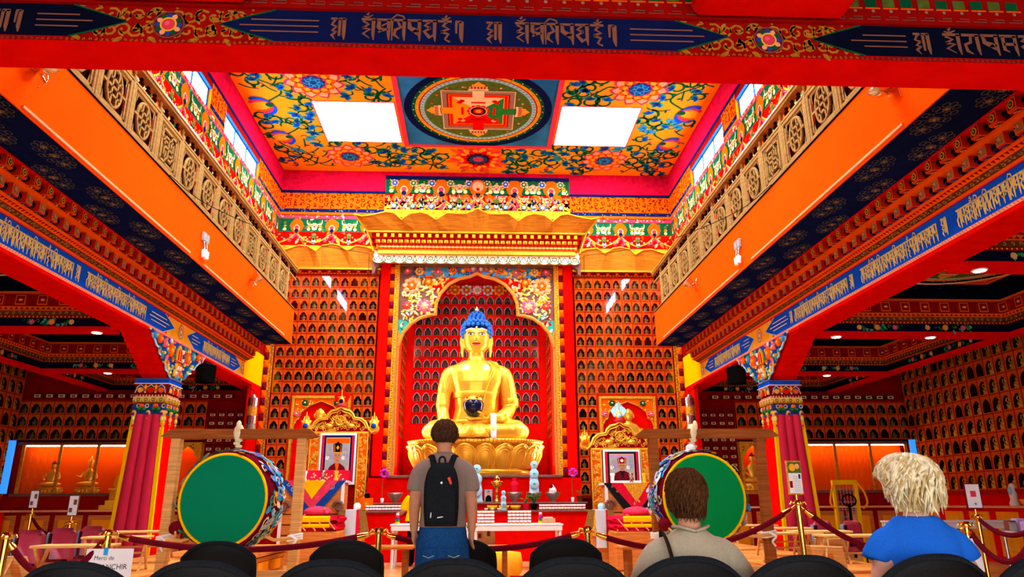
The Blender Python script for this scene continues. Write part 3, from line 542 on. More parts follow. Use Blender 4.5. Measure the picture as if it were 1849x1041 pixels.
    seg = ((10.95, 9.22, T2), (8.86, 7.2, T2), (6.86, 5.2, T2), (15.0, 13.45, T2)) if s > 0 else ((9.28, 11.06, T2), (7.3, 8.95, T2), (5.3, 7.0, T2), (13.5, 15.0, T2))
    for a, c, tx in seg:
        q = span(a, c); write(b, pl, tx, q[0], 3.925, .225, q[1]-q[0], 'lime', 5)
    for c in ((9.11, 7.08, 11.08) if s > 0 else (9.06, 7.08, 5.1)): write(b, pl, 'h', yx(c)-.045, 3.94, .22, .12, 'lime', 5)
    label(b.build('lettering', LB), 'pale yellow lettering in pointed blue panels')
    # yellow wall end between beam and altar wall, red pilaster below
    b = MB(); side_box(b, s, 5.2, 5.66, G1, YW-.001, 3.885, 4.64, 'yellow'); side_box(b, s, 5.2, 5.29, 16.72, YW-.001, 0, 3.82, 'red'); side_box(b, s, 5.2, 5.66, G1, YW-.001, 3.82, 3.885, 'red'); struct('trim_%d' % (1 if s < 0 else 2), b, 'wall end, yellow above and red below')
    # column
    CL = thing('temple_column', 'red fluted column with painted capital and carved bracket by the %s portrait' % other, 'column', (s*5.42, 12.43, 0))
    b = MB(); ring_ = lambda h, z: [(-h, -h, z), (h, -h, z), (h, h, z), (-h, h, z)]
    b.loft([ring_(.325, 0), ring_(.235, 2.62)], 'red', True, False); b.build('shaft', CL)
    for k in (-1, 0, 1):
        b = MB(); rows = []
        for z in (0.02, .7, 1.4, 2.1, 2.6):
            h = .325+(.235-.325)*z/2.62; rows.append([((k*.58+.29*cos(a))*h, -h-.055*sin(a)+.004, z) for a in [pi*j/8 for j in range(9)]])
        b.loft(rows, 'cerise', False, True, False); b.build('half_round', CL)
    for fx, fy in ((-1, -1), (1, -1)):
        b = MB(); b.loft([[(fx*h+dx, fy*h+dy, z) for dx, dy in ((-.028, -.02), (.028, -.02), (.028, .028), (-.028, .028))] for h, z in ((.325, .02), (.235, 2.6))], 'yellow', True, False); b.build('edge_strip', CL)
    b = MB(); h = .26
    b.loft([ring_(.245, 2.6), ring_(.255, 2.78)], 'mid', True, False); b.loft([ring_(.272, 2.79), ring_(.272, 2.89)], 'goldp', True, False); b.loft([ring_(.245, 2.89), ring_(.25, 2.935), ring_(.235, 2.94), ring_(.275, 3.1)], 'redd', True, False); b.loft([ring_(.285, 3.1), ring_(.285, 3.115), ring_(.27, 3.118), ring_(.27, 3.185), ring_(.29, 3.19), ring_(.29, 3.205)], 'blue', True, False)
    for o_, u_, n_ in (((0, -1, 0), X3, -Y3), ((-s, 0, 0), Y3, -X3*s)):
        oo = V(o_)
        pl = Pl(oo*.276, u_, Z3, n_, .004); 
        for i in range(9): 
            x = -.245+i*.061; ring(b, pl, x, 2.84, .026, .012, 'moss' if i % 2 else 'lime', 1, 8); disc(b, pl, x, 2.815, .012, 'moss', 2, 6)
        rect(b, pl, -.27, 2.79, .27, 2.8, 'redd', 2); rect(b, pl, -.27, 2.878, .27, 2.89, 'cream', 2)
        for i in range(10): b.ell(oo*.252+u_*(-.225+i*.05)+Z3*2.912, .017, 'peach', 6, 4)
        pl = Pl(oo*.268, u_, Z3, n_, .006); rect(b, pl, -.25, 2.95, .25, 3.095, 'redd', 1)
        for x, c1, c2 in ((-.17, 'mid', 'goldp'), (0, 'dgreen', 'red'), (.17, 'mid', 'tang')):
            drop(b, pl, x, 2.95, pi/2, .14, .16, c1, 2); drop(b, pl, x, 2.955, pi/2, .09, .1, c2, 3); rib(b, pl, [(x-.08, 2.95), (x-.05, 3.05), (x, 3.09), (x+.05, 3.05), (x+.08, 2.95)], .012, 'cream', 4)
        for x in (-.085, .085): drop(b, pl, x, 3.09, -pi/2, .12, .09, 'tang', 4); drop(b, pl, x, 3.08, -pi/2, .07, .05, 'goldp', 5)
        pl = Pl(oo*.286, u_, Z3, n_, .004); rect(b, pl, -.285, 3.1, .285, 3.116, 'cream', 1); rect(b, pl, -.285, 3.188, .285, 3.204, 'cream', 1)
        for i, x in enumerate((-.23, -.115, 0, .115, .23)):
            c = oo*.262+u_*x
            if i % 2: 
                b.ell(c+Z3*2.74, (.04, .04, .035), 'tang', 8, 5); 
                for k in (-1, 1): b.ell(c+u_*k*.04+Z3*2.69, (.035, .035, .03), 'green', 8, 5)
                b.ell(c+Z3*2.66, (.03, .03, .03), 'dgreen', 7, 4)
            else:
                b.ell(c+Z3*2.62, (.042, .042, .05), 'goldp', 8, 5); b.ell(c+oo*.02+Z3*2.61, .03, 'violet', 7, 4); b.ell(c+Z3*2.53, (.03, .03, .045), 'lime', 7, 4)
                for q in range(4 if i == 2 else 3): b.ell(c+Z3*(2.46-q*.05), .024-.003*q, ('goldp', 'rose', 'goldp', 'lime')[q], 6, 4)
        for i in range(8): x = -.24+i*.068; b.tube([tuple(oo*.262+u_*(x+.03*cos(a))+Z3*(2.74+.03*sin(a))) for a in [2*pi*j/8 for j in range(8)]], .009, 4, 'lime' if i % 2 else 'violet', closed=True)
    b.build('capital', CL)
    b = MB(); prof = [(-1.24, 3.818)]; ns = 9
    for i in range(ns): t = i/ns; y = -1.22+t*.98; z = 3.8-t*.6; prof += [(y, z), (y+.05, z-.005), (y+.09, z-.03)]
    prof += [(-.24, 3.2), (.24, 3.2)]
    for i in range(ns): t = 1-(i+1)/ns; y = 1.26-t*1.0; z = 3.8-t*.6; prof += [(y-.09, z-.03), (y-.03, z-.005), (y, z)]
    prof += [(1.28, 3.818)]
    b.prism(prof, 'red', (-.2, 0, 0), Y3, Z3, (.42, 0, 0)); b.build('bracket_arm', CL)
    # carved painted bracket face on the hall side
    b = MB(); xo = -s*.235; pr = []
    for i in range(13): t = i/12; pr.append((-1.2+t*.98+.03*sin(t*20), 3.86-t*.64+(.03 if i % 2 else -.012)))
    for i in range(13): t = i/12; pr.append((.22+t*1.02-.03*sin(t*20), 3.22+t*.64+(.03 if i % 2 else -.012)))
    b.prism(pr, 'mid', (xo, 0, 0), Y3, Z3, (-s*.02, 0, 0), 'ice'); pl = Pl((xo-s*.02, 0, 0), Y3, Z3, -X3*s, .004)
    rib(b, pl, pr, .035, 'ice', 2)
    RR = random.Random(7)
    def blob(y, z, r, c, d=.03): b.ell((xo-s*(.02+d*.4), y, z), (d, r, r), c, 8, 5)
    for i in range(150):
        z = RR.uniform(3.26, 3.83); hw = (z-3.2)/.62*1.0+.16; y = RR.uniform(-hw, hw)
        if abs(y) < .16 and z > 3.45: continue
        blob(y, z, RR.uniform(.02, .045), RR.choice(('green', 'teal', 'sky', 'goldp', 'peach', 'pink', 'dgreen', 'mid', 'lime', 'tang', 'white')), .025)
    for y, z, r, c in ((-.36, 3.66, .12, 'tang'), (-.62, 3.73, .075, 'pink'), (-.82, 3.76, .08, 'tang'), (-1.0, 3.78, .06, 'sky'), (.36, 3.66, .12, 'tang'), (.6, 3.73, .08, 'sky'), (.82, 3.76, .07, 'tang'), (.98, 3.79, .05, 'pink'), (-.12, 3.32, .07, 'goldp'), (.1, 3.33, .07, 'tang'), (0, 3.26, .05, 'sky')):
        for k in range(6): blob(y+r*.5*cos(k*1.05), z+r*.5*sin(k*1.05), r*.5, c, .04)
        blob(y, z, r*.4, 'goldp' if c != 'goldp' else 'white', .055)
    b.rbox((xo-s*.02, -.14, 3.5), (xo-s*.06, .14, 3.54), .01, 'silver'); b.prism([(-.12, 3.54), (-.1, 3.72), (0, 3.82), (.1, 3.72), (.12, 3.54)], 'goldp', (xo-s*.02, 0, 0), Y3, Z3, (-s*.03, 0, 0)); b.prism([(-.08, 3.55), (-.07, 3.7), (-.02, 3.76), (-.02, 3.55)], 'red', (xo-s*.05, 0, 0), Y3, Z3, (-s*.006, 0, 0)); b.prism([(.08, 3.55), (.07, 3.7), (.02, 3.76), (.02, 3.55)], 'red', (xo-s*.05, 0, 0), Y3, Z3, (-s*.006, 0, 0))
    for k in range(7): blob(-.1+.2*k/6, 3.44+.03*sin(k*2), .045, ('goldp', 'tang', 'white')[k % 3], .045)
    label(b.build('carved_bracket', CL), 'carved bracket face of painted flowers and clouds')
    # loudspeaker hung under the beam
    SP = thing('loudspeaker', 'black loudspeaker hung under the blue beam on the side of the %s portrait' % other, 'speaker', (s*5.25, 14.0, 3.42), s*.5, 'loudspeakers under the blue beams')
    b = MB(); b.rbox((-.13, -.14, 0), (.13, .14, .36), .015, 'black'); b.build('cabinet', SP)
    b = MB(); b.box((-.115, -.146, .02), (.115, -.138, .3), 'char'); b.build('grille', SP); b = MB(); b.box((-.1, -.1, .36), (.1, .1, .368), 'greyblue'); b.tube([(0, 0, .36), (0, 0, .4)], .02, 8, 'char'); b.build('bracket', SP)
    # lamps on the fascia
    for y, z in ((12.77, 5.14), (6.05, 5.09)):
        F = thing('floodlight', 'chrome floodlight on the orange fascia, %s' % ('near the altar end' if y > 8 else 'near the lettered navy beam'), 'lamp', (s*4.184, y, z), 0 if s > 0 else pi, 'chrome floodlights on the gallery fascias')
        b = MB(); b.tube([(0, 0, 0), (-.07, 0, -.02), (-.1, -.05, -.1)], .014, 6, 'chrome'); b.lathe([(.05, -.012), (.05, .012)], 10, 'chrome', (-.02, 0, 0)); b.build('arm', F)
        b = MB(Matrix.Translation((-.12, .04, .03)) @ Matrix.Rotation(-.9, 4, 'Y')); b.lathe([(.03, -.08), (.07, -.05), (.1, .02), (.11, .07)], 14, 'chrome'); b.build('reflector', F)
        b = MB(Matrix.Translation((-.12, .04, .03)) @ Matrix.Rotation(-.9, 4, 'Y')); b.lathe([(.1, .068), (.02, .085)], 14, 'silver'); b.build('lens', F)
        b = MB(); b.tube(crv([(-.01, -.1, -.12), (-.05, -.14, -.02), (-.03, -.16, .06), (-.02, -.08, .08)], 4), .006, 5, 'chrome'); b.build('cable_loop', F)
    F = thing('emergency_light', 'grey twin-head emergency light on the orange fascia by the %s portrait' % other, 'lamp', (s*4.184, 10.45, 4.93), 0 if s > 0 else pi, 'twin-head emergency lights')
    for k in (-1, 1):
        b = MB(); b.rbox((-.05, k*.06-.045, .08), (-.005, k*.06+.045, .22), .008, 'grey'); b.build('gear_box', F)
        b = MB(); b.lathe([(.035, -.16), (.04, -.05), (.02, -.03)], 10, 'white', (-.05, k*.05, -.02)); b.tube([(-.05, k*.05, -.04), (-.03, k*.05, .08)], .01, 6, 'silver'); b.build('spot_head', F)
    # ---- aisle: coffered ceiling between red cross beams
    ys = [4.1, 7.85, 11.35, 15.0, 17.58]; x0, x1 = 5.67, 8.8
    AC = struct('ceiling_aisle_'+nm, None, 'coffered aisle ceiling with painted mandalas')
    b = MB(); side_box(b, s, x0, 10.88, 4.1, 17.58, 4.5, 4.6, 'ink'); b.build('ceiling_panel', AC); b = MB(); side_box(b, s, x1, x1+.2, 4.1, 17.4, 3.76, 4.5, 'red'); b.build('edge_beam', AC)
    dn = MB(); dn.rbox((-.08, -.06, 0), (.08, 0, .16), .004, 'frame'); dp = Pl((0, -.06, 0), X3, Z3, -Y3, .002); rect(dn, dp, -.076, .004, .076, .156, 'tang', 1); rect(dn, dp, -.062, .018, .062, .142, 'redd', 2); drop(dn, dp, -.03, .08, 0, .07, .03, 'goldp', 3); disc(dn, dp, .0, .08, .02, 'peach', 4, 6)
    dn = dn.build('coffer_block'); COLL.objects.unlink(dn)
    for i in range(4):
        ya, yb = ys[i], ys[i+1]-(.3 if i < 3 else 0)
        if i < 3: 
            b = MB(); side_box(b, s, x0, x1, yb, yb+.3, 3.76, 4.5, 'red'); b.build('cross_beam', AC)
        for (ox, oy, ux, uy, nx, ny, L) in ((x0, yb, 1, 0, 0, -1, x1-x0), (x1, ya, 0, 1, -1, 0, yb-ya)):
            u = V((s*ux, uy, 0)); n = V((s*nx, ny, 0)); O = V((s*ox, oy, 0)); b = MB()
            def strip(d, z0, z1, mt): q = [O, O+u*L, O+u*L+n*d, O+n*d]; b.add([tuple(p+Z3*z0) for p in q]+[tuple(p+Z3*z1) for p in q], [(0,1,2,3), (4,5,6,7), (0,1,5,4), (1,2,6,5), (2,3,7,6), (3,0,4,7)], mt)
            strip(.012, 3.82, 3.945, 'ink'); strip(.05, 3.945, 3.97, 'redd'); strip(.1, 3.97, 4.04, 'brown'); strip(.13, 4.04, 4.1, 'tang'); strip(.1, 4.1, 4.3, 'redd'); strip(.17, 4.3, 4.33, 'tang'); strip(.2, 4.33, 4.5, 'ink')
            pl = Pl(O+n*.012, u, Z3, n, .002)
            fx = .9
            while fx < L-.6:
                scatter(b, pl, fx-.35, 3.84, fx+.45, 3.93, 26, ('dgreen', 'green', 'moss', 'teal'), .02, .04, int(fx*7)+i, 1); 
                for k, (dx, c) in enumerate(((0, 'tang'), (.3, 'pink'), (-.3, 'peach'))): bloom(b, pl, fx+dx, 3.883, .045 if k else .055, (c, 'goldp' if k != 1 else 'rose'), 4, 7, c)
                fx += 1.15
            pl = Pl(O+n*.1, u, Z3, n, .002); k = 0
            while k*.1 < L-.1: rib(b, pl, spiral(k*.1+.05, 4.005, .026, k, .9, 1, 6), .012, 'goldgrey', 1); k += 1
            pl = Pl(O+n*.13, u, Z3, n, .002); k = 0
            while k*.08 < L-.1: poly(b, pl, [(k*.08, 4.05), (k*.08+.07, 4.05), (k*.08+.035, 4.09)], 'redd', 1); k += 1
            pl = Pl(O+n*.05, u, Z3, n, .002)
            for k in range(int(L/.06)): disc(b, pl, k*.06+.03, 3.957, .011, 'goldp', 1, 6)
            b.build('coffer_band', AC); k = 0; rz_ = atan2(-n.x, n.y)+pi if False else atan2(n.x, -n.y)
            while .35+k*.33 < L-.1: p = O+u*(.35+k*.33)+n*.1; inst(dn, AC, (p.x, p.y, 4.115), rz_); k += 1
        cx, cy = s*(x0+x1)/2, (ya+yb)/2; hw, hh = (x1-x0)/2-.55, (yb-ya)/2-.45
        b = MB(); pl = Pl((cx, cy, 4.5), X3, Y3, -Z3, .003)
        rect(b, pl, -hw, -hh, hw, hh, 'tang', 1); rect(b, pl, -hw+.09, -hh+.09, hw-.09, hh-.09, 'redd', 2); rect(b, pl, -hw+.13, -hh+.13, hw-.13, hh-.13, 'tang', 3)
        for k in range(8): rib(b, pl, crv([(-hw+.4*k, hh+.3), (-hw+.4*k+.2, hh+.24), (-hw+.4*k+.3, hh+.32)], 4), .02, 'mid', 1)
        if hh > 1: p2 = Pl((cx, cy, 4.488), X3, Y3, -Z3, .003); ring(b, p2, 0, 0, min(hh-.1, 1.25), .07, 'cream', 8, 40); mandala(b, p2, min(hh-.15, 1.2), True)
        label(b.build('coffer_painting', AC), 'orange coffer panel with a round mandala')
    # downlights under the cross beams
    for yb in (7.7, 11.2, 14.85):
        for xl in (5.95, 7.55):
            D = thing('downlight', 'round recessed downlight glowing in the red cross beam of the aisle', 'lamp', (s*xl, yb, 3.76), 0, 'downlights in the aisle cross beams')
            b = MB(); b.lathe([(.075, -.012), (.09, -.004), (.09, 0)], 14, 'white'); b.build('trim_ring', D); b = MB(); b.lathe([(.068, -.014), (.068, -.0125)], 12, 'E_lamp'); b.build('lamp_disc', D)
# ================================================================ niche cabinets and statuettes
def arch_pts(w, h, z0, n=5, style=0):
    """outline of a cusped niche opening, left foot to right foot"""
    if style == 0: half = [(-w, z0), (-w, z0+h*.52), (-w*.9, z0+h*.62), (-w*.66, z0+h*.66), (-w*.6, z0+h*.8), (-w*.42, z0+h*.9), (-w*.14, z0+h*.94), (0, z0+h)]
    else: half = [(-w, z0), (-w, z0+h*.5), (-w*.92, z0+h*.66), (-w*.7, z0+h*.8), (-w*.62, z0+h*.82), (-w*.36, z0+h*.93), (0, z0+h)]
    return half+[(-x, z) for x, z in half[-2::-1]]
def cell_mesh(cw, rh, style=0, face='niche', trim='frame', rim=None, dep=.13):
    m = MB(); w = cw*.37; P = arch_pts(w, rh*.74, rh*.12, 5, style); n = len(P)
    x0, x1, z0, z1 = -cw/2, cw/2, 0, rh; outer = []
    for i, (x, z) in enumerate(P):
        if i == 0: outer.append((x0, z0))
        elif i == n-1: outer.append((x1, z0))
        elif z < rh*.55: outer.append((x0 if x < 0 else x1, z))
        else: outer.append(((x0 if x < -w*.6 else x1) if abs(x) > w*.6 else x/w*cw*.6, z1) if abs(x) <= w*.95 else (x0 if x < 0 else x1, z))
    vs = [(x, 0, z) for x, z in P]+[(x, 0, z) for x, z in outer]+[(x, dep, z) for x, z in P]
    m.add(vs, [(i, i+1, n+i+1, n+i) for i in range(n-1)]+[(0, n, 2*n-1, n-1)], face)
    m.add(vs, [(i, i+1, 2*n+i+1, 2*n+i) for i in range(n-1)]+[(0, n-1, 3*n-1, 2*n), tuple(range(2*n, 3*n))], 'nichein' if face != 'nichered' else 'sheengrey')  # alcove interiors carry the grey-blue reflection of the glass as paint
    t = .009
    for a, b in (((x0, z0), (x1, z0+t*2)), ((x0, z0), (x0+t, z1)), ((x1-t, z0), (x1, z1))): m.box((a[0], -.012, a[1]), (b[0], 0, b[1]), trim)
    if rim: rib(m, Pl((0, 0, 0), X3, Z3, -Y3, .003), P, .012, rim, 1)
    return m
# small seated figure, about 0.19 m; and a small standing-throned deity
def statuette(kind=0):
    m = MB(); g = 'bronze' if kind == 0 else 'goldd'
    m.lathe([(.058, 0), (.062, .012), (.045, .022), (.06, .034), (.055, .04)], 8, g); m.ell((0, -.012, .056), (.062, .042, .02), g, 8, 4)
    m.lathe([(.03, .05), (.04, .09), (.048, .118), (.02, .135)], 8, g, sy=.65); m.ell((0, -.004, .155), (.021, .022, .027), g, 7, 5); m.ell((0, 0, .178), (.019, .019, .014), 'dark' if kind == 0 else g, 6, 4); m.ell((0, 0, .192), (.008, .008, .01), g, 5, 3)
    for s in (-1, 1): m.tube([(s*.046, 0, .115), (s*.058, -.01, .085), (s*.03, -.04, .068)], .011, 5, g)
    if kind == 2:
        m.lathe([(.03, .18), (.012, .24), (.003, .25)], 6, 'gold'); 
        for s in (-1, 1): m.tube([(s*.045, 0, .12), (s*.075, -.01, .15), (s*.05, -.01, .2)], .008, 5, 'gold')
        m.ell((0, .03, .13), (.06, .008, .09), 'moss', 8, 5)
    return m
S0, S1, S2 = [statuette(k).build(n) for k, n in ((0, 'small_buddha_statuette'), (1, 'small_deity_statuette'), (2, 'crowned_deity_statuette'))]
for o in (S0, S1, S2): COLL.objects.unlink(o)
STAT = []
def niche_grid(root, cell, o, rz, cw, rh, cols, rows, keep, sc, kinds, lab, grp, drop_y=.055, seed=0, cell_lim=None):
    """cells on a wall: o = lower left corner seen from the front; rz turns the front (-y) away"""
    R = random.Random(seed); c, s_ = cos(rz), sin(rz); c0 = cell.build('niche_panel'); COLL.objects.unlink(c0)
    for j in range(rows):
        for i in range(cols):
            if not keep(i, j): continue
            lx = (i+.5)*cw; p = V((o[0]+lx*c, o[1]+lx*s_, o[2]+j*rh)); inst(c0, root, p, rz)
            k = R.choice(kinds)
            if k is not None: STAT.append((V((p.x-s_*drop_y, p.y+c*drop_y, p.z+rh*.12)), rz, k, sc*R.uniform(.8, .88), lab.replace('crowned deity', 'seated deity') if k == 1 else lab, grp))
CW, RH = .245, .3; yf = YW-.15
for s in (-1, 1):
    other = 'red-hatted' if s > 0 else 'black-hatted'
    NC = thing('niche_cabinet', 'tall orange cabinet of arched niches behind the %s portrait' % other, 'cabinet', (0, 0, 0))
    X0 = 2.5 if s > 0 else -2.5-10*CW
    inner = lambda i: i if s > 0 else 9-i
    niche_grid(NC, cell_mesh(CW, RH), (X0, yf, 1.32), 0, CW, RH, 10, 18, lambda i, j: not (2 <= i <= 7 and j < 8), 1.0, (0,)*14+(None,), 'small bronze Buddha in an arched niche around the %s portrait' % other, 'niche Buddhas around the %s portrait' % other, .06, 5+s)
    b = MB(); b.box((X0-.01, yf-.005, 1.27), (X0+10*CW+.01, YW-.005, 1.32), 'frame'); b.build('cabinet_rail', NC); b = MB(); b.box((X0-.01, yf-.02, 6.72), (X0+10*CW+.01, YW-.005, 6.76), 'frame'); b.build('cabinet_rail', NC)
    for xx in (X0+2*CW, X0+8*CW): b = MB(); b.box((xx-.03 if xx > X0+1 else xx-.03, yf-.02, 1.3), (xx+.03, YW-.005, 3.68), 'frame'); b.build('cabinet_stile', NC)
    b = MB(); b.box((X0+2*CW, yf-.02, 3.68), (X0+8*CW, YW-.005, 3.74), 'frame'); b.build('cabinet_frame', NC)
    b = MB(); b.box((X0, yf-.022, 3.76), (X0+10*CW, yf-.018, 6.71), 'pane'); b.build('glass_pane', NC)
    # ornament strip at the outer edge
    BS = thing('bead_border', 'border strip of faceted beads and gold scrollwork by the yellow wall end, %s side' % other, 'border', (0, 0, 0))
    b = MB(); xa, xb = s*4.97, s*5.19; b.box((min(xa, xb), yf-.02, .02), (max(xa, xb), YW-.005, 6.76), 'redd'); pl = Pl((s*5.02, yf-.02, 0), X3*s, Z3, -Y3, .003)
    rect(b, pl, -.045, .1, .05, 6.74, 'goldd', 1)
    for k in range(110): rib(b, pl, spiral(0, .15+k*.06, .028, k*1.7, .9, 1 if k % 2 else -1, 7), .012, 'black', 2); disc(b, pl, .032 if k % 2 else -.03, .12+k*.06, .01, 'black', 2, 5)
    b.build('strip', BS)
    bd = MB(); bd.add([(-.055, 0, -.09), (.055, 0, -.09), (.055, 0, .09), (-.055, 0, .09), (0, -.045, 0)], [(0, 1, 4), (1, 2, 4), (2, 3, 4), (3, 0, 4)], 'tang'); bdo = bd.build('bead'); COLL.objects.unlink(bdo)
    bd = MB(); bd.add([(-.055, 0, -.09), (.055, 0, -.09), (.055, 0, .09), (-.055, 0, .09), (0, -.045, 0)], [(0, 1, 4), (1, 2, 4), (2, 3, 4), (3, 0, 4)], 'maroon'); bdm = bd.build('bead'); COLL.objects.unlink(bdm)
    for k in range(36): inst(bdo if k % 2 else bdm, BS, (s*5.13, yf-.022, .2+k*.185))
    # pillar beside the Buddha
    PI = thing('altar_pillar', 'flat red pillar with faceted bead border beside the Buddha, %s portrait side' % other, 'pillar', (s*2.2, yf, 1.78))
    b = MB(); b.rbox((min(s*.01, s*.25), -.08, 0), (max(s*.01, s*.25), .14, 5.27), .01, 'red'); b.build('shaft', PI)
    b = MB(); b.box((min(s*-.22, 0), -.05, 0), (max(s*-.22, 0), .14, 5.27), 'redd'); pl = Pl((s*-.15, -.05, 0), X3*s, Z3, -Y3, .003); rect(b, pl, -.04, .0, .04, 5.25, 'goldp', 1); rect(b, pl, -.055, 0, -.045, 5.25, 'goldp', 1)
    for k in range(88): rib(b, pl, spiral(0, .03+k*.06, .026, k*1.7, .9, 1 if k % 2 else -1, 7), .011, 'black', 2); disc(b, pl, .028 if k % 2 else -.028, .05+k*.06, .009, 'dgreen', 2, 5)
    b.box((min(s*-.23, s*-.2), -.07, 0), (max(s*-.23, s*-.2), .14, 5.27), 'oak'); b.build('border_strip', PI)
    for k in range(28): inst(bdo if k % 2 else bdm, PI, (s*-.05, -.052, .1+k*.185))
# ---- alcove with red niches
AL = struct('wall_alcove', None, 'red alcove behind the Buddha')
YA = 19.2; b = MB(); b.box((-2.2, YA+.15, 0), (2.2, YA+.3, 7.3), 'red'); b.box((-2.2, YW, 0), (-2.0, YA+.3, 7.3), 'red'); b.box((2.0, YW, 0), (2.2, YA+.3, 7.3), 'red'); b.box((-2.2, YW, 7.05), (2.2, YA+.3, 7.35), 'redd'); b.build('alcove_wall', AL)
b = MB(); b.box((-1.99, YA-.02, 0), (1.99, YA+.14, 3.16), 'nichered'); b.box((-1.99, YA, 6.76), (1.99, YA+.14, 7.04), 'red'); 
for s in (-1, 1): b.box((min(s*1.72, s*1.99), YA-.01, 3.16), (max(s*1.72, s*1.99), YA+.14, 6.76), 'nichered')
pl = Pl((0, YA-.001, 0), X3, Z3, -Y3, .004)
for x, c in ((0, 'pink'), (-.62, 'amber'), (.62, 'amber'), (-.3, 'ice'), (.3, 'ice')): bloom(b, pl, x, 6.9, .17, (c, 'white' if c == 'pink' else 'tang'), 3, 8, 'goldp')
scatter(b, pl, -1.0, 6.78, 1.0, 7.02, 60, ('dgreen', 'green', 'sky', 'cream'), .03, .05, 3, 1); b.build('alcove_panel', AL)
NA = thing('niche_cabinet', 'bright red wall of small arched niches inside the alcove behind the Buddha', 'cabinet', (0, 0, 0))
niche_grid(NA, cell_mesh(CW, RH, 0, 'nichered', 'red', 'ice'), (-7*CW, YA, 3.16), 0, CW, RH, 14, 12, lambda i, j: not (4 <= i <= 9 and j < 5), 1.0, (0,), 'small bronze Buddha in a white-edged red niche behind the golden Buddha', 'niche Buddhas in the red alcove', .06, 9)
b = MB(); b.box((-1.715, YA-.02, 3.17), (1.715, YA-.016, 6.75), 'pane'); b.build('glass_pane', NA)
for s in (-1, 1):
    NS = thing('niche_cabinet', 'narrow red side cabinet of niches lining the alcove, %s portrait side' % ('red-hatted' if s > 0 else 'black-hatted'), 'cabinet', (0, 0, 0)); rz = -s*pi/2
    niche_grid(NS, cell_mesh(.35, .34, 0, 'wood', 'red', None, .08), (s*1.9, 17.95 if s < 0 else 19.0, 2.75), rz, .35, .34, 3, 9, lambda i, j: True, 1.1, (0,), 'small bronze Buddha in the alcove side wall', 'niche Buddhas in the alcove side walls', .03, 15)
    b = MB(); b.box((min(s*1.89, s*1.99), 17.76, 1.8), (max(s*1.89, s*1.99), 17.93, 5.85), 'red'); b.box((min(s*1.89, s*1.99), 17.93, 1.8), (max(s*1.89, s*1.99), 19.02, 2.75), 'red'); b.box((min(s*1.89, s*1.99), 19.02, 1.8), (max(s*1.89, s*1.99), 19.15, 5.85), 'red'); b.build('side_board', NS)
# ---- carved trefoil panel in front of the alcove
ARC = [(0, 6.83), (-.18, 6.74), (-.45, 6.68), (-.72, 6.53), (-.93, 6.28), (-1.03, 6.02), (-1.04, 5.72), (-1.2, 5.71), (-1.42, 5.64), (-1.65, 5.48), (-1.84, 5.24), (-1.95, 4.9)]
CP = thing('carved_arch_panel', 'carved and painted trefoil arch panel of peonies framing the golden Buddha', 'carving', (0, yf, 0))
RR = random.Random(12)
def inside(x, z, P):
    c = False
    for i in range(len(P)):
        (x1, z1), (x2, z2) = P[i-1], P[i]
        if (z1 > z) != (z2 > z) and x < (x2-x1)*(z-z1)/(z2-z1)+x1: c = not c
    return c
for s in (-1, 1):
    half = [(0, 7.0), (-1.965, 7.0), (-1.965, 4.9)]+ARC[::-1]; hp = [(-s*x, z) for x, z in half]
    b = MB(); b.prism([p for p in hp], 'umber', (0, 0, 0), X3, Z3, (0, .06, 0)); pl = Pl((0, 0, 0), X3, Z3, -Y3, .004)  # dark ground paints in the shade between the carved leaves
    poly(b, pl, [(-s*x, z) for x, z in ((0, 7.03), (-1.6, 7.03), (-1.5, 6.72), (-.9, 6.7), (-.5, 6.72), (-.2, 6.76), (0, 6.84))], 'sky', 1); poly(b, pl, [(-s*x, z) for x, z in ((-1.98, 5.6), (-1.6, 5.52), (-1.84, 5.26), (-1.94, 4.95), (-1.98, 4.9))], 'teal', 1); poly(b, pl, [(-s*x, z) for x, z in ((-.5, 6.68), (-.93, 6.3), (-1.3, 6.42), (-.9, 6.7))], 'red', 1)
    b.build('arch_board', CP)
    b = MB(); fl = [(-1.66, 6.48, .24, 'peach', 'tang'), (-1.32, 5.94, .2, 'pink', 'peach'), (-1.0, 6.84, .13, 'taupe', 'rose'), (-1.24, 6.58, .12, 'tang', 'goldp'), (-1.78, 6.86, .14, 'umber', 'rose'), (-.36, 6.88, .09, 'taupe', 'goldp'), (-.62, 6.9, .1, 'tang', 'umber'), (-1.76, 5.95, .12, 'rose', 'tang'), (-1.48, 6.86, .12, 'goldp', 'taupe'), (-.1, 6.93, .1, 'rose', 'ice')]
    for i in range(620):
        x, z = RR.uniform(-1.88, -.02), RR.uniform(4.95, 7.0)
        if not inside(x, z, half) or not inside(x+.05, z-.05, half): continue
        c = RR.choice(('goldp', 'lime', 'lime', 'cream', 'peach', 'goldp')) if z < 6.7 else RR.choice(('umber', 'goldp', 'mid', 'taupe', 'tang', None, None))
        if z < 5.75 and x < -1.5: c = RR.choice(('ice', 'teal', 'lime', 'cream', 'goldp', 'red'))
        if c is None: continue
        a = RR.uniform(0, 3.14); r = RR.uniform(.03, .06); b.ell((-s*x, -.012, z), (r*1.5, .022, r*.6), c, 7, 4, Matrix.Rotation(a, 3, 'Y'))
    b.build('foliage_relief', CP)
    for x, z, r, c1, c2 in fl:
        q = MB()
        for k in range(8): a = k*pi/4; q.ell((-s*x+r*.6*cos(a), -.02, z+r*.55*sin(a)), (r*.45, .035, r*.3), c1, 7, 4, Matrix.Rotation(-a, 3, 'Y'))
        for k in range(6): a = k*pi/3+.3; q.ell((-s*x+r*.3*cos(a), -.045, z+r*.3*sin(a)), (r*.28, .03, r*.22), c2, 7, 4, Matrix.Rotation(-a, 3, 'Y'))
        q.ell((-s*x, -.065, z), (r*.18, .03, r*.18), 'cream', 7, 4); q.build('carved_peony', CP)
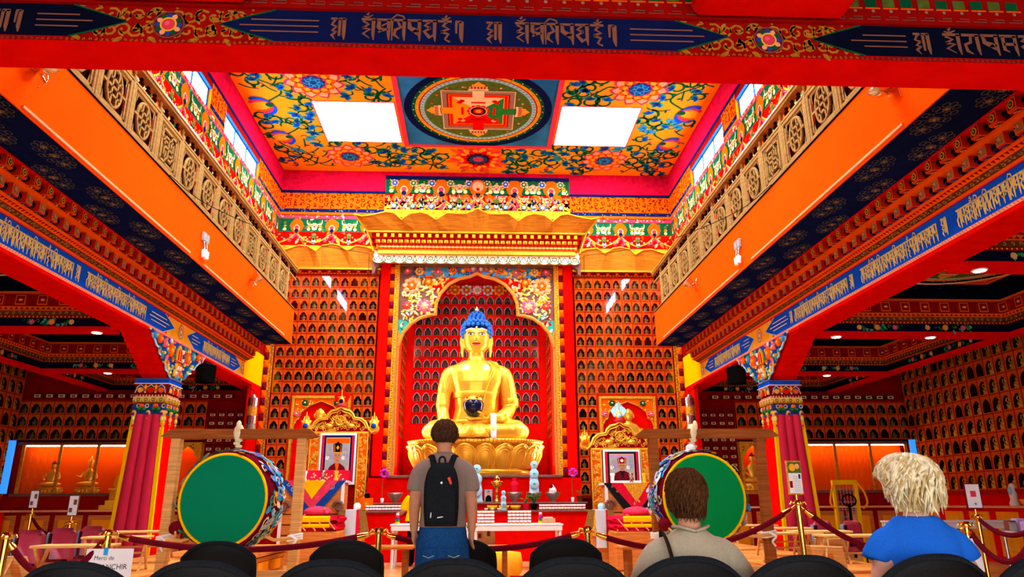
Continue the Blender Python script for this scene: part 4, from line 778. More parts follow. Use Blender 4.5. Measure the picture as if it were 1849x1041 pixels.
b = MB(); P = [(x, -.02, z) for x, z in ARC[::-1]]+[(-x, -.02, z) for x, z in ARC[1:]]; b.tube(P, .045, 8, 'wood'); b.build('arch_moulding', CP)
for s in (-1, 1): b = MB(); b.box((min(s*1.92, s*1.965), -.03, 1.79), (max(s*1.92, s*1.965), .05, 5.3), 'wood'); b.build('side_moulding', CP)
b = MB(); b.box((-1.965, -.06, 6.98), (1.965, .06, 7.05), 'umber'); b.build('lintel', CP)
# ---- cornice and scalloped wooden canopies
AC_ = thing('altar_canopy', 'scalloped wooden canopy with dentil cornice and carved white valance above the Buddha', 'canopy', (0, 0, 0))
sc_ = lambda x, y, Y: at(x, y, 'Y', Y)
b = MB(); b.box((-2.6, 17.1, 7.06), (2.6, YW-.002, 7.3), 'cream'); n = 20; P = []
for i in range(n):
    for k, (dx, dz) in enumerate(((.02, 0), (.25, -.05), (.5, -.065), (.75, -.05), (.98, 0))): P.append((-2.62+5.24*(i+dx)/n, 7.02+dz*.9))
b.prism(P+[(2.62, 7.2), (-2.62, 7.2)], 'cream', (0, 17.06, 0), X3, Z3, (0, .05, 0)); pl = Pl((0, 17.06, 0), X3, Z3, -Y3, .004)
for i in range(n):
    x = -2.62+5.24*(i+.5)/n
    if i % 2: ring(b, pl, x, 7.09, .06, .018, 'black', 1, 10, .045); disc(b, pl, x, 7.08, .03, 'lime', 2, 8)
    else: poly(b, pl, [(x-.07, 7.06), (x, 7.16), (x+.07, 7.06)], 'rose', 1); poly(b, pl, [(x-.045, 7.06), (x, 7.13), (x+.045, 7.06)], 'ice', 2)
    for k in (-1, 1): rib(b, pl, crv([(x+k*.06, 7.0), (x+k*.1, 7.07), (x+k*.13, 7.16)], 4), .014, 'black', 2); disc(b, pl, x+k*.1, 7.03, .02, 'teal', 1, 7)
label(b.build('valance', AC_), 'carved white valance with dark scrolls')
b = MB(); b.box((-2.5, 17.0, 7.19), (2.5, YW-.002, 7.3), 'goldd'); b.box((-2.55, 16.97, 7.3), (2.55, YW-.002, 7.44), 'tang'); pl = Pl((0, 16.97, 0), X3, Z3, -Y3, .003)
for i in range(50):
    for k in range(3): x = -2.5+i*.1+(.05 if k % 2 else 0); rect(b, pl, x, 7.31+k*.043, x+.075, 7.335+k*.043, ('redd', 'peach', 'redd')[k], 1)
b.box((-2.6, 16.93, 7.44), (2.6, YW-.002, 7.56), 'redd'); b.box((-2.66, 16.9, 7.56), (2.66, YW-.002, 7.7), 'redd'); b.box((-2.75, 16.82, 7.7), (2.75, YW-.002, 7.735), 'goldp'); b.build('cornice_body', AC_)
dm = MB(); dm.add([(-.05, 0, -.05), (.05, 0, -.05), (.05, 0, .05), (-.05, 0, .05), (0, -.04, 0)], [(0, 1, 4), (1, 2, 4), (2, 3, 4), (3, 0, 4)], 'goldd'); dm = dm.build('diamond_stud'); db = MB(); db.rbox((-.04, -.05, 0), (.04, .02, .09), .006, 'goldp'); db = db.build('dentil')
COLL.objects.unlink(dm); COLL.objects.unlink(db)
for i in range(36): inst(dm, AC_, (-2.5+i*.1428, 16.93, 7.5))
for i in range(28): inst(db, AC_, (-2.5+i*.1852, 16.9, 7.585))
for s in (-1, 1):
    b = MB(); b.prism([(0, 0), (-.2*s, .0), (-.17*s, -.1), (-.1*s, -.18), (-.08*s, -.3), (-.02*s, -.34)], 'umber', (s*2.66, 17.15, 7.03), X3, Z3, (0, .18, 0)); b.build('corner_bracket', AC_)
Yc = 16.8
cut = [(640, 386.7), (654, 390.2), (671, 387.8), (697, 381.9), (711.4, 384.3), (725, 396.2), (740, 385.5), (759, 383), (773.3, 386.7), (788, 396.2), (806.6, 384.3), (826, 385.5), (842, 385.5), (854, 380.7), (862.6, 376)]
pts = [sc_(x, y, Yc-.25) for x, y in cut]; H2 = [(p.x, p.z) for p in pts]; full = H2+[(-x, z) for x, z in H2[-2::-1]]
zb = 7.735; wb = 2.78; k1 = 9
def canopy(root, top, xb0, xb1, zb, Yb, Yt, seams):
    """flaring board canopy: top outline at Yt, straight bottom at Yb; split at seam indices"""
    n = len(top); xs = [xb0+(xb1-xb0)*i/(n-1) for i in range(n)]; fx = lambda x: xb0+(x-top[0][0])/(top[-1][0]-top[0][0])*(xb1-xb0)
    for a, c in zip(seams[:-1], seams[1:]):
        q = MB(); T = [V((x, Yt, z)) for x, z in top[a:c+1]]; B = [V((fx(x), Yb, zb)) for x, z in top[a:c+1]]; d = V((0, .035, 0)); g = V((.004, 0, 0)); m = c-a+1
        T[-1] -= g; B[-1] -= g; q.add([tuple(p) for p in T+B+[p+d for p in T]+[p+d for p in B]], [(i, i+1, m+i+1, m+i) for i in range(m-1)]+[(2*m+i, 2*m+i+1, 3*m+i+1, 3*m+i) for i in range(m-1)]+[(i, i+1, 2*m+i+1, 2*m+i) for i in range(m-1)]+[(0, m, 3*m, 2*m), (m-1, 2*m-1, 4*m-1, 3*m-1)], 'wood'); q.build('canopy_board', root)
        q = MB(); q.tube([tuple(p+V((0, -.008, 0))) for p in T], .018, 6, 'goldp'); q.build('edge_moulding', root)
canopy(AC_, full, -wb, wb, zb, 16.86, Yc-.25, [0, 9, len(full)-10, len(full)-1])
for s in (-1, 1):
    b = MB(); b.tube([(full[0][0]*-s, Yc-.26, full[0][1]), (s*wb, 16.85, zb), (s*2.62, 17.0, 7.25)], .022, 6, 'goldp'); b.build('edge_moulding', AC_)
for s in (-1, 1):
    SCN = thing('wall_canopy', 'lower scalloped wooden canopy over the niches around the %s portrait' % ('red-hatted' if s > 0 else 'black-hatted'), 'canopy', (0, 0, 0))
    pz = [(505, 450), (517, 450), (540, 442.5), (555, 443.7), (570, 453), (580, 443.7), (598.7, 440), (612.5, 442.5), (627, 452.5), (642.5, 443), (659, 445), (675, 451)]
    T = [(-s*sc_(x, y, 17.15).x, sc_(x, y, 17.15).z) for x, y in pz]
    if s > 0: T = T[::-1]
    canopy(SCN, T, (-5.15 if s < 0 else 2.45), (-2.45 if s < 0 else 5.15), 6.9, 17.35, 17.15, [0, 4, 8, 11] if s < 0 else [0, 3, 7, 11])
    b = MB(); a, c = (-5.17, -2.46) if s < 0 else (2.46, 5.17); b.box((a, 17.3, 6.86), (c, YW-.003, 6.9), 'goldd'); b.box((a, 17.4, 6.77), (c, YW-.003, 6.86), 'redd'); pl = Pl((a, 17.4, 0), X3, Z3, -Y3, .003)
    for i in range(22): b.ell((a+.06+i*.123, 17.39, 6.825), (.045, .03, .026), 'tang' if i % 2 else 'maroon', 7, 4)
    for i in range(34): rect(b, pl, i*.08, 6.77, i*.08+.05, 6.783, 'goldp', 1)
    b.build('cornice', SCN)
# fittings: lamp hidden behind the arch, thin cables
for s, hat in ((-1, 'black'), (1, 'red')):
    LM = thing('strip_light', 'upright strip light hidden behind the arch pillar, %s-hatted side' % hat, 'lamp', (s*1.985, 17.68, 2.0)); b = MB(); b.box((-.012, -.06, 0), (.012, .06, 3.7), 'white'); b.build('housing', LM); b = MB(); b.box((-.016*s if s > 0 else .012, -.05, .03), (-.012*s if s > 0 else .016, .05, 3.67), 'E_tube2'); b.build('tube', LM)
for s, hat in ((-1, 'black'), (1, 'red')):
    b = MB(); b.tube(crv([(s*4.16, 9.0, 5.44), (s*4.1, 10.5, 5.6), (s*3.6, 13.5, 6.2), (s*2.72, 17.05, 7.2)], 8), .006, 5, 'black'); tag(b.build('thin_cable'), 'thin black cable strung from the gallery to the canopy, %s-hatted side' % hat, 'cable')
    b = MB(); b.tube([(s*2.72, 17.05, 7.2), (s*2.72, 17.1, 5.4), (s*2.72, 17.1, 3.0)], .006, 5, 'black'); tag(b.build('hanging_cord'), 'black cord hanging down before the niches on the %s-hatted side' % hat, 'cord')
# ================================================================ the golden Buddha
def ellring(cx, cy, z, rx, ry, n=24, p=1.0, rot=0): return [(cx+rx*(abs(cos(t))**p)*(1 if cos(t) >= 0 else -1), cy+ry*(abs(sin(t))**p)*(1 if sin(t) >= 0 else -1), z) for t in [2*pi*j/n+rot for j in range(n)]]
def remesh(o, vox, sm=6, it=True):
    m = o.modifiers.new('remesh', 'REMESH'); m.mode = 'VOXEL'; m.voxel_size = vox; m.use_smooth_shade = True
    if sm: k = o.modifiers.new('smooth', 'SMOOTH'); k.factor = .5; k.iterations = sm
    return o
BU = thing('buddha_statue', 'large golden seated Buddha with blue curls holding a dark bowl in the red alcove', 'statue', (0, 17.9, 0))
b = MB()
b.loft([ellring(0, 0, 2.7, .62, .42), ellring(0, 0, 3.0, .6, .4), ellring(0, 0, 3.4, .52, .36), ellring(0, -.02, 3.75, .54, .37), ellring(0, -.02, 4.05, .62, .4), ellring(0, 0, 4.33, .68, .38), ellring(0, .02, 4.5, .6, .32), ellring(0, .03, 4.6, .4, .26), ellring(0, .03, 4.64, .25, .22), ellring(0, .02, 4.72, .2, .2), ellring(0, 0, 4.92, .2, .2)], 'gold')
b.loft([ellring(0, -.02, 4.83, .15, .16), ellring(0, -.03, 4.87, .23, .24), ellring(0, -.03, 4.97, .3, .29), ellring(0, -.02, 5.13, .335, .32), ellring(0, 0, 5.35, .345, .34), ellring(0, .02, 5.52, .32, .33), ellring(0, .03, 5.62, .22, .24)], 'gold')
b.tube([(0, -.32, 5.36), (0, -.36, 5.2), (0, -.36, 5.12)], [.03, .045, .05], 8, 'gold')
b.tube(crv([(-.42, .02, 4.36), (-.66, .02, 4.3), (-.79, -.02, 3.78), (-.82, -.1, 3.38), (-.76, -.32, 3.02), (-.75, -.5, 2.85)], 5), [.17]*5+[.195]*5+[.175]*5+[.15]*5+[.115]*5+[.1], 14, 'gold')
b.tube(crv([(.42, .02, 4.36), (.67, .02, 4.3), (.81, .02, 3.78), (.84, -.02, 3.42), (.6, -.4, 3.16), (.3, -.62, 3.12)], 5), [.17]*5+[.19]*5+[.17]*5+[.16]*5+[.13]*5+[.1], 14, 'gold')
for s in (-1, 1):
    b.tube(crv([(s*.3, .1, 2.86), (s*.75, -.15, 2.9), (s*1.08, -.36, 2.84)], 6), [.26]*6+[.25]*6+[.22], 14, 'gold')
    b.tube(crv([(s*1.08, -.36, 2.84), (s*.75, -.68, 2.79), (s*.3, -.82, 2.8), (-s*.1, -.78, 2.83 if s > 0 else 2.77)], 6), [.23]*6+[.19]*6+[.15]*6+[.1], 14, 'gold')
    b.ell((s*1.08, -.36, 2.82), (.23, .25, .2), 'gold', 14, 8)
    b.tube([(s*.35, .03, 5.3), (s*.375, .03, 5.22), (s*.37, .02, 5.05), (s*.355, .0, 4.86), (s*.345, 0, 4.72)], [.04, .06, .045, .045, .03], 8, 'gold')
# right hand over the shin, left hand under the bowl
b.ell((-.75, -.6, 2.8), (.1, .12, .05), 'gold', 10, 6)
for i, dx in enumerate((-.075, -.025, .025, .07)): b.tube([(-.75+dx, -.66, 2.8), (-.75+dx*1.15, -.78, 2.74), (-.75+dx*1.1, -.83, 2.58-.02*(i in (1, 2)))], [.03, .028, .02], 7, 'gold')
b.tube([(-.66, -.62, 2.8), (-.6, -.7, 2.74), (-.6, -.76, 2.66)], [.03, .028, .02], 7, 'gold')
b.ell((.12, -.72, 3.1), (.2, .13, .055), 'gold', 10, 6)
for i, dy in enumerate((-.09, -.03, .03, .09)): b.tube([(.0, -.72+dy, 3.09), (-.16, -.72+dy*1.1, 3.08), (-.27+.03*abs(i-1.5), -.72+dy, 3.12)], [.034, .032, .022], 7, 'gold')
b.tube([(.2, -.84, 3.14), (.1, -.9, 3.22), (.02, -.9, 3.26)], [.036, .034, .024], 7, 'gold')
BODY = remesh(b.build('body', BU), .022, 5)
# robe over the left shoulder, waist sash, lap cloth
b = MB(); rings = []
prof = [(2.95, .62, .42, 0), (3.4, .55, .39, 0), (3.75, .57, .4, -.02), (4.05, .67, .43, -.02), (4.3, .73, .41, 0), (4.45, .66, .35, .02), (4.55, .45, .29, .03)]
for z, rx, ry, cy in prof:
    t = (z-2.95)/1.6; a0 = -pi*.5+(.15+.5*t)-.42*(1-t)*0; q = []
    for j in range(19): a = a0+(pi*.52+.9)*j/18; q.append((rx*cos(a)*(1+.012*sin(j*3)), cy+ry*sin(a)*(1+.012*sin(j*3)), z))
    rings.append(q)
b.loft(rings, 'goldd', False, True, False); o = b.build('robe', BU); o.modifiers.new('s', 'SOLIDIFY').thickness = .03
b = MB(); edge = [r[0] for r in rings]; b.tube([(x, y-.015, z) for x, y, z in edge], .05, 8, 'goldd', flat=.4); b.tube(crv([(.3, -.1, 4.58), (.5, .05, 4.58), (.62, .2, 4.45)], 4), .04, 8, 'goldd'); b.build('robe_hem', BU)
b = MB(); b.tube(crv([(.44, .02, 4.36), (.68, .02, 4.29), (.82, .02, 3.78), (.86, -.02, 3.45)], 5), [.18]*5+[.205]*5+[.2]*5+[.21], 16, 'gold'); b.lathe([(.2, 0), (.22, .02), (.22, .16), (.2, .18)], 18, 'goldd', (.85, 0, 3.5))
for k in range(6): b.tube([(.66+.03*k, -.17, 4.25-.02*k), (.7+.03*k, -.2, 3.9), (.74+.025*k, -.2, 3.6)], .014, 5, 'gold')
b.build('sleeve', BU)
b = MB(); b.loft([ellring(0, -.02, 3.66, .555, .395), ellring(0, -.02, 3.68, .572, .412), ellring(0, -.02, 3.8, .578, .416), ellring(0, -.02, 3.82, .56, .4)], 'goldd'); b.loft([ellring(0, -.01, 3.0, .63, .44), ellring(0, -.01, 3.02, .645, .46), ellring(0, -.01, 3.1, .635, .45), ellring(0, -.01, 3.12, .61, .43)], 'goldd'); b.build('waist_sash', BU)
b = MB()
for s, x0 in ((-1, -.35), (1, .1)):
    R_ = []
    for i in range(9):
        t = i/8; c = (s*.05+(x0-s*.05)*t, -.62-.42*sin(t*1.5), 2.98-.36*t*t); w = .1+.12*t; R_.append([(c[0]-w, c[1]+.03, c[2]), (c[0]-w*.3, c[1]-.02, c[2]+.02), (c[0]+w*.3, c[1]-.03, c[2]+.02), (c[0]+w, c[1]+.03, c[2])])
    b.loft(R_, 'gold', False, True, False)
o = b.build('lap_cloth', BU); o.modifiers.new('s', 'SOLIDIFY').thickness = .02
b = MB(); R_ = [[(.42+dx, -.72-.26*sin(min(t*2, 1.57)), 3.22-.62*t) for dx in (-.06, -.02, .03, .07)] for t in [i/8 for i in range(9)]]; b.loft(R_, 'white', False, True, False); o = b.build('offering_scarf', BU); o.modifiers.new('s', 'SOLIDIFY').thickness = .012; label(o, 'white offering scarf')
# bowl
b = MB(); b.lathe([(.07, 0), (.13, .02), (.22, .14), (.255, .26), (.25, .33), (.215, .38), (.2, .385), (.2, .35)], 24, 'glaze', (-.06, -.74, 3.14)); o = b.build('alms_bowl', BU); label(o, 'glossy dark blue alms bowl'); 
b = MB(); b.lathe([(.2, .34), (.2, .4), (.16, .45), (.05, .5)], 20, 'goldd', (-.06, -.74, 3.14)); 
for k in range(12): b.ell((-.06+.16*cos(k*.52), -.74+.16*sin(k*.52), 3.56), .04, ('white', 'red', 'goldp')[k % 3], 7, 4)
b.build('bowl_offering', BU)
# hair
b = MB(); b.loft([ellring(0, .04, 5.2, .33, .3), ellring(0, .03, 5.42, .36, .36), ellring(0, .03, 5.56, .34, .35), ellring(0, .03, 5.64, .27, .28), ellring(0, .03, 5.7, .18, .18), ellring(0, .03, 5.82, .17, .17), ellring(0, .03, 5.92, .1, .1)], 'navy'); b.build('hair_cap', BU)
b = MB()
for z, rx, ry, n in ((5.24, .36, .34, 20), (5.34, .375, .36, 20), (5.44, .378, .372, 20), (5.53, .36, .36, 19), (5.61, .31, .32, 17), (5.66, .235, .245, 13), (5.73, .195, .195, 11), (5.8, .185, .185, 10), (5.86, .14, .14, 8), (5.91, .06, .06, 5)):
    for j in range(n):
        a = 2*pi*(j+.5*(int(z*100) % 2))/n; x, y = rx*cos(a), .03+ry*sin(a)
        if sin(a) < -.35 and z < 5.5 and abs(x) < .3: continue
        b.ell((x, y, z), .05, 'curls', 8, 6)
label(b.build('hair_curls', BU), 'rows of bright blue hair curls'); b = MB(); b.lathe([(.03, 5.94), (.05, 5.98), (.03, 6.03), (.005, 6.08)], 8, 'cream', (0, .03, 0)); b.build('crown_jewel', BU)
# face
b = MB()
for s in (-1, 1):
    b.ell((s*.145, -.322, 5.262), (.085, .024, .028), 'white', 10, 6, Matrix.Rotation(s*.35, 3, 'Z')); b.ell((s*.14, -.343, 5.256), (.032, .012, .022), 'navy', 8, 5); b.tube(crv([(s*.05, -.345, 5.285), (s*.145, -.352, 5.295), (s*.235, -.3, 5.27)], 4), .013, 5, 'umber')
    b.tube(crv([(s*.03, -.362, 5.345), (s*.13, -.362, 5.4), (s*.27, -.28, 5.37)], 5), .013, 5, 'white')
b.build('eyes', BODY); b = MB(); b.ell((0, -.36, 5.43), .026, 'white', 8, 6); b.build('forehead_dot', BODY)
b = MB(); b.tube(crv([(-.1, -.318, 5.015), (-.04, -.345, 5.025), (0, -.347, 5.018), (.04, -.345, 5.025), (.1, -.318, 5.015)], 4), .016, 6, 'redd'); b.tube(crv([(-.07, -.325, 4.998), (0, -.348, 4.985), (.07, -.325, 4.998)], 4), .017, 6, 'rose'); b.build('lips', BODY)
# lotus throne
LT = thing('lotus_throne', 'golden lotus throne of rounded petals under the seated Buddha', 'throne', (0, 17.9, 1.78))
b = MB(); wb_ = lambda t: 1; b.lathe([(1.3, 0), (1.34, .02), (1.34, .13), (1.28, .15), (1.2, .17), (1.3, .45), (1.42, .68), (1.44, .72)], 48, 'gold', sy=.62); b.build('lotus_base', LT)
b = MB(); b.lathe([(1.44, .7), (1.6, .72), (1.66, .8), (1.63, .84), (1.5, .85)], 64, 'gold', sy=.62)
for k in range(110): a = 2*pi*k/110; b.tube([(1.6*cos(a), 1.6*.62*sin(a), .72), (1.665*cos(a), 1.665*.62*sin(a), .83)], .014, 4, 'goldd', sm=False)
b.build('stamen_rim', LT)
def petal(w, h):
    m = MB(); rows = []; N = 9
    for i in range(N):
        t = i/(N-1); hw = w/2*min(1, (.62+.5*t) if t < .6 else .92*sqrt(max(0, 1-((t-.6)/.4)**2))+.05); out = .06+.17*sin(t*2.2)+(.1*(t-.8)*5 if t > .8 else 0)
        rows.append([(hw*u, -out-.07*(1-u*u), h*t) for u in [k/6*2-1 for k in range(7)]])
    m.loft(rows, 'gold', False, True, False)
    for sc in (.98, .68, .42):
        L = [(w/2*sc*.75, h*.03)]+[(w/2*sc*cos(a), h*(.55+.0)+h*(.42*sc+.0)*sin(a)) for a in [pi*k/10 for k in range(11)]]+[(-w/2*sc*.75, h*.03)]
        P = []
        for x, z in L: t = z/h; P.append((x, -(.06+.17*sin(t*2.2)+(.5*(t-.8) if t > .8 else 0))-.07*(1-min(1, (x/(w/2))**2))-.008, z))
        m.tube(P, .016, 5, 'gold', flat=.8)
    return m
pt = petal(.5, .56).build('lotus_petal'); COLL.objects.unlink(pt)
for k in range(20):
    a = 2*pi*(k+.5)/20; ca, sa = cos(a), sin(a); r = 1.33; p = (r*ca, r*.62*sa, .16); inst(pt, LT, p, atan2(ca, -sa/.62))
# ================================================================ altar steps and offerings
pX = lambda x, y, Y: at(x, y, 'Y', Y).x
pZ = lambda x, y, Y: at(x, y, 'Y', Y).z
AS = thing('altar_steps', 'stepped red altar with wooden shelf edges below the golden Buddha', 'altar', (0, 0, 0))
b = MB(); b.box((-2.44, 16.82, 0), (2.44, 17.36, 1.72), 'red'); b.box((-1.99, 17.36, 0), (1.99, 19.1, 1.72), 'red'); b.build('upper_step', AS)
b = MB(); b.rbox((-2.0, 16.76, 1.72), (2.0, 17.36, 1.78), .01, 'umber'); b.box((-1.98, 17.36, 1.72), (1.98, 19.1, 1.78), 'redd'); b.build('upper_ledge', AS)
b = MB(); b.box((-2.42, 16.15, 0), (2.42, 16.82, 1.14), 'red'); b.build('middle_step', AS); b = MB(); b.rbox((-2.46, 16.08, 1.14), (2.46, 16.82, 1.18), .01, 'umber'); b.build('shelf', AS)
b = MB(); b.box((-2.42, 15.75, 0), (2.42, 16.15, .975), 'red'); b.build('lower_step', AS); b = MB(); b.rbox((-2.46, 15.68, .975), (2.46, 16.15, 1.015), .01, 'umber'); b.build('shelf', AS)
for x in (.45,): 
    q = MB()
    for k in range(4): q.box((x-.16, 15.742, .12+k*.035), (x+.16, 15.752, .14+k*.035), 'white')
    q.build('vent_grille', AS)
b = MB(); b.lathe([(.05, 0), (.06, .01), (.05, .03), (.1, .08), (.15, .15), (.17, .2), (.16, .2), (.13, .14), (.0, .06)], 20, 'steel'); BOWL = b.build('offering_bowl'); COLL.objects.unlink(BOWL)
Z1, Z2 = 1.181, 1.016
for i, (x, w_) in enumerate(((714, 'beside the black flower vase'), (808, 'behind the yellow shirt'), (929, 'under the red vase'), (964, 'under the white disc torma'), (998, 'under the white conch'))):
    o = inst(BOWL, None, (pX(x, 885, 16.45), 16.45, Z1), 0, 1.05); tag(o, 'steel footed offering bowl on the altar shelf, %s' % w_, 'bowl', 'steel offering bowls')
xv = lambda x, Y=16.45: pX(x, 880, Y)
def lathe_thing(name, lab, cat, loc, prof, mt, n=16, grp=None, extra=None):
    m = MB(); m.lathe(prof, n, mt); 
    if extra: extra(m)
    o = m.build(name, None, loc); return tag(o, lab, cat, grp)
zb = Z1+.205
lathe_thing('red_vase', 'tall glossy red vase standing in a steel bowl', 'vase', (xv(929), 16.45, zb-.03), [(.045, 0), (.06, .02), (.05, .05), (.085, .18), (.09, .22), (.05, .27), (.04, .3), (.055, .31), (.04, .34)], 'satin')
def torma(name, lab, loc, k):
    T = thing(name, lab, 'torma', loc); m = MB(); m.lathe([(.11*k, 0), (.12*k, .02), (.1*k, .05), (.085*k, .3*k), (.03*k, .62*k)], 12, 'ice', sy=.5); m.build('body', T)
    for z, r in ((.2, .1), (.4, .095), (.58, .075)):
        m = MB(Matrix.Translation((0, -.06*k, z*k)) @ Matrix.Rotation(pi/2, 4, 'X')); m.lathe([(r*k, 0), (r*k, .015), (r*.8*k, .025), (r*.5*k, .02), (r*.3*k, .035), (.005, .035)], 18, 'ice'); m.lathe([(r*.25*k, .03), (r*.2*k, .045), (.005, .046)], 8, 'teal'); m.build('disc', T)
torma('disc_torma', 'white and pale blue offering torma of stacked discs in a steel bowl', (xv(964), 16.4, zb-.03), 1.08)
torma('disc_torma', 'green and white torma of stacked discs right beside the standing man', (xv(861, 16.6), 16.6, Z1), 1.25); torma('disc_torma', 'small pale torma of two discs on the lower altar shelf', (xv(909, 15.9), 15.9, Z2), .62)
lathe_thing('white_conch', 'white conch with a red knob resting in a steel bowl', 'shell', (xv(998), 16.45, zb-.03), [(.02, 0), (.07, .03), (.085, .08), (.06, .13), (.025, .17), (.01, .2)], 'white', 12, None, lambda m: (m.ell((-.03, -.03, .16), (.04, .04, .06), 'redd', 8, 5), m.ell((.05, -.05, .05), (.03, .03, .03), 'cream', 8, 5)))
lathe_thing('butter_lamp', 'tall brass butter lamp with a wide cup on the altar shelf', 'lamp', (xv(897), 16.4, Z1), [(.08, 0), (.085, .02), (.04, .06), (.03, .1), (.05, .14), (.03, .18), (.035, .28), (.06, .32), (.13, .4), (.14, .44), (.06, .45), (.08, .48), (.02, .56)], 'brass', 18)
lathe_thing('flower_vase', 'small black vase with a sprig at the end of the altar shelf', 'vase', (-2.36, 16.4, Z1), [(.05, 0), (.06, .02), (.05, .08), (.065, .16), (.05, .2)], 'black', 12, None, lambda m: (m.tube([(0, 0, .18), (-.05, 0, .26), (-.12, 0, .33)], .006, 5, 'leaf'),))
def plant(name, lab, loc, pot, n, l, c, sp=.6, potc='black', seed=1):
    T = thing(name, lab, 'plant', loc); m = MB(); m.lathe([(.05, 0), (.075, .12), (.08, .13), (.065, .13)], 12, potc); m.build('pot', T); R = random.Random(seed)
    for i in range(n):
        a, e = R.uniform(0, 6.28), R.uniform(.5, 1); m = MB(); P = [(0, 0, .12), (cos(a)*l*sp*.4, sin(a)*l*sp*.4, .12+l*e*.7), (cos(a)*l*sp, sin(a)*l*sp, .12+l*e*(.95-.3*sp))]; m.tube(crv(P, 4), [.006]+[.018]*6+[.01, .002], 5, c, flat=.3); m.build('leaf', T)
    return T
plant('spider_plant', 'dark green long-leaved pot plant on the lower altar shelf', (xv(964, 15.9), 15.9, Z2), 1, 16, .3, 'leaf', .55, 'black', 2); plant('red_pot_plant', 'sparse dry plant in a red pot on the lower altar shelf', (xv(949, 15.9), 15.85, Z2), 1, 8, .24, 'moss', .6, 'satin', 4)
T = plant('potted_orchid', 'black pot plant at the end of the altar shelf by the red-hatted portrait', (2.34, 16.4, Z1), 1, 4, .2, 'moss', .5, 'brown', 6)
for x, lab in ((692, 'magenta orchid spray before the bead border near the black-hatted portrait'), (1033, 'magenta orchid spray before the pillar near the red-hatted portrait')):
    X = pX(x, 857, 16.6); T = thing('orchid_spray', lab, 'flower', (X, 16.6, Z1)); m = MB(); m.lathe([(.03, 0), (.04, .08), (.03, .1)], 8, 'white'); m.tube(crv([(0, 0, .08), (-.01, 0, .4), (.02, 0, .62)], 4), .006, 5, 'leaf'); m.build('stem', T); m = MB()
    for k in range(14): m.ell((.02+.1*cos(k*2.4)*(.4+.04*k), -.02*sin(k), .64+.08*sin(k*2.4)), (.03, .012, .028), 'orchid', 6, 4)
    m.build('blossoms', T)
T = thing('portrait_photo', 'small framed portrait of a seated person in black on the altar', 'photo', (xv(882, 16.3), 16.3, Z1)); m = MB(); m.rbox((-.09, 0, 0), (.09, .02, .27), .006, 'greyblue'); m.build('frame', T); m = MB(); pl = Pl((0, -.001, 0), X3, Z3, -Y3, .001); rect(m, pl, -.075, .015, .075, .255, 'grey', 0.5); poly(m, pl, [(-.07, .015), (-.06, .11), (-.02, .15), (.03, .15), (.065, .1), (.07, .015)], 'black', 1); disc(m, pl, .0, .185, .03, 'skin', 2, 10, .04); disc(m, pl, .0, .215, .03, 'black', 1.5, 10, .025); m.build('print', T)
# small bowls on the lower shelf
BW = MB(); BW.lathe([(.05, 0), (.09, .03), (.12, .1), (.11, .1), (.0, .05)], 14, 'goldp'); BW = BW.build('shallow_bowl'); COLL.objects.unlink(BW); CU = MB(); CU.lathe([(.03, 0), (.045, .03), (.05, .06), (.043, .06), (.0, .02)], 10, 'cream'); CU = CU.build('tea_cup'); COLL.objects.unlink(CU)
for x, l in ((889, 'left of the small disc torma, under a glass'), (910, 'under the small disc torma'), (931, 'holding a white ball')): tag(inst(BW, None, (xv(x, 15.95), 15.98, Z2)), 'shallow yellow bowl on the altar, '+l, 'bowl', 'yellow bowls')
for x in (878, 889, 901): tag(inst(CU, None, (xv(x, 15.8), 15.78, Z2), 0, .8), 'small cream cup in front of the shallow yellow bowls', 'cup', 'cream cups on the altar')
# stacked offering cups
cp = MB(); cp.lathe([(.028, 0), (.03, .004), (.033, .028)], 8, 'plum'); cp.lathe([(.0335, .028), (.037, .055), (.03, .056)], 8, 'white'); cp.lathe([(.0305, .016), (.034, .018), (.034, .028)], 8, 'goldp'); CUP = cp.build('offering_cup'); COLL.objects.unlink(CUP)
def cups(x0, x1, Y, z, n, tiers, lab, grp):
    for t in range(tiers):
        for i in range(n): tag(inst(CUP, None, (x0+(x1-x0)*i/(n-1), Y, z+t*.0575), 0), lab, 'cup', grp)
cups(xv(666, 15.9), xv(757, 15.9), 15.8, Z2, 17, 2, 'small purple and white offering cup in the row by the black-hatted throne', 'offering cups on the shelf by the black-hatted throne')
cups(xv(975, 15.9), xv(1052, 15.9), 15.8, Z2, 15, 2, 'small purple and white offering cup in the row by the red-hatted throne', 'offering cups on the shelf by the red-hatted throne')
# ---- white tables before the altar
def table(lab, x0, x1, y0, y1, zt):
    T = thing('white_table', lab, 'table', ((x0+x1)/2, (y0+y1)/2, 0)); w, d = (x1-x0)/2, (y1-y0)/2; m = MB(); m.rbox((-w, -d, zt-.03), (w, d, zt), .008, 'tablew'); m.build('tabletop', T); m = MB(); m.rbox((-w+.02, -d+.01, zt-.12), (w-.02, -d+.04, zt-.031), .005, 'tablew'); m.rbox((-w+.02, d-.04, zt-.12), (w-.02, d-.01, zt-.031), .005, 'tablew'); m.build('apron', T)
    for sx in (-1, 1):
        for sy in (-1, 1): m = MB(); m.tube([(sx*(w-.06), sy*(d-.05), 0), (sx*(w-.06), sy*(d-.05), zt-.03)], .028, 8, 'tablew'); m.build('leg', T)
    return T
xa, xb, xc = pX(708, 940, 14.5), pX(852, 940, 14.5), pX(1013, 945, 14.2)
table('white folding table beside the standing man, toward the black-hatted throne', xa, xb-.02, 14.15, 14.85, .79); table('white folding table with cup stacks, toward the red-hatted throne', xb+.02, xc, 13.8, 14.5, .79)
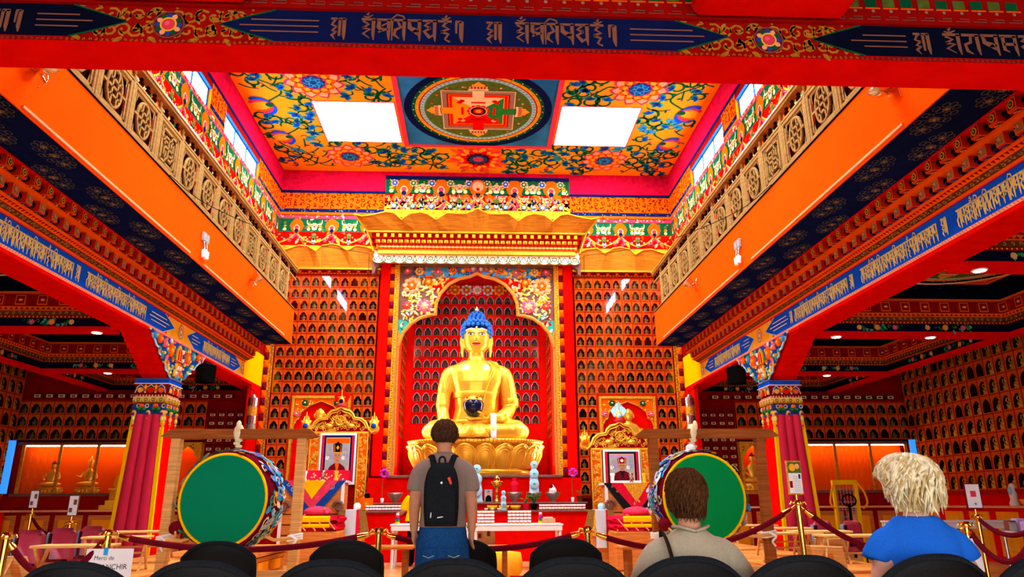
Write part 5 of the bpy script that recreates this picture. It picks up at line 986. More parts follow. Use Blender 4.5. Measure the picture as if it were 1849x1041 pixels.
cups(pX(920, 930, 14.2), pX(955, 930, 14.2), 14.1, .791, 6, 4, 'purple offering cup in the stack on the white table', 'offering cups stacked on the white table'); cups(pX(865, 930, 14.2), pX(889, 930, 14.2), 14.1, .791, 5, 4, 'purple offering cup in the stack beside the standing man', 'offering cups stacked beside the standing man')
for x, l in ((976, 'beside the white box'), (718, 'beside the standing man, on the white table')):
    X = pX(x, 930, 14.3); T = thing('candle_tower', 'small striped candle tower '+l, 'candle', (X, 14.3, .791)); m = MB()
    for k, c in enumerate(('yellow', 'green', 'violet', 'rose', 'white')): m.lathe([(.045-.004*k, .04*k), (.045-.004*k, .04*k+.038)], 10, c)
    m.build('rings', T)
T = thing('tissue_box', 'small grey box with white paper on the white table', 'box', (pX(990, 930, 14.2), 14.15, .791)); m = MB(); m.rbox((-.12, -.08, 0), (.12, .08, .09), .006, 'carton'); m.build('carton', T); m = MB(); m.rbox((-.1, -.06, .091), (.08, .06, .11), .01, 'white'); m.build('paper', T)
for x, Y, h, l in ((882, 14.3, .34, 'brown carton under the white tables beside the man'), (866, 14.35, .28, 'pale carton under the white tables beside the man')):
    T = thing('carton', l, 'box', (pX(x, 960, Y), Y, .36)); m = MB(); m.rbox((-.12, -.12, 0), (.12, .12, h), .006, 'carton'); m.build('box', T); m = MB(); m.box((-.03, -.123, h*.6), (.03, -.1205, h*.9), 'brown'); m.build('tape', T)
m = MB(); m.rbox((pX(855, 970, 14.3), 13.95, .0), (pX(912, 970, 14.3), 14.45, .36), .01, 'maroon'); tag(m.build('low_chest'), 'dark red low chest under the white tables', 'chest'); 
# cable stand and yellow barrel under the table
lathe_thing('yellow_drum_stool', 'round yellow stool behind the front chairs', 'stool', (pX(910, 985, 12.2), 12.2, 0), [(.2, 0), (.28, .1), (.3, .25), (.27, .4), (.1, .42)], 'goldp', 20)
# ================================================================ thrones with portraits
def portrait(root, x0, x1, z0, z1, Y, hat, sides):
    m = MB(); m.rbox((x0-.1, Y, z0-.1), (x1+.1, Y+.03, z1+.1), .008, 'white'); root = m.build('picture_mat', root)
    m = MB(); pl = Pl(((x0+x1)/2, Y-.001, z0), X3, Z3, -Y3, .002); w, h = (x1-x0)/2, z1-z0
    rect(m, pl, -w-.055, -.04, w+.055, h+.05, 'navy' if hat == 'black' else 'char', .5); rect(m, pl, -w-.04, -.04, -w, h+.04, sides, 1); rect(m, pl, w, -.04, w+.04, h+.04, sides, 1)
    rect(m, pl, -w*.86, 0, w*.86, h, 'peach', 1.5); rect(m, pl, -w*.82, .01, w*.82, h-.02, 'grey', 2); rect(m, pl, -w*.82, h*.86, w*.82, h-.02, 'tang' if hat == 'black' else 'lilac', 2.2)
    for k in range(6): disc(m, pl, -w*.7+k*w*.28, h*.52+.05*(k % 2), .045, ('white', 'lilac')[k % 2] if abs(k-2.5) > 1 else 'grey', 2.5, 9)
    for k in (-1, 1): rib(m, pl, spiral(k*w*.58, h*.55, .06, 0, 1.2, k, 9), .012, 'greyblue', 2.7); rib(m, pl, spiral(k*w*.6, h*.72, .04, 2, 1, k, 8), .01, 'greyblue', 2.7)
    poly(m, pl, [(-w*.78, .012), (-w*.76, h*.16), (-w*.5, h*.32), (-w*.16, h*.4), (w*.16, h*.4), (w*.5, h*.32), (w*.76, h*.16), (w*.78, .012)], 'maroon', 3); poly(m, pl, [(-w*.16, h*.41), (w*.02, h*.1), (w*.16, h*.41)], 'tang' if hat == 'black' else 'char', 4); rib(m, pl, [(-w*.3, h*.37), (-w*.1, h*.02)], .012, 'redd', 4); rib(m, pl, [(w*.3, h*.37), (w*.16, h*.02)], .012, 'redd', 4)
    disc(m, pl, 0, h*.4, w*.13, 'skin', 3.8, 10, h*.07); disc(m, pl, 0, h*.54, w*.25, 'skin', 4.2, 18, h*.15)
    for k in (-1, 1): disc(m, pl, k*w*.1, h*.565, w*.045, 'brown', 5, 8, h*.009); rib(m, pl, [(k*w*.05, h*.6), (k*w*.17, h*.595)], .009, 'brown', 5); disc(m, pl, k*w*.26, h*.54, w*.035, 'skin', 4.1, 8, h*.04)
    rib(m, pl, [(-w*.08, h*.465), (0, h*.46), (w*.08, h*.465)], .011, 'redd', 5); rib(m, pl, [(0, h*.57), (w*.03, h*.51), (-w*.02, h*.505)], .008, 'umber', 5)
    hc = 'black' if hat == 'black' else 'redd'; poly(m, pl, [(-w*.27, h*.63), (-w*.32, h*.84), (-w*.1, h*.87), (0, h*.91), (w*.1, h*.87), (w*.32, h*.84), (w*.27, h*.63)], hc, 5); disc(m, pl, 0, h*.76, w*.11, 'goldp' if hat == 'black' else 'white', 6, 4 if hat == 'black' else 10, h*.055); rect(m, pl, -w*.27, h*.63, w*.27, h*.652, 'goldp', 6)
    for k in (-1, 1): rib(m, pl, [(k*w*.2, h*.66), (k*w*.23, h*.83)], .014, 'tang' if hat == 'black' else 'peach', 6)
    label(m.build('portrait_print', root), 'portrait of a person in maroon robes and a %s hat' % hat)
def flame_jewel(m, x, y, z, k, c='blue'):
    m.lathe([(.02*k, 0), (.09*k, .04*k), (.11*k, .12*k), (.08*k, .2*k), (.04*k, .26*k)], 12, 'gold', (x, y, z)); m.ell((x, y-.07*k, z+.11*k), (.07*k, .05*k, .07*k), c, 10, 6)
    for dx, h in ((0, .46), (-.06, .36), (.06, .36), (-.1, .24), (.1, .24)): m.tube([(x+dx*k*.6, y, z+.15*k), (x+dx*k, y, z+.25*k), (x+dx*k*.7, y, z+h*k)], [.04*k, .035*k, .004], 6, 'gold')
def scrollwork(m, x0, x1, z0, z1, Y, ok, n, mt='gold', seed=1, r0=.03, r1=.06):
    R = random.Random(seed); c = 0
    while c < n:
        x, z = R.uniform(x0, x1), R.uniform(z0, z1)
        if not ok(x, z): n -= .2; continue
        c += 1; r = R.uniform(r0, r1); sp = spiral(x, z, r, R.uniform(0, 6.28), 1, R.choice((-1, 1)), 7, .8); m.tube([(a, Y-.008, d) for a, d in sp], [.011]*4+[.009]*4, 4, mt)
def throne(cx, Y, z0, zs, k, hat, jewel, side):
    nm = hat+'-hatted'; T = thing('gilded_throne', 'gilded carved throne back framing the %s portrait' % nm, 'throne', (cx, Y, 0)); W = .62*k
    for s in (-1, 1):
        m = MB(); m.rbox((s*(W-.1*k)-.1*k*(1 if s > 0 else 1), 0, .15), (s*(W-.1*k)+.1*k, .08, zs), .01, 'goldp'); m.tube([(s*(W-.1*k)-.1*k, -.01, .2), (s*(W-.1*k)-.1*k, -.01, zs)], .02, 6, 'gold'); m.tube([(s*(W-.1*k)+.1*k, -.01, .2), (s*(W-.1*k)+.1*k, -.01, zs)], .02, 6, 'gold'); m.build('post', T)
        m = MB(); xx = s*(W-.1*k); scrollwork(m, xx-.08*k, xx+.08*k, .9, zs-.03, 0, lambda x, z: True, 90, 'gold', 3+s, .025, .045); pl = Pl((xx, -.001, 0), X3, Z3, -Y3, .001); rect(m, pl, -.08*k, .2, .08*k, zs-.02, 'tang', 1); m.build('post_scrollwork', T)
    A = [(-.78, .02), (-.7, -.02), (-.62, .06), (-.56, .2), (-.46, .28), (-.3, .3), (-.27, .38), (-.2, .45), (-.08, .48), (0, .54)]; A = A+[(-x, z) for x, z in A[-2::-1]]; A = [(x*k, z*k) for x, z in A]
    m = MB(); m.prism([(x, zs+z) for x, z in A]+[(.74*k, zs-.03), (-.74*k, zs-.03)], 'redd', (0, .02, 0), X3, Z3, (0, .06, 0)); m.build('pediment', T)
    m = MB(); m.tube([(x, 0, zs+z) for x, z in A], .03*k, 8, 'gold'); m.tube([(x*.93, -.01, zs+z*.86+.01) for x, z in A[2:-2]], .014*k, 6, 'gold'); m.rbox((-W, -.02, zs-.05), (W, .09, zs), .008, 'gold'); m.build('pediment_moulding', T)
    m = MB(); scrollwork(m, -.6*k, .6*k, zs+.02, zs+.44*k, .02, lambda x, z: inside(x, z-zs, [(a*.86, c*.8) for a, c in A]+[(.6*k, 0), (-.6*k, 0)]), 110, 'gold', 8); 
    m.tube([(.1*k*cos(a), -.03, zs+.24*k+.1*k*sin(a)) for a in [2*pi*j/14 for j in range(14)]], .014, 5, 'gold', closed=True)
    for j in range(4): a = j*pi/4; m.tube([(-.1*k*cos(a), -.03, zs+.24*k-.1*k*sin(a)), (.1*k*cos(a), -.03, zs+.24*k+.1*k*sin(a))], .009, 5, 'gold')
    for s in (-1, 1): m.ell((s*.24*k, -.02, zs+.12*k), (.1*k, .04, .05*k), 'gold', 8, 5); m.ell((s*.17*k, -.03, zs+.18*k), (.035*k, .03, .035*k), 'gold', 7, 5)
    m.build('wheel_relief', T)
    for s in (-1, 1): m = MB(); m.ell((s*.74*k, .03, zs+.06*k), (.12*k, .05, .11*k), 'gold', 12, 7); flame_jewel(m, s*.74*k, .02, zs+.02*k, .9*k, jewel); m.build('flaming_jewel', T)
    m = MB(); m.lathe([(.05*k, 0), (.12*k, .03*k), (.05*k, .06*k)], 10, 'rose', (0, .02, zs+.54*k)); flame_jewel(m, 0, .02, zs+.58*k, .75*k, 'navy' if jewel == 'mid' else 'ice')
    for j, dx in enumerate((-.14, -.09, -.04, 0, .05, .1, .15)): m.tube([(dx*k*.5, .02, zs+.66*k), (dx*k, .03, zs+.78*k), (dx*k*.7, .03, zs+(.98-.8*abs(dx))*k)], [.04*k, .035*k, .004], 6, 'red' if jewel == 'mid' else 'ice')
    m.build('crest_jewel', T)
    m = MB(); m.box((-W+.2*k, .05, .3), (W-.2*k, .08, zs), 'redd'); m.build('back_board', T)
    return T
def throne_set(s, cx, zs, k, hat, jewel, tx0, tx1, tz, clothes, ph):
    nm = hat+'-hatted'; f_ = 17/16; cx *= f_; zs = 1.15+(zs-1.15)*f_; k *= f_; throne(cx, 17.0, 0, zs, k, hat, jewel, s)
    P = thing('portrait', 'framed portrait of a person in maroon with a %s hat, on the throne' % hat, 'portrait', (0, 0, 0)); portrait(P, cx-.3*k, cx+.3*k, tz+.06, zs-.14, 16.93, hat, 'satin')
    # brocade-draped table
    Y0, Y1 = 15.15, 15.75; T = thing('draped_table', 'table draped with %s brocade triangles before the %s portrait' % (clothes[3], nm), 'table', (0, 0, 0)); w = (tx1-tx0)/2; c = (tx0+tx1)/2
    m = MB(); m.rbox((tx0, Y0, tz-.04), (tx1, Y1, tz), .006, 'white'); m.build('tabletop', T)
    m = MB(); m.box((tx0+.05, Y0+.03, 0), (tx1-.05, Y1-.03, tz-.041), 'oak'); pl = Pl((c, Y0+.03, 0), X3, Z3, -Y3, .002)
    for q in range(3): rect(m, pl, -w+.1, .55+q*.2, w-.1, .58+q*.2, 'brown', 1)
    for q in (-1, 1): m.tube(spiral(0, 0, .01, 0, .1)[:0] or [(c+q*(w-.12)+.12*(1-.08*j)*cos(j*.7)*-q, Y0, 1.1+.13*(1-.08*j)*sin(j*.7)) for j in range(11)], .035, 6, 'umber')
    m.build('carved_base', T)
    for q in range(2): m = MB(); xx = (tx0+.06, tx1-.06)[q]; m.rbox((xx-.03, Y0-.005, 0), (xx+.03, Y0+.055, tz-.041), .006, 'white'); m.build('leg', T)
    H = .78*k; L = [(('outer'), 1.0, H, clothes[0]), ('mid', .78, H*.68, clothes[1]), ('inner', .4, H*.44, clothes[2])]
    for j, (n_, a, h, col) in enumerate(L):
        m = MB(); m.prism([(-w*a, 0), (w*a, 0), (w*.0, -h)], col, (c, Y0-.008-j*.006, tz+.002), X3, Z3, (0, .005, 0)); 
        pl = Pl((c, Y0-.009-j*.006, tz), X3, Z3, -Y3, .001); R = random.Random(j+5*s)
        for q in range(26 if j < 2 else 6):
            u, v = R.uniform(-w*a, w*a), -R.uniform(.02, h*.9)
            if abs(u) < w*a*(1+v/h)-.05:
                if clothes[0] == 'mid': rib(m, pl, spiral(u, v, .05, q, 1.2, 1, 8), .012, ('ice', 'pink', 'goldp')[j], 1)
                else: trefoil(m, pl, u, v, q, .04, ('goldgrey', 'peach', 'goldd')[j], 1)
        m.build('brocade_drape', T)
    # little red offering box and items on the table
    B = thing('brocade_box', 'red brocade covered box on the draped table of the %s portrait' % nm, 'box', (c-.12*s, 15.5, tz+.001)); m = MB(); bw = .5*k if s < 0 else .3; bh = .2*k if s < 0 else .05; m.rbox((-bw, -.12, 0), (bw, .12, bh), .006, 'satin' if s < 0 else 'white'); pl = Pl((0, -.121, 0), X3, Z3, -Y3, .001)
    if s < 0:
        for q in range(24): drop(m, pl, -bw+.06+q*.04, .03+.12*((q*7) % 5)/5, q, .05, .03, 'peach', 1)
    m.build('box_body', B)
    for q in range(3):
        m = MB(); m.lathe([(.04, 0), (.05, .02), (.03, .06), (.04, .14), (.055, .18), (.04, .2)], 10, ('white', 'silver', 'goldp')[q], (0, 0, 0)); o = m.build('ritual_vessel', None, (c+(-.3, .05, .3)[q]*k-.1*s, 15.34, tz+.001)); tag(o, ('white stemmed cup', 'silver lidded cup', 'golden bell')[q]+' on the draped table of the %s portrait' % nm, 'vessel')
throne_set(-1, -2.98, 2.68, 1.0, 'black', 'mid', -3.95, -2.62, 1.62, ('mid', 'rose', 'yellow', 'blue, pink and yellow'), 0)
throne_set(1, 3.22, 2.32, 1.06, 'red', 'tang', 2.66, 4.0, 1.55, ('char', 'satin', 'goldd', 'black, red and gold'), 0)
for s, x0, x1, Y, zb_, hat in ((-1, 537, 618, 13.6, .32, 'black'), (1, 1103, 1185, 13.6, .32, 'red')):
    a, c = pX(x0, 950, Y), pX(x1, 950, Y); cx = (a+c)/2; w = (c-a)/2; S = thing('cushion_seat', 'red brocade seat with a yellow band and pink cushion before the %s-hatted portrait' % hat, 'seat', (cx, Y, 0)); zt = pZ((x0+x1)/2, 930, Y)
    m = MB(); m.rbox((-w, -.35, 0), (w, .35, zt-.26), .03, 'oak'); m.build('seat_base', S)
    m = MB(); m.rbox((-w, -.36, zt-.26), (w, .36, zt-.12), .05, 'satin', True); m.rbox((-w-.02, -.37, zt-.125), (w+.02, .37, zt), .05, 'satin', True); pl = Pl((0, -.372, 0), X3, Z3, -Y3, .001)
    for q in range(40): disc(m, pl, -w+.05+((q*37) % 40)/40*(2*w-.1), zt-.24+((q*13) % 10)*.02, .014, 'peach', 1, 6)
    m.build('seat_cushion', S); m = MB(); m.rbox((-w*.62, -.385, zt-.11), (w*.62, -.3, zt-.005), .02, 'yellow'); m.rbox((-w*.62, -.38, zt-.2), (w*.62, -.3, zt-.135), .02, 'yellow'); m.build('yellow_band', S)
    m = MB(); m.ell((w*.15*-s*-1, 0, zt+.06), (w*.62, .26, .1), 'rose', 16, 8); 
    for q in range(9): m.ell((w*.15*s+w*.5*cos(q*.7), -.2+.02*q % .1, zt+.05+.06*sin(q)), .03, 'pink', 6, 4)
    m.build('round_cushion', S)
    # narrow cloth-covered stand with a white scarf
    x0, x1 = ((616, 662) if s < 0 else (1060, 1104)); Y2 = 14.32; a, c = pX(x0, 940, Y2), pX(x1, 940, Y2); zt = pZ(x0, 920, Y2); S = thing('scarf_stand', 'narrow stand under striped brocade and a long white scarf near the %s-hatted throne' % hat, 'stand', ((a+c)/2, Y2, 0)); w = (c-a)/2
    m = MB(); m.rbox((-w*.8, -.2, 0), (w*.8, .2, zt-.02), .01, 'oak'); m.build('stand_body', S)
    for q, col in enumerate(('brocade', 'goldp', 'satin', 'brocade')): 
        m = MB(); u0 = -w+q*w*.5; m.prism([(u0, zt), (u0+w*.5, zt), (u0+w*.55+(q-1.5)*.06, zt-.42-.06*(q % 2)), (u0-.03+(q-1.5)*.06, zt-.46)], col, (0, -.235, 0), X3, Z3, (0, .012, 0)); m.build('brocade_flap', S)
    m = MB(); m.rbox((-w, -.235, zt-.02), (w, .235, zt), .006, 'brocade'); m.build('brocade_top', S); xs = (-.1*w if s < 0 else -.05*w); m = MB(); m.rbox((xs-w*.42, -.262, zt-.68), (xs+w*.42, -.245, zt+.006), .004, 'scarf'); m.rbox((xs-w*.42, -.26, zt+.001), (xs+w*.42, .2, zt+.008), .003, 'scarf'); m.build('white_scarf', S)
    o = lathe_thing('incense_box', 'small round box on the scarf stand near the %s-hatted throne' % hat, 'box', ((a+c)/2+.05, Y2-.02, zt+.009), [(.06, 0), (.07, .02), (.07, .08), (.03, .12)], 'white' if s < 0 else 'ice', 10)
# red folder at the altar edge by the black-hatted throne
T = thing('red_folder', 'upright red booklet with a gold seal at the altar end', 'book', (-2.3, 15.9, Z2)); m = MB(); m.rbox((-.14, 0, 0), (.14, .02, .26), .004, 'tang'); pl = Pl((0, 0, 0), X3, Z3, -Y3, .002); disc(m, pl, 0, .15, .05, 'goldp', 1, 12); ring(m, pl, 0, .15, .035, .01, 'redd', 2, 10); m.build('cover', T)
# ================================================================ shrine niches behind the thrones
for s, hat in ((-1, 'black'), (1, 'red')):
    cx = s*(2.5+5*CW); S = thing('shrine_niche', 'gilded shrine niche with a cusped arch above the %s-hatted throne' % hat, 'shrine', (cx, yf, 0)); w = 3*CW-.03; z0, z1 = 1.34, 3.67
    m = MB(); m.box((-w, .02, z0), (w, .14, z1), 'red'); m.build('back_panel', S); m = MB()
    for a, c in (((-w, z0), (-w+.07, z1)), ((w-.07, z0), (w, z1)), ((-w+.07, z1-.07), (w-.07, z1))): m.rbox((a[0], -.06, a[1]), (c[0], .02, c[1]), .012, 'goldd')
    m.build('frame', S); A = [(-w+.08, 2.55), (-w+.08, 2.96), (-.57, 3.08), (-.5, 3.12), (-.46, 3.28), (-.27, 3.43), (0, 3.54)]
    m = MB(); P = A+[(-x, z) for x, z in A[-2::-1]]; m.prism(P+[(w-.08, z1-.07), (-w+.08, z1-.07)], 'tang', (0, -.03, 0), X3, Z3, (0, .04, 0)); m.tube([(x, -.035, z) for x, z in P], .016, 6, 'wood')
    R = random.Random(4)
    for q in range(90):
        x, z = R.uniform(-w+.1, w-.1), R.uniform(2.8, 3.58)
        if inside(x, z, P+[(w, 2), (-w, 2)]): continue
        m.ell((x, -.035, z), (.035, .018, .02), R.choice(('gold', 'lime', 'goldp', 'tang', 'gold')), 6, 4, Matrix.Rotation(R.uniform(0, 3), 3, 'Y'))
    for x, z, c in ((-.57, 3.24, 'pink'), (.57, 3.24, 'pink'), (-.38, 3.5, 'dgreen'), (.38, 3.5, 'dgreen')):
        for q in range(7): m.ell((x+.05*cos(q*.9), -.05, z+.05*sin(q*.9)), (.035, .02, .025), c, 6, 4)
        m.ell((x, -.065, z), .025, 'lime', 6, 4)
    m.build('carved_arch', S)
    G = thing('seated_lama_statue', 'golden seated teacher statue in the shrine niche above the %s-hatted throne' % hat, 'statue', (cx, yf-.085, 2.28)); G.scale = (1, .5, 1); m = MB(); m.lathe([(.3, 0), (.34, .03), (.3, .08), (.24, .2)], 16, 'gold', sy=.5); m.loft([ellring(0, 0, .15, .25, .13, 14), ellring(0, 0, .4, .22, .12, 14), ellring(0, 0, .6, .28, .12, 14), ellring(0, 0, .7, .18, .1, 14), ellring(0, 0, .75, .07, .07, 14), ellring(0, 0, .8, .07, .07, 14)], 'gold'); m.ell((0, -.01, .92), (.125, .12, .16), 'gold', 12, 8)
    for q in (-1, 1): m.tube([(q*.27, 0, .58), (q*.33, -.05, .4), (q*.15, -.14, .3)], [.08, .075, .05], 8, 'gold'); m.ell((q*.13, 0, .9), (.02, .03, .05), 'gold', 6, 4)
    m.build('figure', G); m = MB(); m.ell((0, .01, .985), (.12, .115, .1), 'brown', 12, 7); m.build('hair', G)
# ================================================================ ornaments of glass and silver hung at the pilasters
for s, x, hat in ((-1, 456, 'black'), (1, 1246, 'red')):
    Y = 16.4; X = pX(x, 735, Y); B = thing('victory_banner', 'hanging ornament of silver and gold plates before the pilaster on the %s-hatted side' % hat, 'ornament', (X, Y, 0)); zt = pZ(x, 712, Y); zl = pZ(x, 785, Y)
    m = MB(); m.tube([(0, 0, zt), (0, 0, zt+.08), (s*5.21-X, 0, zt+.2)], .008, 5, 'char'); m.build('hook_arm', B); m = MB(); m.lathe([(.04, zl+.1), (.1, zl+.12), (.1, zt-.1), (.04, zt)], 10, 'steel'); m.build('core', B)
    for r, mt in enumerate(('silver', 'goldd', 'silver', 'steel')):
        for q in range(7): a = -pi+q*pi/6; m = MB(Matrix.Translation((.105*cos(a), .105*sin(a), zt-.08-r*(zt-zl)*.22)) @ Matrix.Rotation(a+pi/2, 4, 'Z')); m.prism([(-.028, 0), (.028, 0), (.028, -.16), (0, -.21), (-.028, -.16)], mt, (0, 0, 0), X3, Z3, (0, .008, 0)); m.build('plate', B)
    for q in (-1, 0, 1): m = MB(); m.tube([(q*.08, -.02, zl+.12), (q*.08, -.02, zl-.02)], .004, 4, 'cream'); m.ell((q*.08, -.02, zl-.03), (.03, .01, .04), 'cream', 6, 4); m.build('tassel', B)
# ================================================================ aisle walls: niches, scripture shelves, lit cases, counters
def scripture(w=.16):
    m = MB(); m.rbox((-w/2, 0, 0), (w/2, .12, .09), .01, 'maroon'); m.box((-w*.36, -.006, .02), (w*.36, .001, .075), 'cream'); m.box((-w*.22, -.009, .032), (w*.22, -.005, .062), 'redd'); return m.build('scripture_bundle')
SB = scripture(); COLL.objects.unlink(SB)
for s, side in ((-1, 'black-hatted'), (1, 'red-hatted')):
    NB = thing('niche_cabinet', 'shadowed cabinet of niches above the lit orange cases, %s side aisle' % side, 'cabinet', (0, 0, 0)); x0 = 6.42 if s > 0 else -6.42-16*.275
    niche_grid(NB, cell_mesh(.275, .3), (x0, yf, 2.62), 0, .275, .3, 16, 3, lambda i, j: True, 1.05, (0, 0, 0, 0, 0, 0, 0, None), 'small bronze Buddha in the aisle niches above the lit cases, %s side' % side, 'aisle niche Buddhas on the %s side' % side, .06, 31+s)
    m = MB(); m.box((x0, yf-.01, 3.52), (x0+16*.275, YW-.004, 3.56), 'frame'); m.build('cabinet_rail', NB); m = MB(); m.box((x0, yf-.02, 2.56), (x0+16*.275, YW-.004, 2.62), 'dark'); m.build('cabinet_rail', NB)
    SH = thing('scripture_shelf', 'dark red shelf of wrapped scriptures beside the pilaster, %s side' % side, 'shelf', (0, 0, 0)); a = 5.31; m = MB()
    for j in range(9): z = 1.75+j*.2; m.box((min(s*a, s*6.4), yf, z), (max(s*a, s*6.4), YW-.004, z+.018), 'redd')
    m.build('shelf_boards', SH); m = MB()
    for i in range(6): x = s*(a+.005+i*.215); m.box((x-.012, yf-.004, 1.75), (x+.012, YW-.004, 3.36), 'redd')
    m.build('uprights', SH)
    for j in range(8):
        for i in range(5): tag(inst(SB, None, (s*(a+.113+i*.215), yf+.012, 1.769+j*.2), 0), 'cloth-wrapped scripture in the shelf beside the pilaster on the %s side' % side, 'book', 'scriptures on the %s side' % side)
    m = MB(); m.box((min(s*5.7, s*10.8), yf, 3.57), (max(s*5.7, s*10.8), YW-.004, 3.6), 'redd'); UP = m.build('upper_shelf'); tag(UP, 'long dark shelf of scriptures under the aisle ceiling, %s side' % side, 'shelf')
    for i in range(17): tag(inst(SB, None, (s*(5.95+i*.28), yf+.01, 3.601), 0, 1.25), 'wrapped scripture on the dark top shelf of the aisle on the %s side' % side, 'book', 'top shelf scriptures on the %s side' % side)
    # lit cases
    xs = [7.02, 8.0, 8.72, 9.6, 10.5] if s > 0 else [7.02, 7.9, 8.72, 9.56, 10.4]
    m = MB(); m.box((min(s*7.0, s*10.52), 17.54, 1.42), (max(s*7.0, s*10.52), YW-.003, 2.54), 'orange'); CA = thing('display_case', 'glowing orange glass display case in the aisle wall, %s side' % side, 'case', (0, 0, 0)); m.build('back_panel', CA)
    m = MB(); m.box((min(s*6.98, s*10.54), 17.26, 1.36), (max(s*6.98, s*10.54), YW-.003, 1.42), 'umber'); m.build('case_floor', CA); m = MB(); m.box((min(s*6.98, s*10.54), 17.26, 2.5), (max(s*6.98, s*10.54), YW-.003, 2.56), 'umber'); m.build('case_top', CA)
    for x in xs: m = MB(); m.rbox((s*x-.035, 17.26, 1.42), (s*x+.035, 17.3, 2.5), .006, 'wood'); m.build('divider', CA)
    for xa_, xb_ in zip(xs[:-1], xs[1:]): 
        m = MB(); m.box((min(s*xa_, s*xb_)+.04, 17.3, 2.47), (max(s*xa_, s*xb_)-.04, 17.33, 2.495), 'E_tube'); m.build('light_tube', CA); m = MB(); m.box((min(s*xa_, s*xb_)+.036, 17.275, 1.42), (max(s*xa_, s*xb_)-.036, 17.279, 2.5), 'pane'); m.build('glass_pane', CA)
    # framed niche with cusped arch
    FN = thing('framed_niche', 'gilt framed orange niche with a cusped arch beside the scripture shelf, %s side' % side, 'shrine', (s*6.7, 17.28, 0)); m = MB(); m.box((-.3, .24, 1.42), (.3, .3, 2.55), 'orange'); m.build('back_panel', FN); m = MB()
    for p, q in (((-.32, 1.4), (-.26, 2.56)), ((.26, 1.4), (.32, 2.56)), ((-.32, 1.34), (.32, 1.41))): m.rbox((p[0], -.02, p[1]), (q[0], .3, q[1]), .006, 'goldd')
    m.build('frame', FN); A = [(-.26, 2.1), (-.25, 2.2), (-.17, 2.27), (-.14, 2.36), (0, 2.46)]; P = A+[(-x, z) for x, z in A[-2::-1]]; m = MB(); m.prism(P+[(.26, 2.56), (-.26, 2.56)], 'goldd', (0, 0, 0), X3, Z3, (0, .03, 0)); R = random.Random(2)
    for q in range(40):
        x, z = R.uniform(-.25, .25), R.uniform(2.2, 2.54)
        if not inside(x, z, P+[(.3, 1), (-.3, 1)]): m.ell((x, -.004, z), (.022, .012, .014), R.choice(('gold', 'goldp', 'dgreen', 'tang')), 6, 4)
    m.build('carved_arch', FN); m = MB(); m.box((-.24, .2, 2.5), (.24, .23, 2.53), 'E_tube'); m.build('light_tube', FN)
    # counter and cupboards below
    CT = thing('wall_counter', 'long red and wood counter under the aisle cases, %s side' % side, 'counter', (0, 0, 0)); m = MB(); m.box((min(s*5.7, s*10.85), 17.3, 1.06), (max(s*5.7, s*10.85), YW-.004, 1.36), 'redd'); m.build('red_backboard', CT); m = MB(); m.rbox((min(s*5.7, s*10.85), 16.9, 1.02), (max(s*5.7, s*10.85), YW-.004, 1.06), .008, 'peach'); m.build('countertop', CT); m = MB(); m.box((min(s*5.7, s*10.85), 17.0, 0), (max(s*5.7, s*10.85), YW-.004, 1.02), 'redd'); m.build('cupboard_body', CT)
    for i in range(7): m = MB(); x = s*(6.1+i*.72); m.rbox((x-.3, 16.97, .1), (x+.3, 17.0, .95), .008, 'oak'); m.rbox((x-.2, 16.955, .2), (x+.2, 16.97, .85), .006, 'amber'); dr = m.build('cupboard_door', CT); m = MB(); m.ell((x+.25, 16.955, .55), .018, 'brass', 8, 5); m.build('knob', dr)
    m = MB(); m.box((min(s*10.6, s*10.72), 17.2, 1.42), (max(s*10.6, s*10.72), 17.28, 2.6), 'E_bluepane'); o = m.build('blue_panel'); tag(o, 'narrow bright blue upright panel in the aisle corner, %s side' % side, 'panel')
    # outer wall of taller niches with deities
    n = 17 if s > 0 else 8; rz = -s*pi/2; ND = thing('niche_cabinet', 'outer aisle wall cabinet of tall pointed niches, %s side' % side, 'cabinet', (0, 0, 0)); ya = 17.38
    niche_grid(ND, cell_mesh(.3, .38, 1, 'niche', 'frame', None, .15), (s*10.73, ya if s > 0 else ya-n*.3, 1.36), rz, .3, .38, n, 8, lambda i, j: True, 1.35, (2, 2, 1, 2, 2, 1, 2, None), 'small gilt crowned deity in a tall niche of the outer aisle wall, %s side' % side, 'outer wall deities on the %s side' % side, .07, 41+s)
    m = MB(); m.box((min(s*10.7, s*10.88), ya-n*.3, 1.28), (max(s*10.7, s*10.88), ya, 1.36), 'frame'); m.build('cabinet_rail', ND); m = MB(); m.box((min(s*10.7, s*10.88), ya-n*.3, 4.4), (max(s*10.7, s*10.88), ya, 4.45), 'frame'); m.build('cabinet_rail', ND)
    SC_ = thing('side_counter', 'counter with yellow cupboard doors along the outer aisle wall, %s side' % side, 'counter', (0, 0, 0)); m = MB(); m.box((min(s*10.72, s*10.88), 9.5, 1.06), (max(s*10.72, s*10.88), 16.85, 1.28), 'red'); m.build('red_backboard', SC_); m = MB(); m.rbox((min(s*10.2, s*10.88), 9.5, 1.02), (max(s*10.2, s*10.88), 16.85, 1.06), .008, 'peach'); m.build('countertop', SC_); m = MB(); m.box((min(s*10.3, s*10.88), 9.5, 0), (max(s*10.3, s*10.88), 16.85, 1.02), 'red'); m.build('cupboard_body', SC_)
    for i in range(9): m = MB(); y = 9.95+i*.8; xx = s*10.3; m.rbox((min(xx, xx-s*.025), y-.3, .12), (max(xx, xx-s*.025), y+.3, .95), .008, 'amber'); m.rbox((min(xx-s*.025, xx-s*.04), y-.2, .22), (max(xx-s*.025, xx-s*.04), y+.2, .85), .006, 'goldp'); dr = m.build('cupboard_door', SC_); m = MB(); m.ell((xx-s*.04, y+.25, .55), .018, 'brass', 8, 5); m.build('knob', dr)
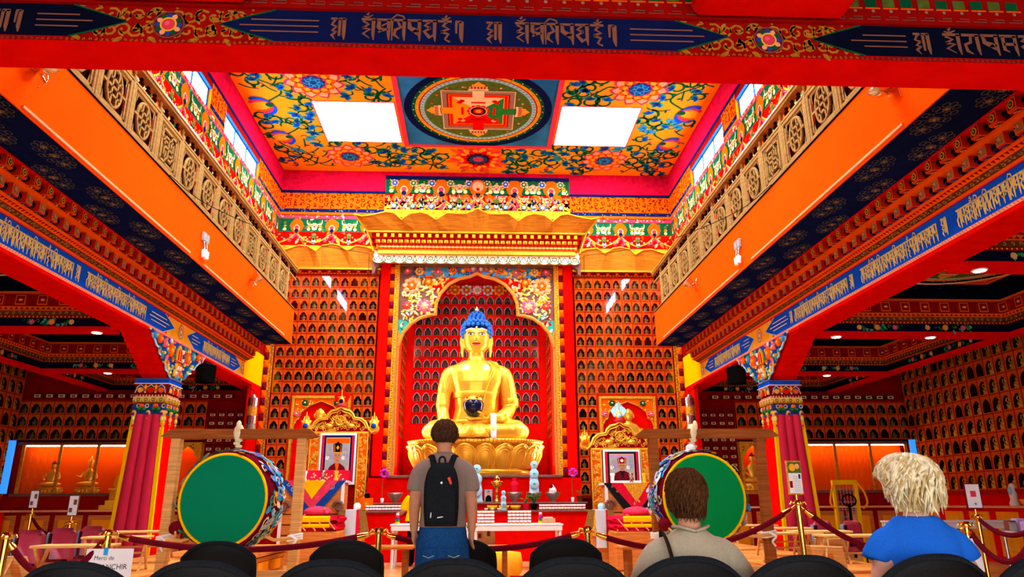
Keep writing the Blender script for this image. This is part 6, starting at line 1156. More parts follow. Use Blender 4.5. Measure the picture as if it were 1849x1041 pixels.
# gilt statues in the cases
def deity(name, lab, loc, k, crown):
    G = thing(name, lab, 'statue', loc); m = MB()
    m.lathe([(.24, 0), (.26, .02), (.22, .06), (.26, .1), (.25, .13)], 18, 'gold', sy=.6)
    for q in range(18): a = q*pi/9; m.ell((.24*cos(a), .144*sin(a), .05), (.035, .03, .04), 'gold', 6, 4)
    m.build('lotus_base', G); m = MB()
    m.ell((0, -.03, .19), (.25, .14, .06), 'gold', 14, 6); m.loft([ellring(0, 0, .18, .11, .08, 12), ellring(0, 0, .3, .09, .065, 12), ellring(0, 0, .42, .125, .07, 12), ellring(0, 0, .48, .06, .05, 12), ellring(0, 0, .52, .035, .035, 12)], 'gold'); m.ell((0, -.005, .58), (.055, .055, .07), 'gold', 10, 7)
    for s in (-1, 1): m.tube([(s*.12, 0, .43), (s*.17, -.02, .33), (s*(.22 if crown and s < 0 else .1), -.13, .27 if not (crown and s < 0) else .36)], [.032, .028, .02], 7, 'gold')
    m.build('figure', G); m = MB()
    if crown: m.lathe([(.05, .62), (.045, .68), (.02, .74), (.005, .78)], 10, 'gold'); [m.tube([(.05*cos(a), .05*sin(a), .63), (.065*cos(a), .065*sin(a), .7)], [.016, .003], 5, 'gold') for a in [j*1.05 for j in range(6)]]
    else: m.ell((0, 0, .635), (.055, .055, .035), 'brown', 9, 5); m.ell((0, 0, .67), (.025, .025, .025), 'brown', 7, 5)
    m.build('crown' if crown else 'hair', G)
    for o in [G]: o.scale = (k, k, k)
    return G
def cpos(x): return pX(x, 890, 17.42)
deity('gilt_buddha', 'gilt seated Buddha in the orange case, nearer the blue panel', (cpos(90), 17.4, 1.421), 1.05, False).scale.y = .8; deity('gilt_deity', 'gilt crowned deity on a lotus in the orange case beside the stupa', (cpos(157), 17.4, 1.421), 1.08, True).scale.y = .8
ST = thing('gilt_stupa', 'yellow gilt stupa in front of the orange case behind the column', 'stupa', (pX(222, 890, 16.9)-.1, 17.12, 1.062)); m = MB(); m.rbox((-.4, -.2, 0), (.4, .14, .1), .01, 'goldp'); m.rbox((-.3, -.16, .1), (.3, .13, .2), .01, 'goldp'); m.rbox((-.24, -.13, .2), (.24, .12, .42), .01, 'goldd'); m.rbox((-.28, -.15, .42), (.28, .13, .46), .01, 'goldp'); m.build('steps', ST); m = MB(); m.lathe([(.2, .46), (.24, .55), (.2, .7), (.1, .78)], 16, 'goldp', sy=.6); m.build('dome', ST); m = MB(); m.lathe([(.07, .78), (.08, .82), (.02, 1.1)], 10, 'goldd'); m.build('spire', ST)
deity('gilt_teacher', 'smiling gilt teacher seated in the framed niche beside the column', (6.7, 17.4, 1.421), 1.28, False).scale.y = .7
# row of silver cups before the stupa
SCU = MB(); SCU.lathe([(.03, 0), (.05, .02), (.065, .07), (.055, .07), (0, .03)], 10, 'silver'); SCU = SCU.build('silver_bowl'); COLL.objects.unlink(SCU)
for i in range(6): tag(inst(SCU, None, (-8.3+i*.17, 16.98, 1.0605)), 'silver water bowl in the row before the yellow stupa', 'bowl', 'silver water bowls')
# yellow lift truck, long white table, goods by the counter
PT = thing('lift_truck', 'yellow frame lift truck with wire mesh and black handle in the aisle', 'truck', (pX(1530, 905, 13.2), 13.2, 0)); m = MB(); zt = pZ(1530, 866, 13.2)
for s in (-1, 1): 
    m.rbox((s*.21-.03, 0, .05), (s*.21+.03, .06, zt), .01, 'yellow')
    m.tube(crv([(s*.22, -.02, zt-.05), (s*.3, -.06, zt-.2), (s*.34, -.06, zt-.4), (s*.26, -.03, zt-.5)], 4), .018, 6, 'amber')
m.rbox((-.21, 0, zt-.08), (.21, .06, zt), .01, 'yellow'); m.build('mast', PT); m = MB()
for i in range(6): m.tube([(-.18, .03, .5+i*.13), (.18, .03, .5+i*.13)], .006, 4, 'grey'); m.tube([(-.15+i*.06, .03, .3), (-.15+i*.06, .03, zt-.12)], .006, 4, 'grey')
m.build('wire_mesh', PT); m = MB(); m.tube([(0, -.04, .2), (0, -.06, zt-.42)], .025, 8, 'black'); m.tube([(.13*cos(a), -.07, zt-.36+.1*sin(a)) for a in [2*pi*j/14 for j in range(14)]], .014, 6, 'black', closed=True); m.build('steering_handle', PT); m = MB(); m.box((-.25, -.05, .03), (.25, .5, .12), 'yellow')
for s in (-1, 1): m.tube([(s*.2-.03, .0, .05), (s*.2+.03, 0, .05)], .05, 10, 'black')
m.build('base', PT)
table('long white table behind the red stacking chairs', 7.0, 9.2, 11.9, 12.6, .84)
GT = thing('goods_table', 'low display table heaped with shiny wrapped goods near the counter', 'table', (7.9, 9.6, 0)); m = MB(); m.rbox((-.8, -.3, .72), (.8, .3, .76), .01, 'tablew'); m.build('tabletop', GT)
for sx in (-1, 1):
    for sy in (-1, 1): m = MB(); m.tube([(sx*.72, sy*.25, 0), (sx*.72, sy*.25, .72)], .022, 8, 'steel'); m.build('leg', GT)
R = random.Random(8)
for i in range(26): 
    m = MB(); x, y = -.7+.112*(i % 13), -.18+.3*(i//13); m.rbox((-.055, -.06, 0), (.055, .06, R.uniform(.08, .3)), .012, R.choice(('silver', 'cream', 'goldd', 'lilac', 'steel', 'white'))); tag(m.build('wrapped_packet', None, (7.9+x, 9.6+y, .761)), 'shiny wrapped packet on the low display table', 'packet', 'wrapped packets')
WF_ = thing('white_figurine', 'white figurine with an oval plaque on the outer aisle counter', 'figurine', (10.45, 13.9, 1.061)); m = MB(); m.lathe([(.08, 0), (.09, .04), (.06, .12), (.07, .22), (.04, .3), (.06, .36), (.02, .42)], 12, 'white'); m.build('figure', WF_); m = MB(); m.ell((-.07, -.03, .28), (.02, .06, .08), 'ice', 10, 6); m.build('plaque', WF_)
for i, y in enumerate((13.5, 13.2)): tag(inst(BW, None, (10.42, y, 1.061), 0, 1.2), 'shallow bowl on the outer counter beside the white figurine', 'bowl', 'bowls beside the white figurine')
# ================================================================ drums
def drum(s, cx, cz, Y, r, skin, turn, hat):
    F = thing('drum_stand', 'plain timber frame holding the big green drum on the %s-hatted side' % hat, 'stand', (0, 0, 0)); zt = 1.9; x0, x1 = ((-3.36, -1.68) if s < 0 else (pX(1146, 790, Y), pX(1405, 790, Y)))
    m = MB(); m.prism([(x0, zt-.04), (x0+.1, zt+.04), (x1-.1, zt+.04), (x1, zt-.04), (x1-.1, zt-.06), (x0+.1, zt-.06)], 'beamwood', (0, Y-.05, 0), X3, Z3, (0, .1, 0)); m.build('top_beam', F)
    xa, xb = ((-3.32+.12, -1.86) if s < 0 else (x0+.2, x1-.22))
    for x in (xa, xb): m = MB(); m.rbox((x-.05, Y-.04, 0), (x+.05, Y+.06, zt-.06), .006, 'pine' if s < 0 else 'beamwood'); m.build('post', F); m = MB(); m.rbox((x-.07, Y-.45, 0), (x+.07, Y+.45, .07), .01, 'pine'); m.build('foot', F)
    m = MB(); m.rbox((xa, Y-.02, .42), (xb, Y+.03, .5), .006, 'pine'); m.build('cross_bar', F)
    for x, k in ((xa, 1), (xb, -1)): m = MB(); m.tube([(x, Y-.07, .82), (x+k*.2, Y-.06, .8), (x+k*.3, Y-.02, .84)], .018, 7, 'pine'); [m.tube([(x+sx_*.06, Y+.01+sy_*.06, .8+q_*.022+.01*sx_) for sx_, sy_ in ((-1, -1), (1, -1), (1, 1), (-1, 1))], .012, 6, 'white', closed=True) for q_ in range(3)]; m.tube(crv([(x-.03, Y-.07, .84), (x+.04, Y-.085, .8), (x+.0, Y-.08, .75), (x+.03, Y-.08, .7)], 4), .013, 6, 'white'); m.build('tie_peg', F)
    D = thing('ceremonial_drum', 'large ceremonial drum with green skin and painted rim on the %s-hatted side' % hat, 'drum', (cx, Y, cz), turn); W = .42
    m = MB(Matrix.Rotation(pi/2, 4, 'X')); prof = [(r*.97, -W/2), (r*1.02, -W/2+.01), (r*1.07, -W*.25), (r*1.09, 0), (r*1.07, W*.25), (r*1.02, W/2-.01), (r*.97, W/2)]; m.lathe(prof, 48, 'maroon'); sh_ = m.build('shell', D)
    m = MB(); R = random.Random(3)
    for q in range(420):
        a, y = R.uniform(0, 2*pi), R.uniform(-W*.42, W*.42); rr = r*(1.09-.07*(y/(W*.5))**2)+.006; n = V((cos(a), 0, sin(a))); u = V((-sin(a), 0, cos(a))); pl = Pl(V((0, y, 0))+n*rr, u, Y3, n, .003); c = R.choice(('sky', 'ice', 'ice', 'sky', 'teal', 'goldp', 'ice', 'white', 'mid', 'lilac')); k = R.uniform(.035, .07)
        if R.random() < .5: rib(m, pl, spiral(0, 0, k, R.uniform(0, 6), 1, 1, 8), k*.36, c, 1+q % 3)
        else: drop(m, pl, 0, 0, R.uniform(0, 6), k*2, k, c, 1+q % 3)
    m.build('rim_painting', sh_); m = MB(Matrix.Rotation(pi/2, 4, 'X'))
    for w in (W/2+.004, -W/2-.004): m.tube([(r*.985*cos(2*pi*j/48), r*.985*sin(2*pi*j/48), w) for j in range(48)], .014, 6, 'yellow', closed=True)
    m.build('edge_band', D); m = MB(Matrix.Rotation(pi/2, 4, 'X')); m.lathe([(r*.955, W/2+.004), (r*.6, W/2+.014), (.01, W/2+.016)], 48, skin); m.lathe([(.01, -W/2-.016), (r*.6, -W/2-.014), (r*.955, -W/2-.004)], 48, skin); label(m.build('drum_skin', D), 'green drum skin')
    m = MB(); m.lathe([(.1, r*1.06), (.11, r*1.09), (.04, r*1.12), (.03, r*1.16)], 12, 'steel'); zz = zt-cz-.06; 
    for q in range(3): m.ell((.012*(-1)**q, 0, r*1.15+(zz-r*1.15)*(q+.5)/3), (.04, .035, (zz-r*1.15)/4.5), 'cream', 8, 6)
    m.ell((0, 0, zz+.06), (.05, .08, .1), 'cream', 8, 6); m.ell((.02, -.06, zz+.13), (.03, .03, .06), 'cream', 8, 6)
    if s > 0: m.ell((-.05, -.05, r*1.14), (.06, .05, .05), 'white', 8, 6); m.tube([(-.06, -.06, r*1.12), (-.12, -.08, r*1.02)], .03, 6, 'white')
    m.build('rope_hanger', D); m = MB(); m.tube([(-r*.9, -.28, -r*.72), (-r*.99, -.22, -r*.6)], .012, 6, 'pine'); m.ell((-r*1.0, -.2, -r*.58), .07, 'maroon', 10, 7); m.build('beater', D)
drum(-1, -2.55, 1.2, 8.0, .47, 'drumskin', -.12, 'black'); drum(1, pX(1258, 895, 8.0), 1.2, 8.0, .46, 'drumskin2', .1, 'red')
# ================================================================ platforms, low tables, book rests, red chairs
for s, hat in ((-1, 'black'), (1, 'red')):
    B = thing('bench_platform', 'long low wooden platform with panelled front below the %s-hatted side column' % hat, 'platform', (0, 0, 0)); x0, x1 = 3.55, 4.86
    m = MB(); side_box(m, s, x0, x1, 7.1, 14.6, .38, .43, 'oak'); m.build('platform_top', B); m = MB(); side_box(m, s, x0+.05, x1-.05, 7.15, 14.55, 0, .38, 'oak'); m.build('platform_body', B); m = MB(); side_box(m, s, x0-.03, x0, 7.08, 14.62, .33, .43, 'oak'); side_box(m, s, x0+.015, x0+.05, 7.1, 14.6, .24, .3, 'wood'); m.build('edge_moulding', B); m = MB(); m.box((min(s*x0, s*x1), 7.06, .33), (max(s*x0, s*x1), 7.1, .43), 'oak'); m.box((min(s*x0, s*x1), 7.11, .1), (max(s*x0, s*x1), 7.15, .2), 'wood'); m.build('end_moulding', B)
    for i in range(9): m = MB(); y = 7.55+i*.8; side_box(m, s, x0+.03, x0+.05, y-.3, y+.3, .05, .22, 'amber'); m.build('front_panel', B)
def folding(name, lab, loc, rz, w, d, h, grp):
    T = thing(name, lab, 'table', loc, rz, grp); m = MB(); m.rbox((-w/2, -d/2, h-.025), (w/2, d/2, h), .006, 'pine'); m.build('tabletop', T)
    for sx in (-1, 1):
        for k in (-1, 1): m = MB(); x = sx*(w/2-.05); m.prism([(-.02, 0), (.02, 0), (.02, 0.001), (-.02, .001)], 'pine', (x-.012, 0, 0), Y3, Z3, (.024, 0, 0)) if False else m.loft([[(x-.012+sx*.014*k, k*(d/2-.04)+q, 0) for q in (-.02, .02)]+[(x+.012+sx*.014*k, k*(d/2-.04)+q, 0) for q in (.02, -.02)], [(x-.012+sx*.014*k, -k*(d/2-.06)+q, h-.026) for q in (-.02, .02)]+[(x+.012+sx*.014*k, -k*(d/2-.06)+q, h-.026) for q in (.02, -.02)]], 'pine', True, False); m.build('leg', T)
    m = MB(); m.tube([(-w/2+.05, 0, h*.5), (w/2-.05, 0, h*.5)], .012, 6, 'pine'); m.build('stretcher', T)
    return T
folds = []
for i, (x, y, Y, rz, w, h) in enumerate(((150, 982, 7.75, .12, .72, .27), (215, 962, 9.0, .2, .7, .3), (262, 955, 10.2, .2, .7, .32), (345, 960, 11.2, .1, .6, .3), (420, 965, 12.2, 0, .6, .28), (1412, 955, 10.4, -.1, .75, .3), (1395, 972, 9.2, 0, .7, .28), (1480, 968, 9.2, -.15, .7, .3), (1540, 968, 8.0, -.1, .75, .3), (1440, 968, 11.8, 0, .7, .3))):
    X = pX(x, y, Y); X = max(min(X, 4.46), 3.95) if x > 900 else min(max(X, -4.46), -3.95)
    folding('folding_table', 'low pine folding table on the platform %s' % ('of the black-hatted side' if x < 900 else 'of the red-hatted side'), (X, Y, .431), rz, w, .36, h+.08, 'folding tables on the platform, %s side' % ('black-hatted' if x < 900 else 'red-hatted'))
def rest(lab, loc, rz, k=1):
    T = thing('book_rest', lab, 'book rest', loc, rz, 'pine book rests'); m = MB(Matrix.Rotation(-.5, 4, 'X')); m.rbox((-.16*k, 0, 0), (.16*k, .018, .3*k), .004, 'pine'); m.build('board', T); m = MB(Matrix.Rotation(-.5, 4, 'X')); m.box((-.05*k, .019, .05*k), (.05*k, .03, .22*k), 'oak'); m.build('slot', T); m = MB(); m.rbox((-.14*k, -.05, 0), (.14*k, .0, .03), .004, 'pine'); m.tube([(0, .14*k, .26*k), (0, .25*k, .01)], .012, 6, 'pine'); m.build('prop', T); return T
for x, y, Y, rz, l in ((52, 985, 7.4, pi-.3, 'beside the red chairs at the platform end'), (560, 968, 12.6, .3, 'near the red cushion seat, upright'), (575, 985, 12.0, .4, 'leaning before the red cushion seat'), (1370, 975, 8.4, 2.6, 'behind the timber drum post'), (1420, 975, 8.2, 2.5, 'before the column base'), (1480, 930, 9.9, 2.7, 'standing on a folding table by the column')):
    X = pX(x, y, Y); X = max(min(X, 4.6), 3.8) if x > 1300 else (min(max(X, -4.6), -3.8) if x < 900 else X); rest('pine book rest '+l, (X, Y-.33 if x != 52 else 7.4, .445), rz)
def redchair(lab, loc, rz):
    T = thing('red_chair', lab, 'chair', loc, rz, 'red padded chairs in the aisle'); T.scale = (1, 1, 1.08); m = MB(); m.rbox((-.17, -.03, .42), (.17, .04, .82), .06, 'leather', True); m.build('backrest', T); m = MB(); m.rbox((-.182, -.036, .46), (-.165, .045, .77), .012, 'greyblue'); m.build('side_panel', T); m = MB(); m.rbox((-.22, .05, .4), (.22, .48, .46), .03, 'leather', True); m.build('seat', T)
    for sx in (-1, 1):
        for y in (.0, .44): m = MB(); m.tube([(sx*.19, y, 0), (sx*.19, y, .42)], .012, 6, 'char'); m.build('leg', T)
rc = None
for x, Y in ((54, 9.0), (112, 9.7), (164, 10.4), (640, None), (1488, 10.9), (1542, 10.9)):
    if Y is None: continue
    X = pX(x, 975, Y); redchair('red padded chair standing in the side aisle', (X, Y, 0), 0 if x < 900 else .2)
# wooden stools and small furniture in the middle
for x, Y, l in ((700, 9.2, 'beside the brass post'), (880, 9.6, 'behind the standing man'), (1165, 9.0, 'before the draped table of the red-hatted portrait')):
    X = pX(x, 985, Y); T = thing('wooden_bench', 'plain wooden trestle bench '+l, 'bench', (X, Y, 0)); zt = pZ(x, 984, Y); m = MB(); m.rbox((-.32, -.15, zt-.04), (.32, .15, zt), .008, 'oak'); m.build('seat', T)
    for k in (-1, 1): m = MB(); m.rbox((k*.22-.03, -.13, 0), (k*.22+.03, .13, zt-.041), .006, 'beamwood'); m.build('leg', T)
m = MB(); m.rbox((-.3, -.25, 0), (.3, .25, .16), .05, 'satin', True); o = m.build('floor_cushion', None, (pX(730, 1035, 9.5), 9.5, 0)); tag(o, 'pink red floor cushion by the brass post', 'cushion', 'red floor cushions'); o2 = inst(o, None, (pX(958, 1015, 9.7), 9.7, 0), 0, (1, 1, 1.6)); tag(o2, 'red floor cushion with yellow roll behind the chairs', 'cushion', 'red floor cushions')
# ================================================================ stanchions, ropes, notices
BASEP = [(.0, 0), (.16, .0), (.16, .012), (.06, .05), (.026, .06)]
def stanchion(X, Y, h, lab):
    T = thing('brass_stanchion', lab, 'stanchion', (X, Y, 0)); m = MB(); m.lathe([(.155, 0), (.16, .012), (.06, .05), (.026, .06)], 20, 'brass'); m.build('base', T); m = MB(); m.lathe([(.025, .05), (.025, h-.05)], 14, 'brass'); m.build('pole', T); m = MB(); m.lathe([(.035, h-.05), (.038, h-.04), (.038, h-.02), (.03, h)], 14, 'brass')
    for a in (0, pi/2, pi, 3*pi/2): m.tube([(.035*cos(a), .035*sin(a), h-.03), (.06*cos(a), .06*sin(a), h-.015), (.075*cos(a), .075*sin(a), h-.04)], .008, 6, 'brass')
    m.build('head', T); return V((X, Y, h-.035))
def rope(A, B, sag, lab):
    T = thing('velvet_rope', lab, 'rope', (0, 0, 0)); d = (B-A); u = d.normalized(); P = []
    for i in range(31): t = i/30; p = A+d*t; P.append((p.x, p.y, p.z-sag*4*t*(1-t)))
    m = MB(); m.tube(P[2:-2], .024, 10, 'velvet'); m.build('cord', T)
    for e in (P[:4], P[::-1][:4]): m = MB(); m.tube([e[0], e[1]], .009, 6, 'brass'); m.tube([tuple(V(e[1]).lerp(V(e[2]), .2)), e[2], tuple(V(e[2]).lerp(V(e[3]), .4))], [.018, .028, .028], 10, 'brass'); m.build('end_hook', T)
Yr = 6.3
s1 = stanchion(pX(198, 955, Yr), Yr, .965, 'brass stanchion with the taped paper notice, beside the green drum'); s2 = stanchion(pX(685, 950, Yr), Yr, .965, 'brass stanchion between the drum and the standing man'); s3 = stanchion(pX(1060, 947, Yr), Yr, .965, 'brass stanchion between the standing man and the grey-shirted woman')
s4 = stanchion(pX(1440, 902, 6.6), 6.6, 1.17, 'tall brass stanchion carrying the framed sign before the column'); s0 = stanchion(pX(15, 958, 5.9), 5.9, .96, 'brass stanchion at the far end of the rope line beside the platform'); s5 = stanchion(pX(1742, 940, 6.4), 6.4, .98, 'brass stanchion behind the blue-shirted woman with the paper notice'); s6 = stanchion(pX(1868, 938, 5.9), 5.9, .98, 'brass stanchion beyond the blue-shirted woman')
s7 = stanchion(pX(128, 938, 10.6), 10.6, .95, 'brass stanchion in the aisle before the counter of the stupa'); s8 = stanchion(pX(58, 920, 12.2), 12.2, 1.05, 'brass stanchion with small sign before the orange case'); s9 = stanchion(pX(1765, 935, 8.6), 8.6, 1.0, 'brass stanchion with framed notice by the goods table')
for A, B, sg, l in ((s0, s1, .3, 'dark red velvet rope hanging from the notice post to the platform end'), (s1, s2, .13, 'dark red velvet rope across the green drum'), (s2, s3, .14, 'dark red velvet rope behind the standing man'), (s3, s4, .25, 'dark red velvet rope passing behind the grey-shirted woman'), (s4, s5, .3, 'dark red velvet rope from the framed sign to the blue-shirted woman'), (s5, s6, .28, 'dark red velvet rope beyond the blue-shirted woman'), (s7, s8, .2, 'dark rope in the aisle before the orange case'), (s9, s6, .12, 'thin red rope from the framed notice')): rope(A, B, sg, l)
def sign(lab, X, Y, z0, w, h, fr, rz=0):
    T = thing('framed_sign', lab, 'sign', (X, Y, z0), rz); m = MB(); m.rbox((-w/2, 0, 0), (w/2, .02, h), .004, fr); m.build('frame', T); m = MB(); m.tube([(0, .01, -.06), (0, .01, 0)], .01, 6, 'brass'); m.build('socket', T); return T, Pl((0, -.001, 0), X3, Z3, -Y3, .001)
T, pl = sign('brass framed information sign on the tall stanchion before the column', s4.x, 6.6, 1.215, .15, .3, 'goldd', .15); m = MB(); rect(m, pl, -.065, .012, .065, .288, 'paper', 1); rect(m, pl, -.065, .19, .065, .288, 'moss', 2); disc(m, pl, -.02, .24, .035, 'goldp', 3, 8); disc(m, pl, .03, .25, .025, 'peach', 3, 8); rect(m, pl, -.06, .06, -.03, .12, 'redd', 2); rect(m, pl, .035, .14, .055, .18, 'navy', 2)
for k in range(9): rect(m, pl, -.02, .03+k*.016, .05, .034+k*.016, 'grey', 2)
m.build('print', T)
T, pl = sign('framed notice with a red square by the goods table', s9.x, 8.6, 1.06, .2, .3, 'maroon'); m = MB(); rect(m, pl, -.085, .015, .085, .285, 'paper', 1); rect(m, pl, -.035, .14, .035, .21, 'rose', 2); disc(m, pl, .01, .06, .016, 'greyblue', 2, 6); m.build('print', T)
for S, l in ((s7, 'small white sign on the aisle stanchion nearer the column'), (s8, 'small white sign on the aisle stanchion before the orange case')):
    T, pl = sign(l, S.x, S.y, S.z+.1, .14, .28, 'brown'); m = MB(); rect(m, pl, -.06, .012, .06, .268, 'paper', 1); rect(m, pl, .0, .15, .045, .22, 'umber', 2); rect(m, pl, -.05, .05, -.005, .11, 'umber', 2); m.build('print', T)
def text_mesh(parent, body, size, x, z, mt, y=-.0012, name='lettering'):
    c = bpy.data.curves.new(name, 'FONT'); c.body = body; c.size = size; c.align_x = 'CENTER'; o = bpy.data.objects.new(name, c); COLL.objects.link(o); dg = bpy.context.evaluated_depsgraph_get(); me = bpy.data.meshes.new_from_object(o.evaluated_get(dg)); bpy.data.objects.remove(o); me.materials.clear(); me.materials.append(mat(mt))
    q = bpy.data.objects.new(name, me); COLL.objects.link(q); q.parent = parent; q.location = (x, y, z); q.rotation_euler = (pi/2, 0, 0); return q
for X, Y, zt, rz, l in ((pX(196, 1000, 6.2), 6.22, .82, -.06, 'white paper notice taped to the post beside the green drum'), (pX(1742, 1000, 6.3), 6.33, .84, .12, 'white paper notice behind the blue-shirted woman')):
    T = thing('paper_notice', l, 'notice', (X, Y, 0), rz); m = MB(); m.box((-.19, 0, zt-.27), (.19, .002, zt), 'paper'); m.build('sheet', T); text_mesh(T, 'Merci de', .046, -.04 if X < 0 else .03, zt-.085, 'char'); text_mesh(T, 'FRANCHIR', .056, .02, zt-.155, 'char'); text_mesh(T, 'la limite' if False else 'ne pas', .03, 0, zt-.112, 'char') if False else None
    if X < 0: m = MB(); m.box((-.05, -.004, zt-.05), (-.015, -.002, zt+.01), 'sky'); m.build('blue_tape', T)
# ================================================================ black chairs
def chair_mesh():
    T = thing('black_chair', '', 'chair'); m = MB(); W, Hh = .25, .4; rows = []
    for i in range(9):
        t = i/8; row = []
        for j in range(17): u = j/16*2-1; hw = W*(.97 if t < .8 else .97-.03*(t-.8)*5); row.append((hw*u, -.02+.05*(u*u)-.05*t, .5+(Hh-.095*abs(u)**2.6)*t))
        rows.append(row)
    m.loft(rows, 'chair', False, True, False); bk = m.build('backrest', T); k = bk.modifiers.new('s', 'SOLIDIFY'); k.thickness = .035; k.offset = 0; k = bk.modifiers.new('b', 'BEVEL'); k.width = .01; k.segments = 2
    m = MB(); m.tube([r[0] for r in rows]+list(rows[-1])+[r[-1] for r in rows[::-1]], .018, 7, 'char'); m.build('piping', bk)
    m = MB(); m.rbox((-.24, .02, .42), (.24, .47, .48), .03, 'chair', True); m.build('seat', T)
    for s in (-1, 1): m = MB(); m.tube([(s*.2, -.06, .01), (s*.2, .0, .42), (s*.2, -.02, .55)], .012, 7, 'char'); m.build('rear_leg', T); m = MB(); m.tube([(s*.2, .44, .01), (s*.2, .4, .42)], .012, 7, 'char'); m.build('front_leg', T)
    return T
CH = chair_mesh(); first = True
desc = ['at the row end before the paper notice', 'before the green drum', 'between the drum and the brass post', 'right behind the standing man', 'before the brass stanchion and white table', 'in which the grey-shirted woman sits', 'between the two seated women', 'in which the blue-shirted woman sits', 'at the row end past the blue-shirted woman']
for i, x in enumerate((145, 368, 602, 820, 1033, 1239, 1442, 1678, 1888)):
    l = 'black padded chair of the rear row, '+desc[i]; loc = (pX(x, 1010, 3.42), 3.42, .005)
    if first: CH['label'] = l; CH['group'] = 'black chairs of the rear row'; CH.location = loc; first = False
    else: dup(CH, loc, 0, l, 'black chairs of the rear row')
for x, l in ((399, 'below the green drum'), (628, 'beside the brass post by the red cushions'), (838, 'hidden by the standing man'), (1021, 'before the white tables')): dup(CH, (pX(x, 980, 5.3 if x != 838 else 5.95), 5.3 if x != 838 else 5.95, 0 if x != 838 else -.03), 0, 'black padded chair of the forward row, '+l, 'black chairs of the forward row')
# ================================================================ people (built facing +y, backs to the camera)
def tri(a, b, ra, rb, k=4): a, b = V(a), V(b); return [tuple(a.lerp(b, i/k)) for i in range(k+1)], [ra+(rb-ra)*i/k for i in range(k+1)]
def limb(m, P, r, mt, n=12): m.tube(crv(P, 4), [p[0] for p in crv([(x,) for x in r], 4)], n, mt)
def hand(m, w, d, side, mt, curl=.5):
    """palm, four unequal bent fingers and a thumb; w wrist, d down-the-hand direction, side = thumb direction"""
    w, d, t = V(w), V(d).normalized(), V(side).normalized(); t = (t-d*t.dot(d)).normalized(); n = d.cross(t); c = w+d*.05
    m.tube([tuple(w), tuple(w+d*.03), tuple(w+d*.075)], [.026, .036, .036], 10, mt, flat=.55, up=tuple(n))
    for i, (o, l) in enumerate(((.027, .068), (.009, .078), (-.009, .072), (-.026, .056))):
        a = w+d*.078+t*o; b = a+d*l*.5+n*curl*.02; e = b+(d*.8+n*curl).normalized()*l*.5; m.tube([tuple(w+d*.05+t*o*.9), tuple(a), tuple(b), tuple(e)], [.0095, .0095, .0085, .006], 7, mt)
    a = w+d*.025+t*.03; b = a+(d*.7+t*.6).normalized()*.035; e = b+(d*.95+t*.1+n*.3).normalized()*.032; m.tube([tuple(w+d*.015+t*.01), tuple(a), tuple(b), tuple(e)], [.013, .012, .0105, .007], 7, mt)
def head(m, c, mt, yaw=0, k=1):
    R = Matrix.Rotation(yaw, 3, 'Z'); c = V(c); q = lambda x, y, z: tuple(c+R @ V((x*k, y*k, z*k)))
    rows = []
    for z, rx, ry, cy in ((-.118, .03, .035, .05), (-.1, .05, .06, .03), (-.06, .062, .08, .01), (-.01, .07, .09, .0), (.04, .074, .096, -.003), (.08, .066, .085, -.006), (.108, .04, .05, -.008), (.118, .012, .015, -.008)): rows.append([q(rx*cos(t), cy+ry*sin(t), z) for t in [2*pi*j/16 for j in range(16)]])
    m.loft(rows, mt); m.tube([q(0, .085, .02), q(0, .112, -.02), q(0, .1, -.035)], [.008*k, .015*k, .013*k], 7, mt)
    for s in (-1, 1): m.ell(q(s*.076, -.005, -.012), (.012*k, .02*k, .032*k), mt, 8, 6); m.ell(q(s*.032, .08, .02), (.016*k, .01*k, .008*k), mt, 7, 5)
    m.tube([q(-.025, .088, -.062), q(0, .095, -.06), q(.025, .088, -.062)], .006*k, 6, mt)
def face_bits(T, c, yaw, k=1):
    R = Matrix.Rotation(yaw, 3, 'Z'); c = V(c); q = lambda x, y, z: tuple(c+R @ V((x*k, y*k, z*k))); m = MB()
    for s in (-1, 1): m.ell(q(s*.032, .0895, .02), (.011*k, .004*k, .006*k), 'white', 8, 5); m.ell(q(s*.032, .093, .02), .0045*k, 'brown', 6, 4); m.tube([q(s*.016, .092, .04), q(s*.034, .09, .045), q(s*.052, .078, .038)], .004*k, 5, 'hairb')
    m.tube([q(-.022, .0945, -.062), q(0, .1005, -.06), q(.022, .0945, -.062)], .004*k, 5, 'rose'); m.build('face_features', T)
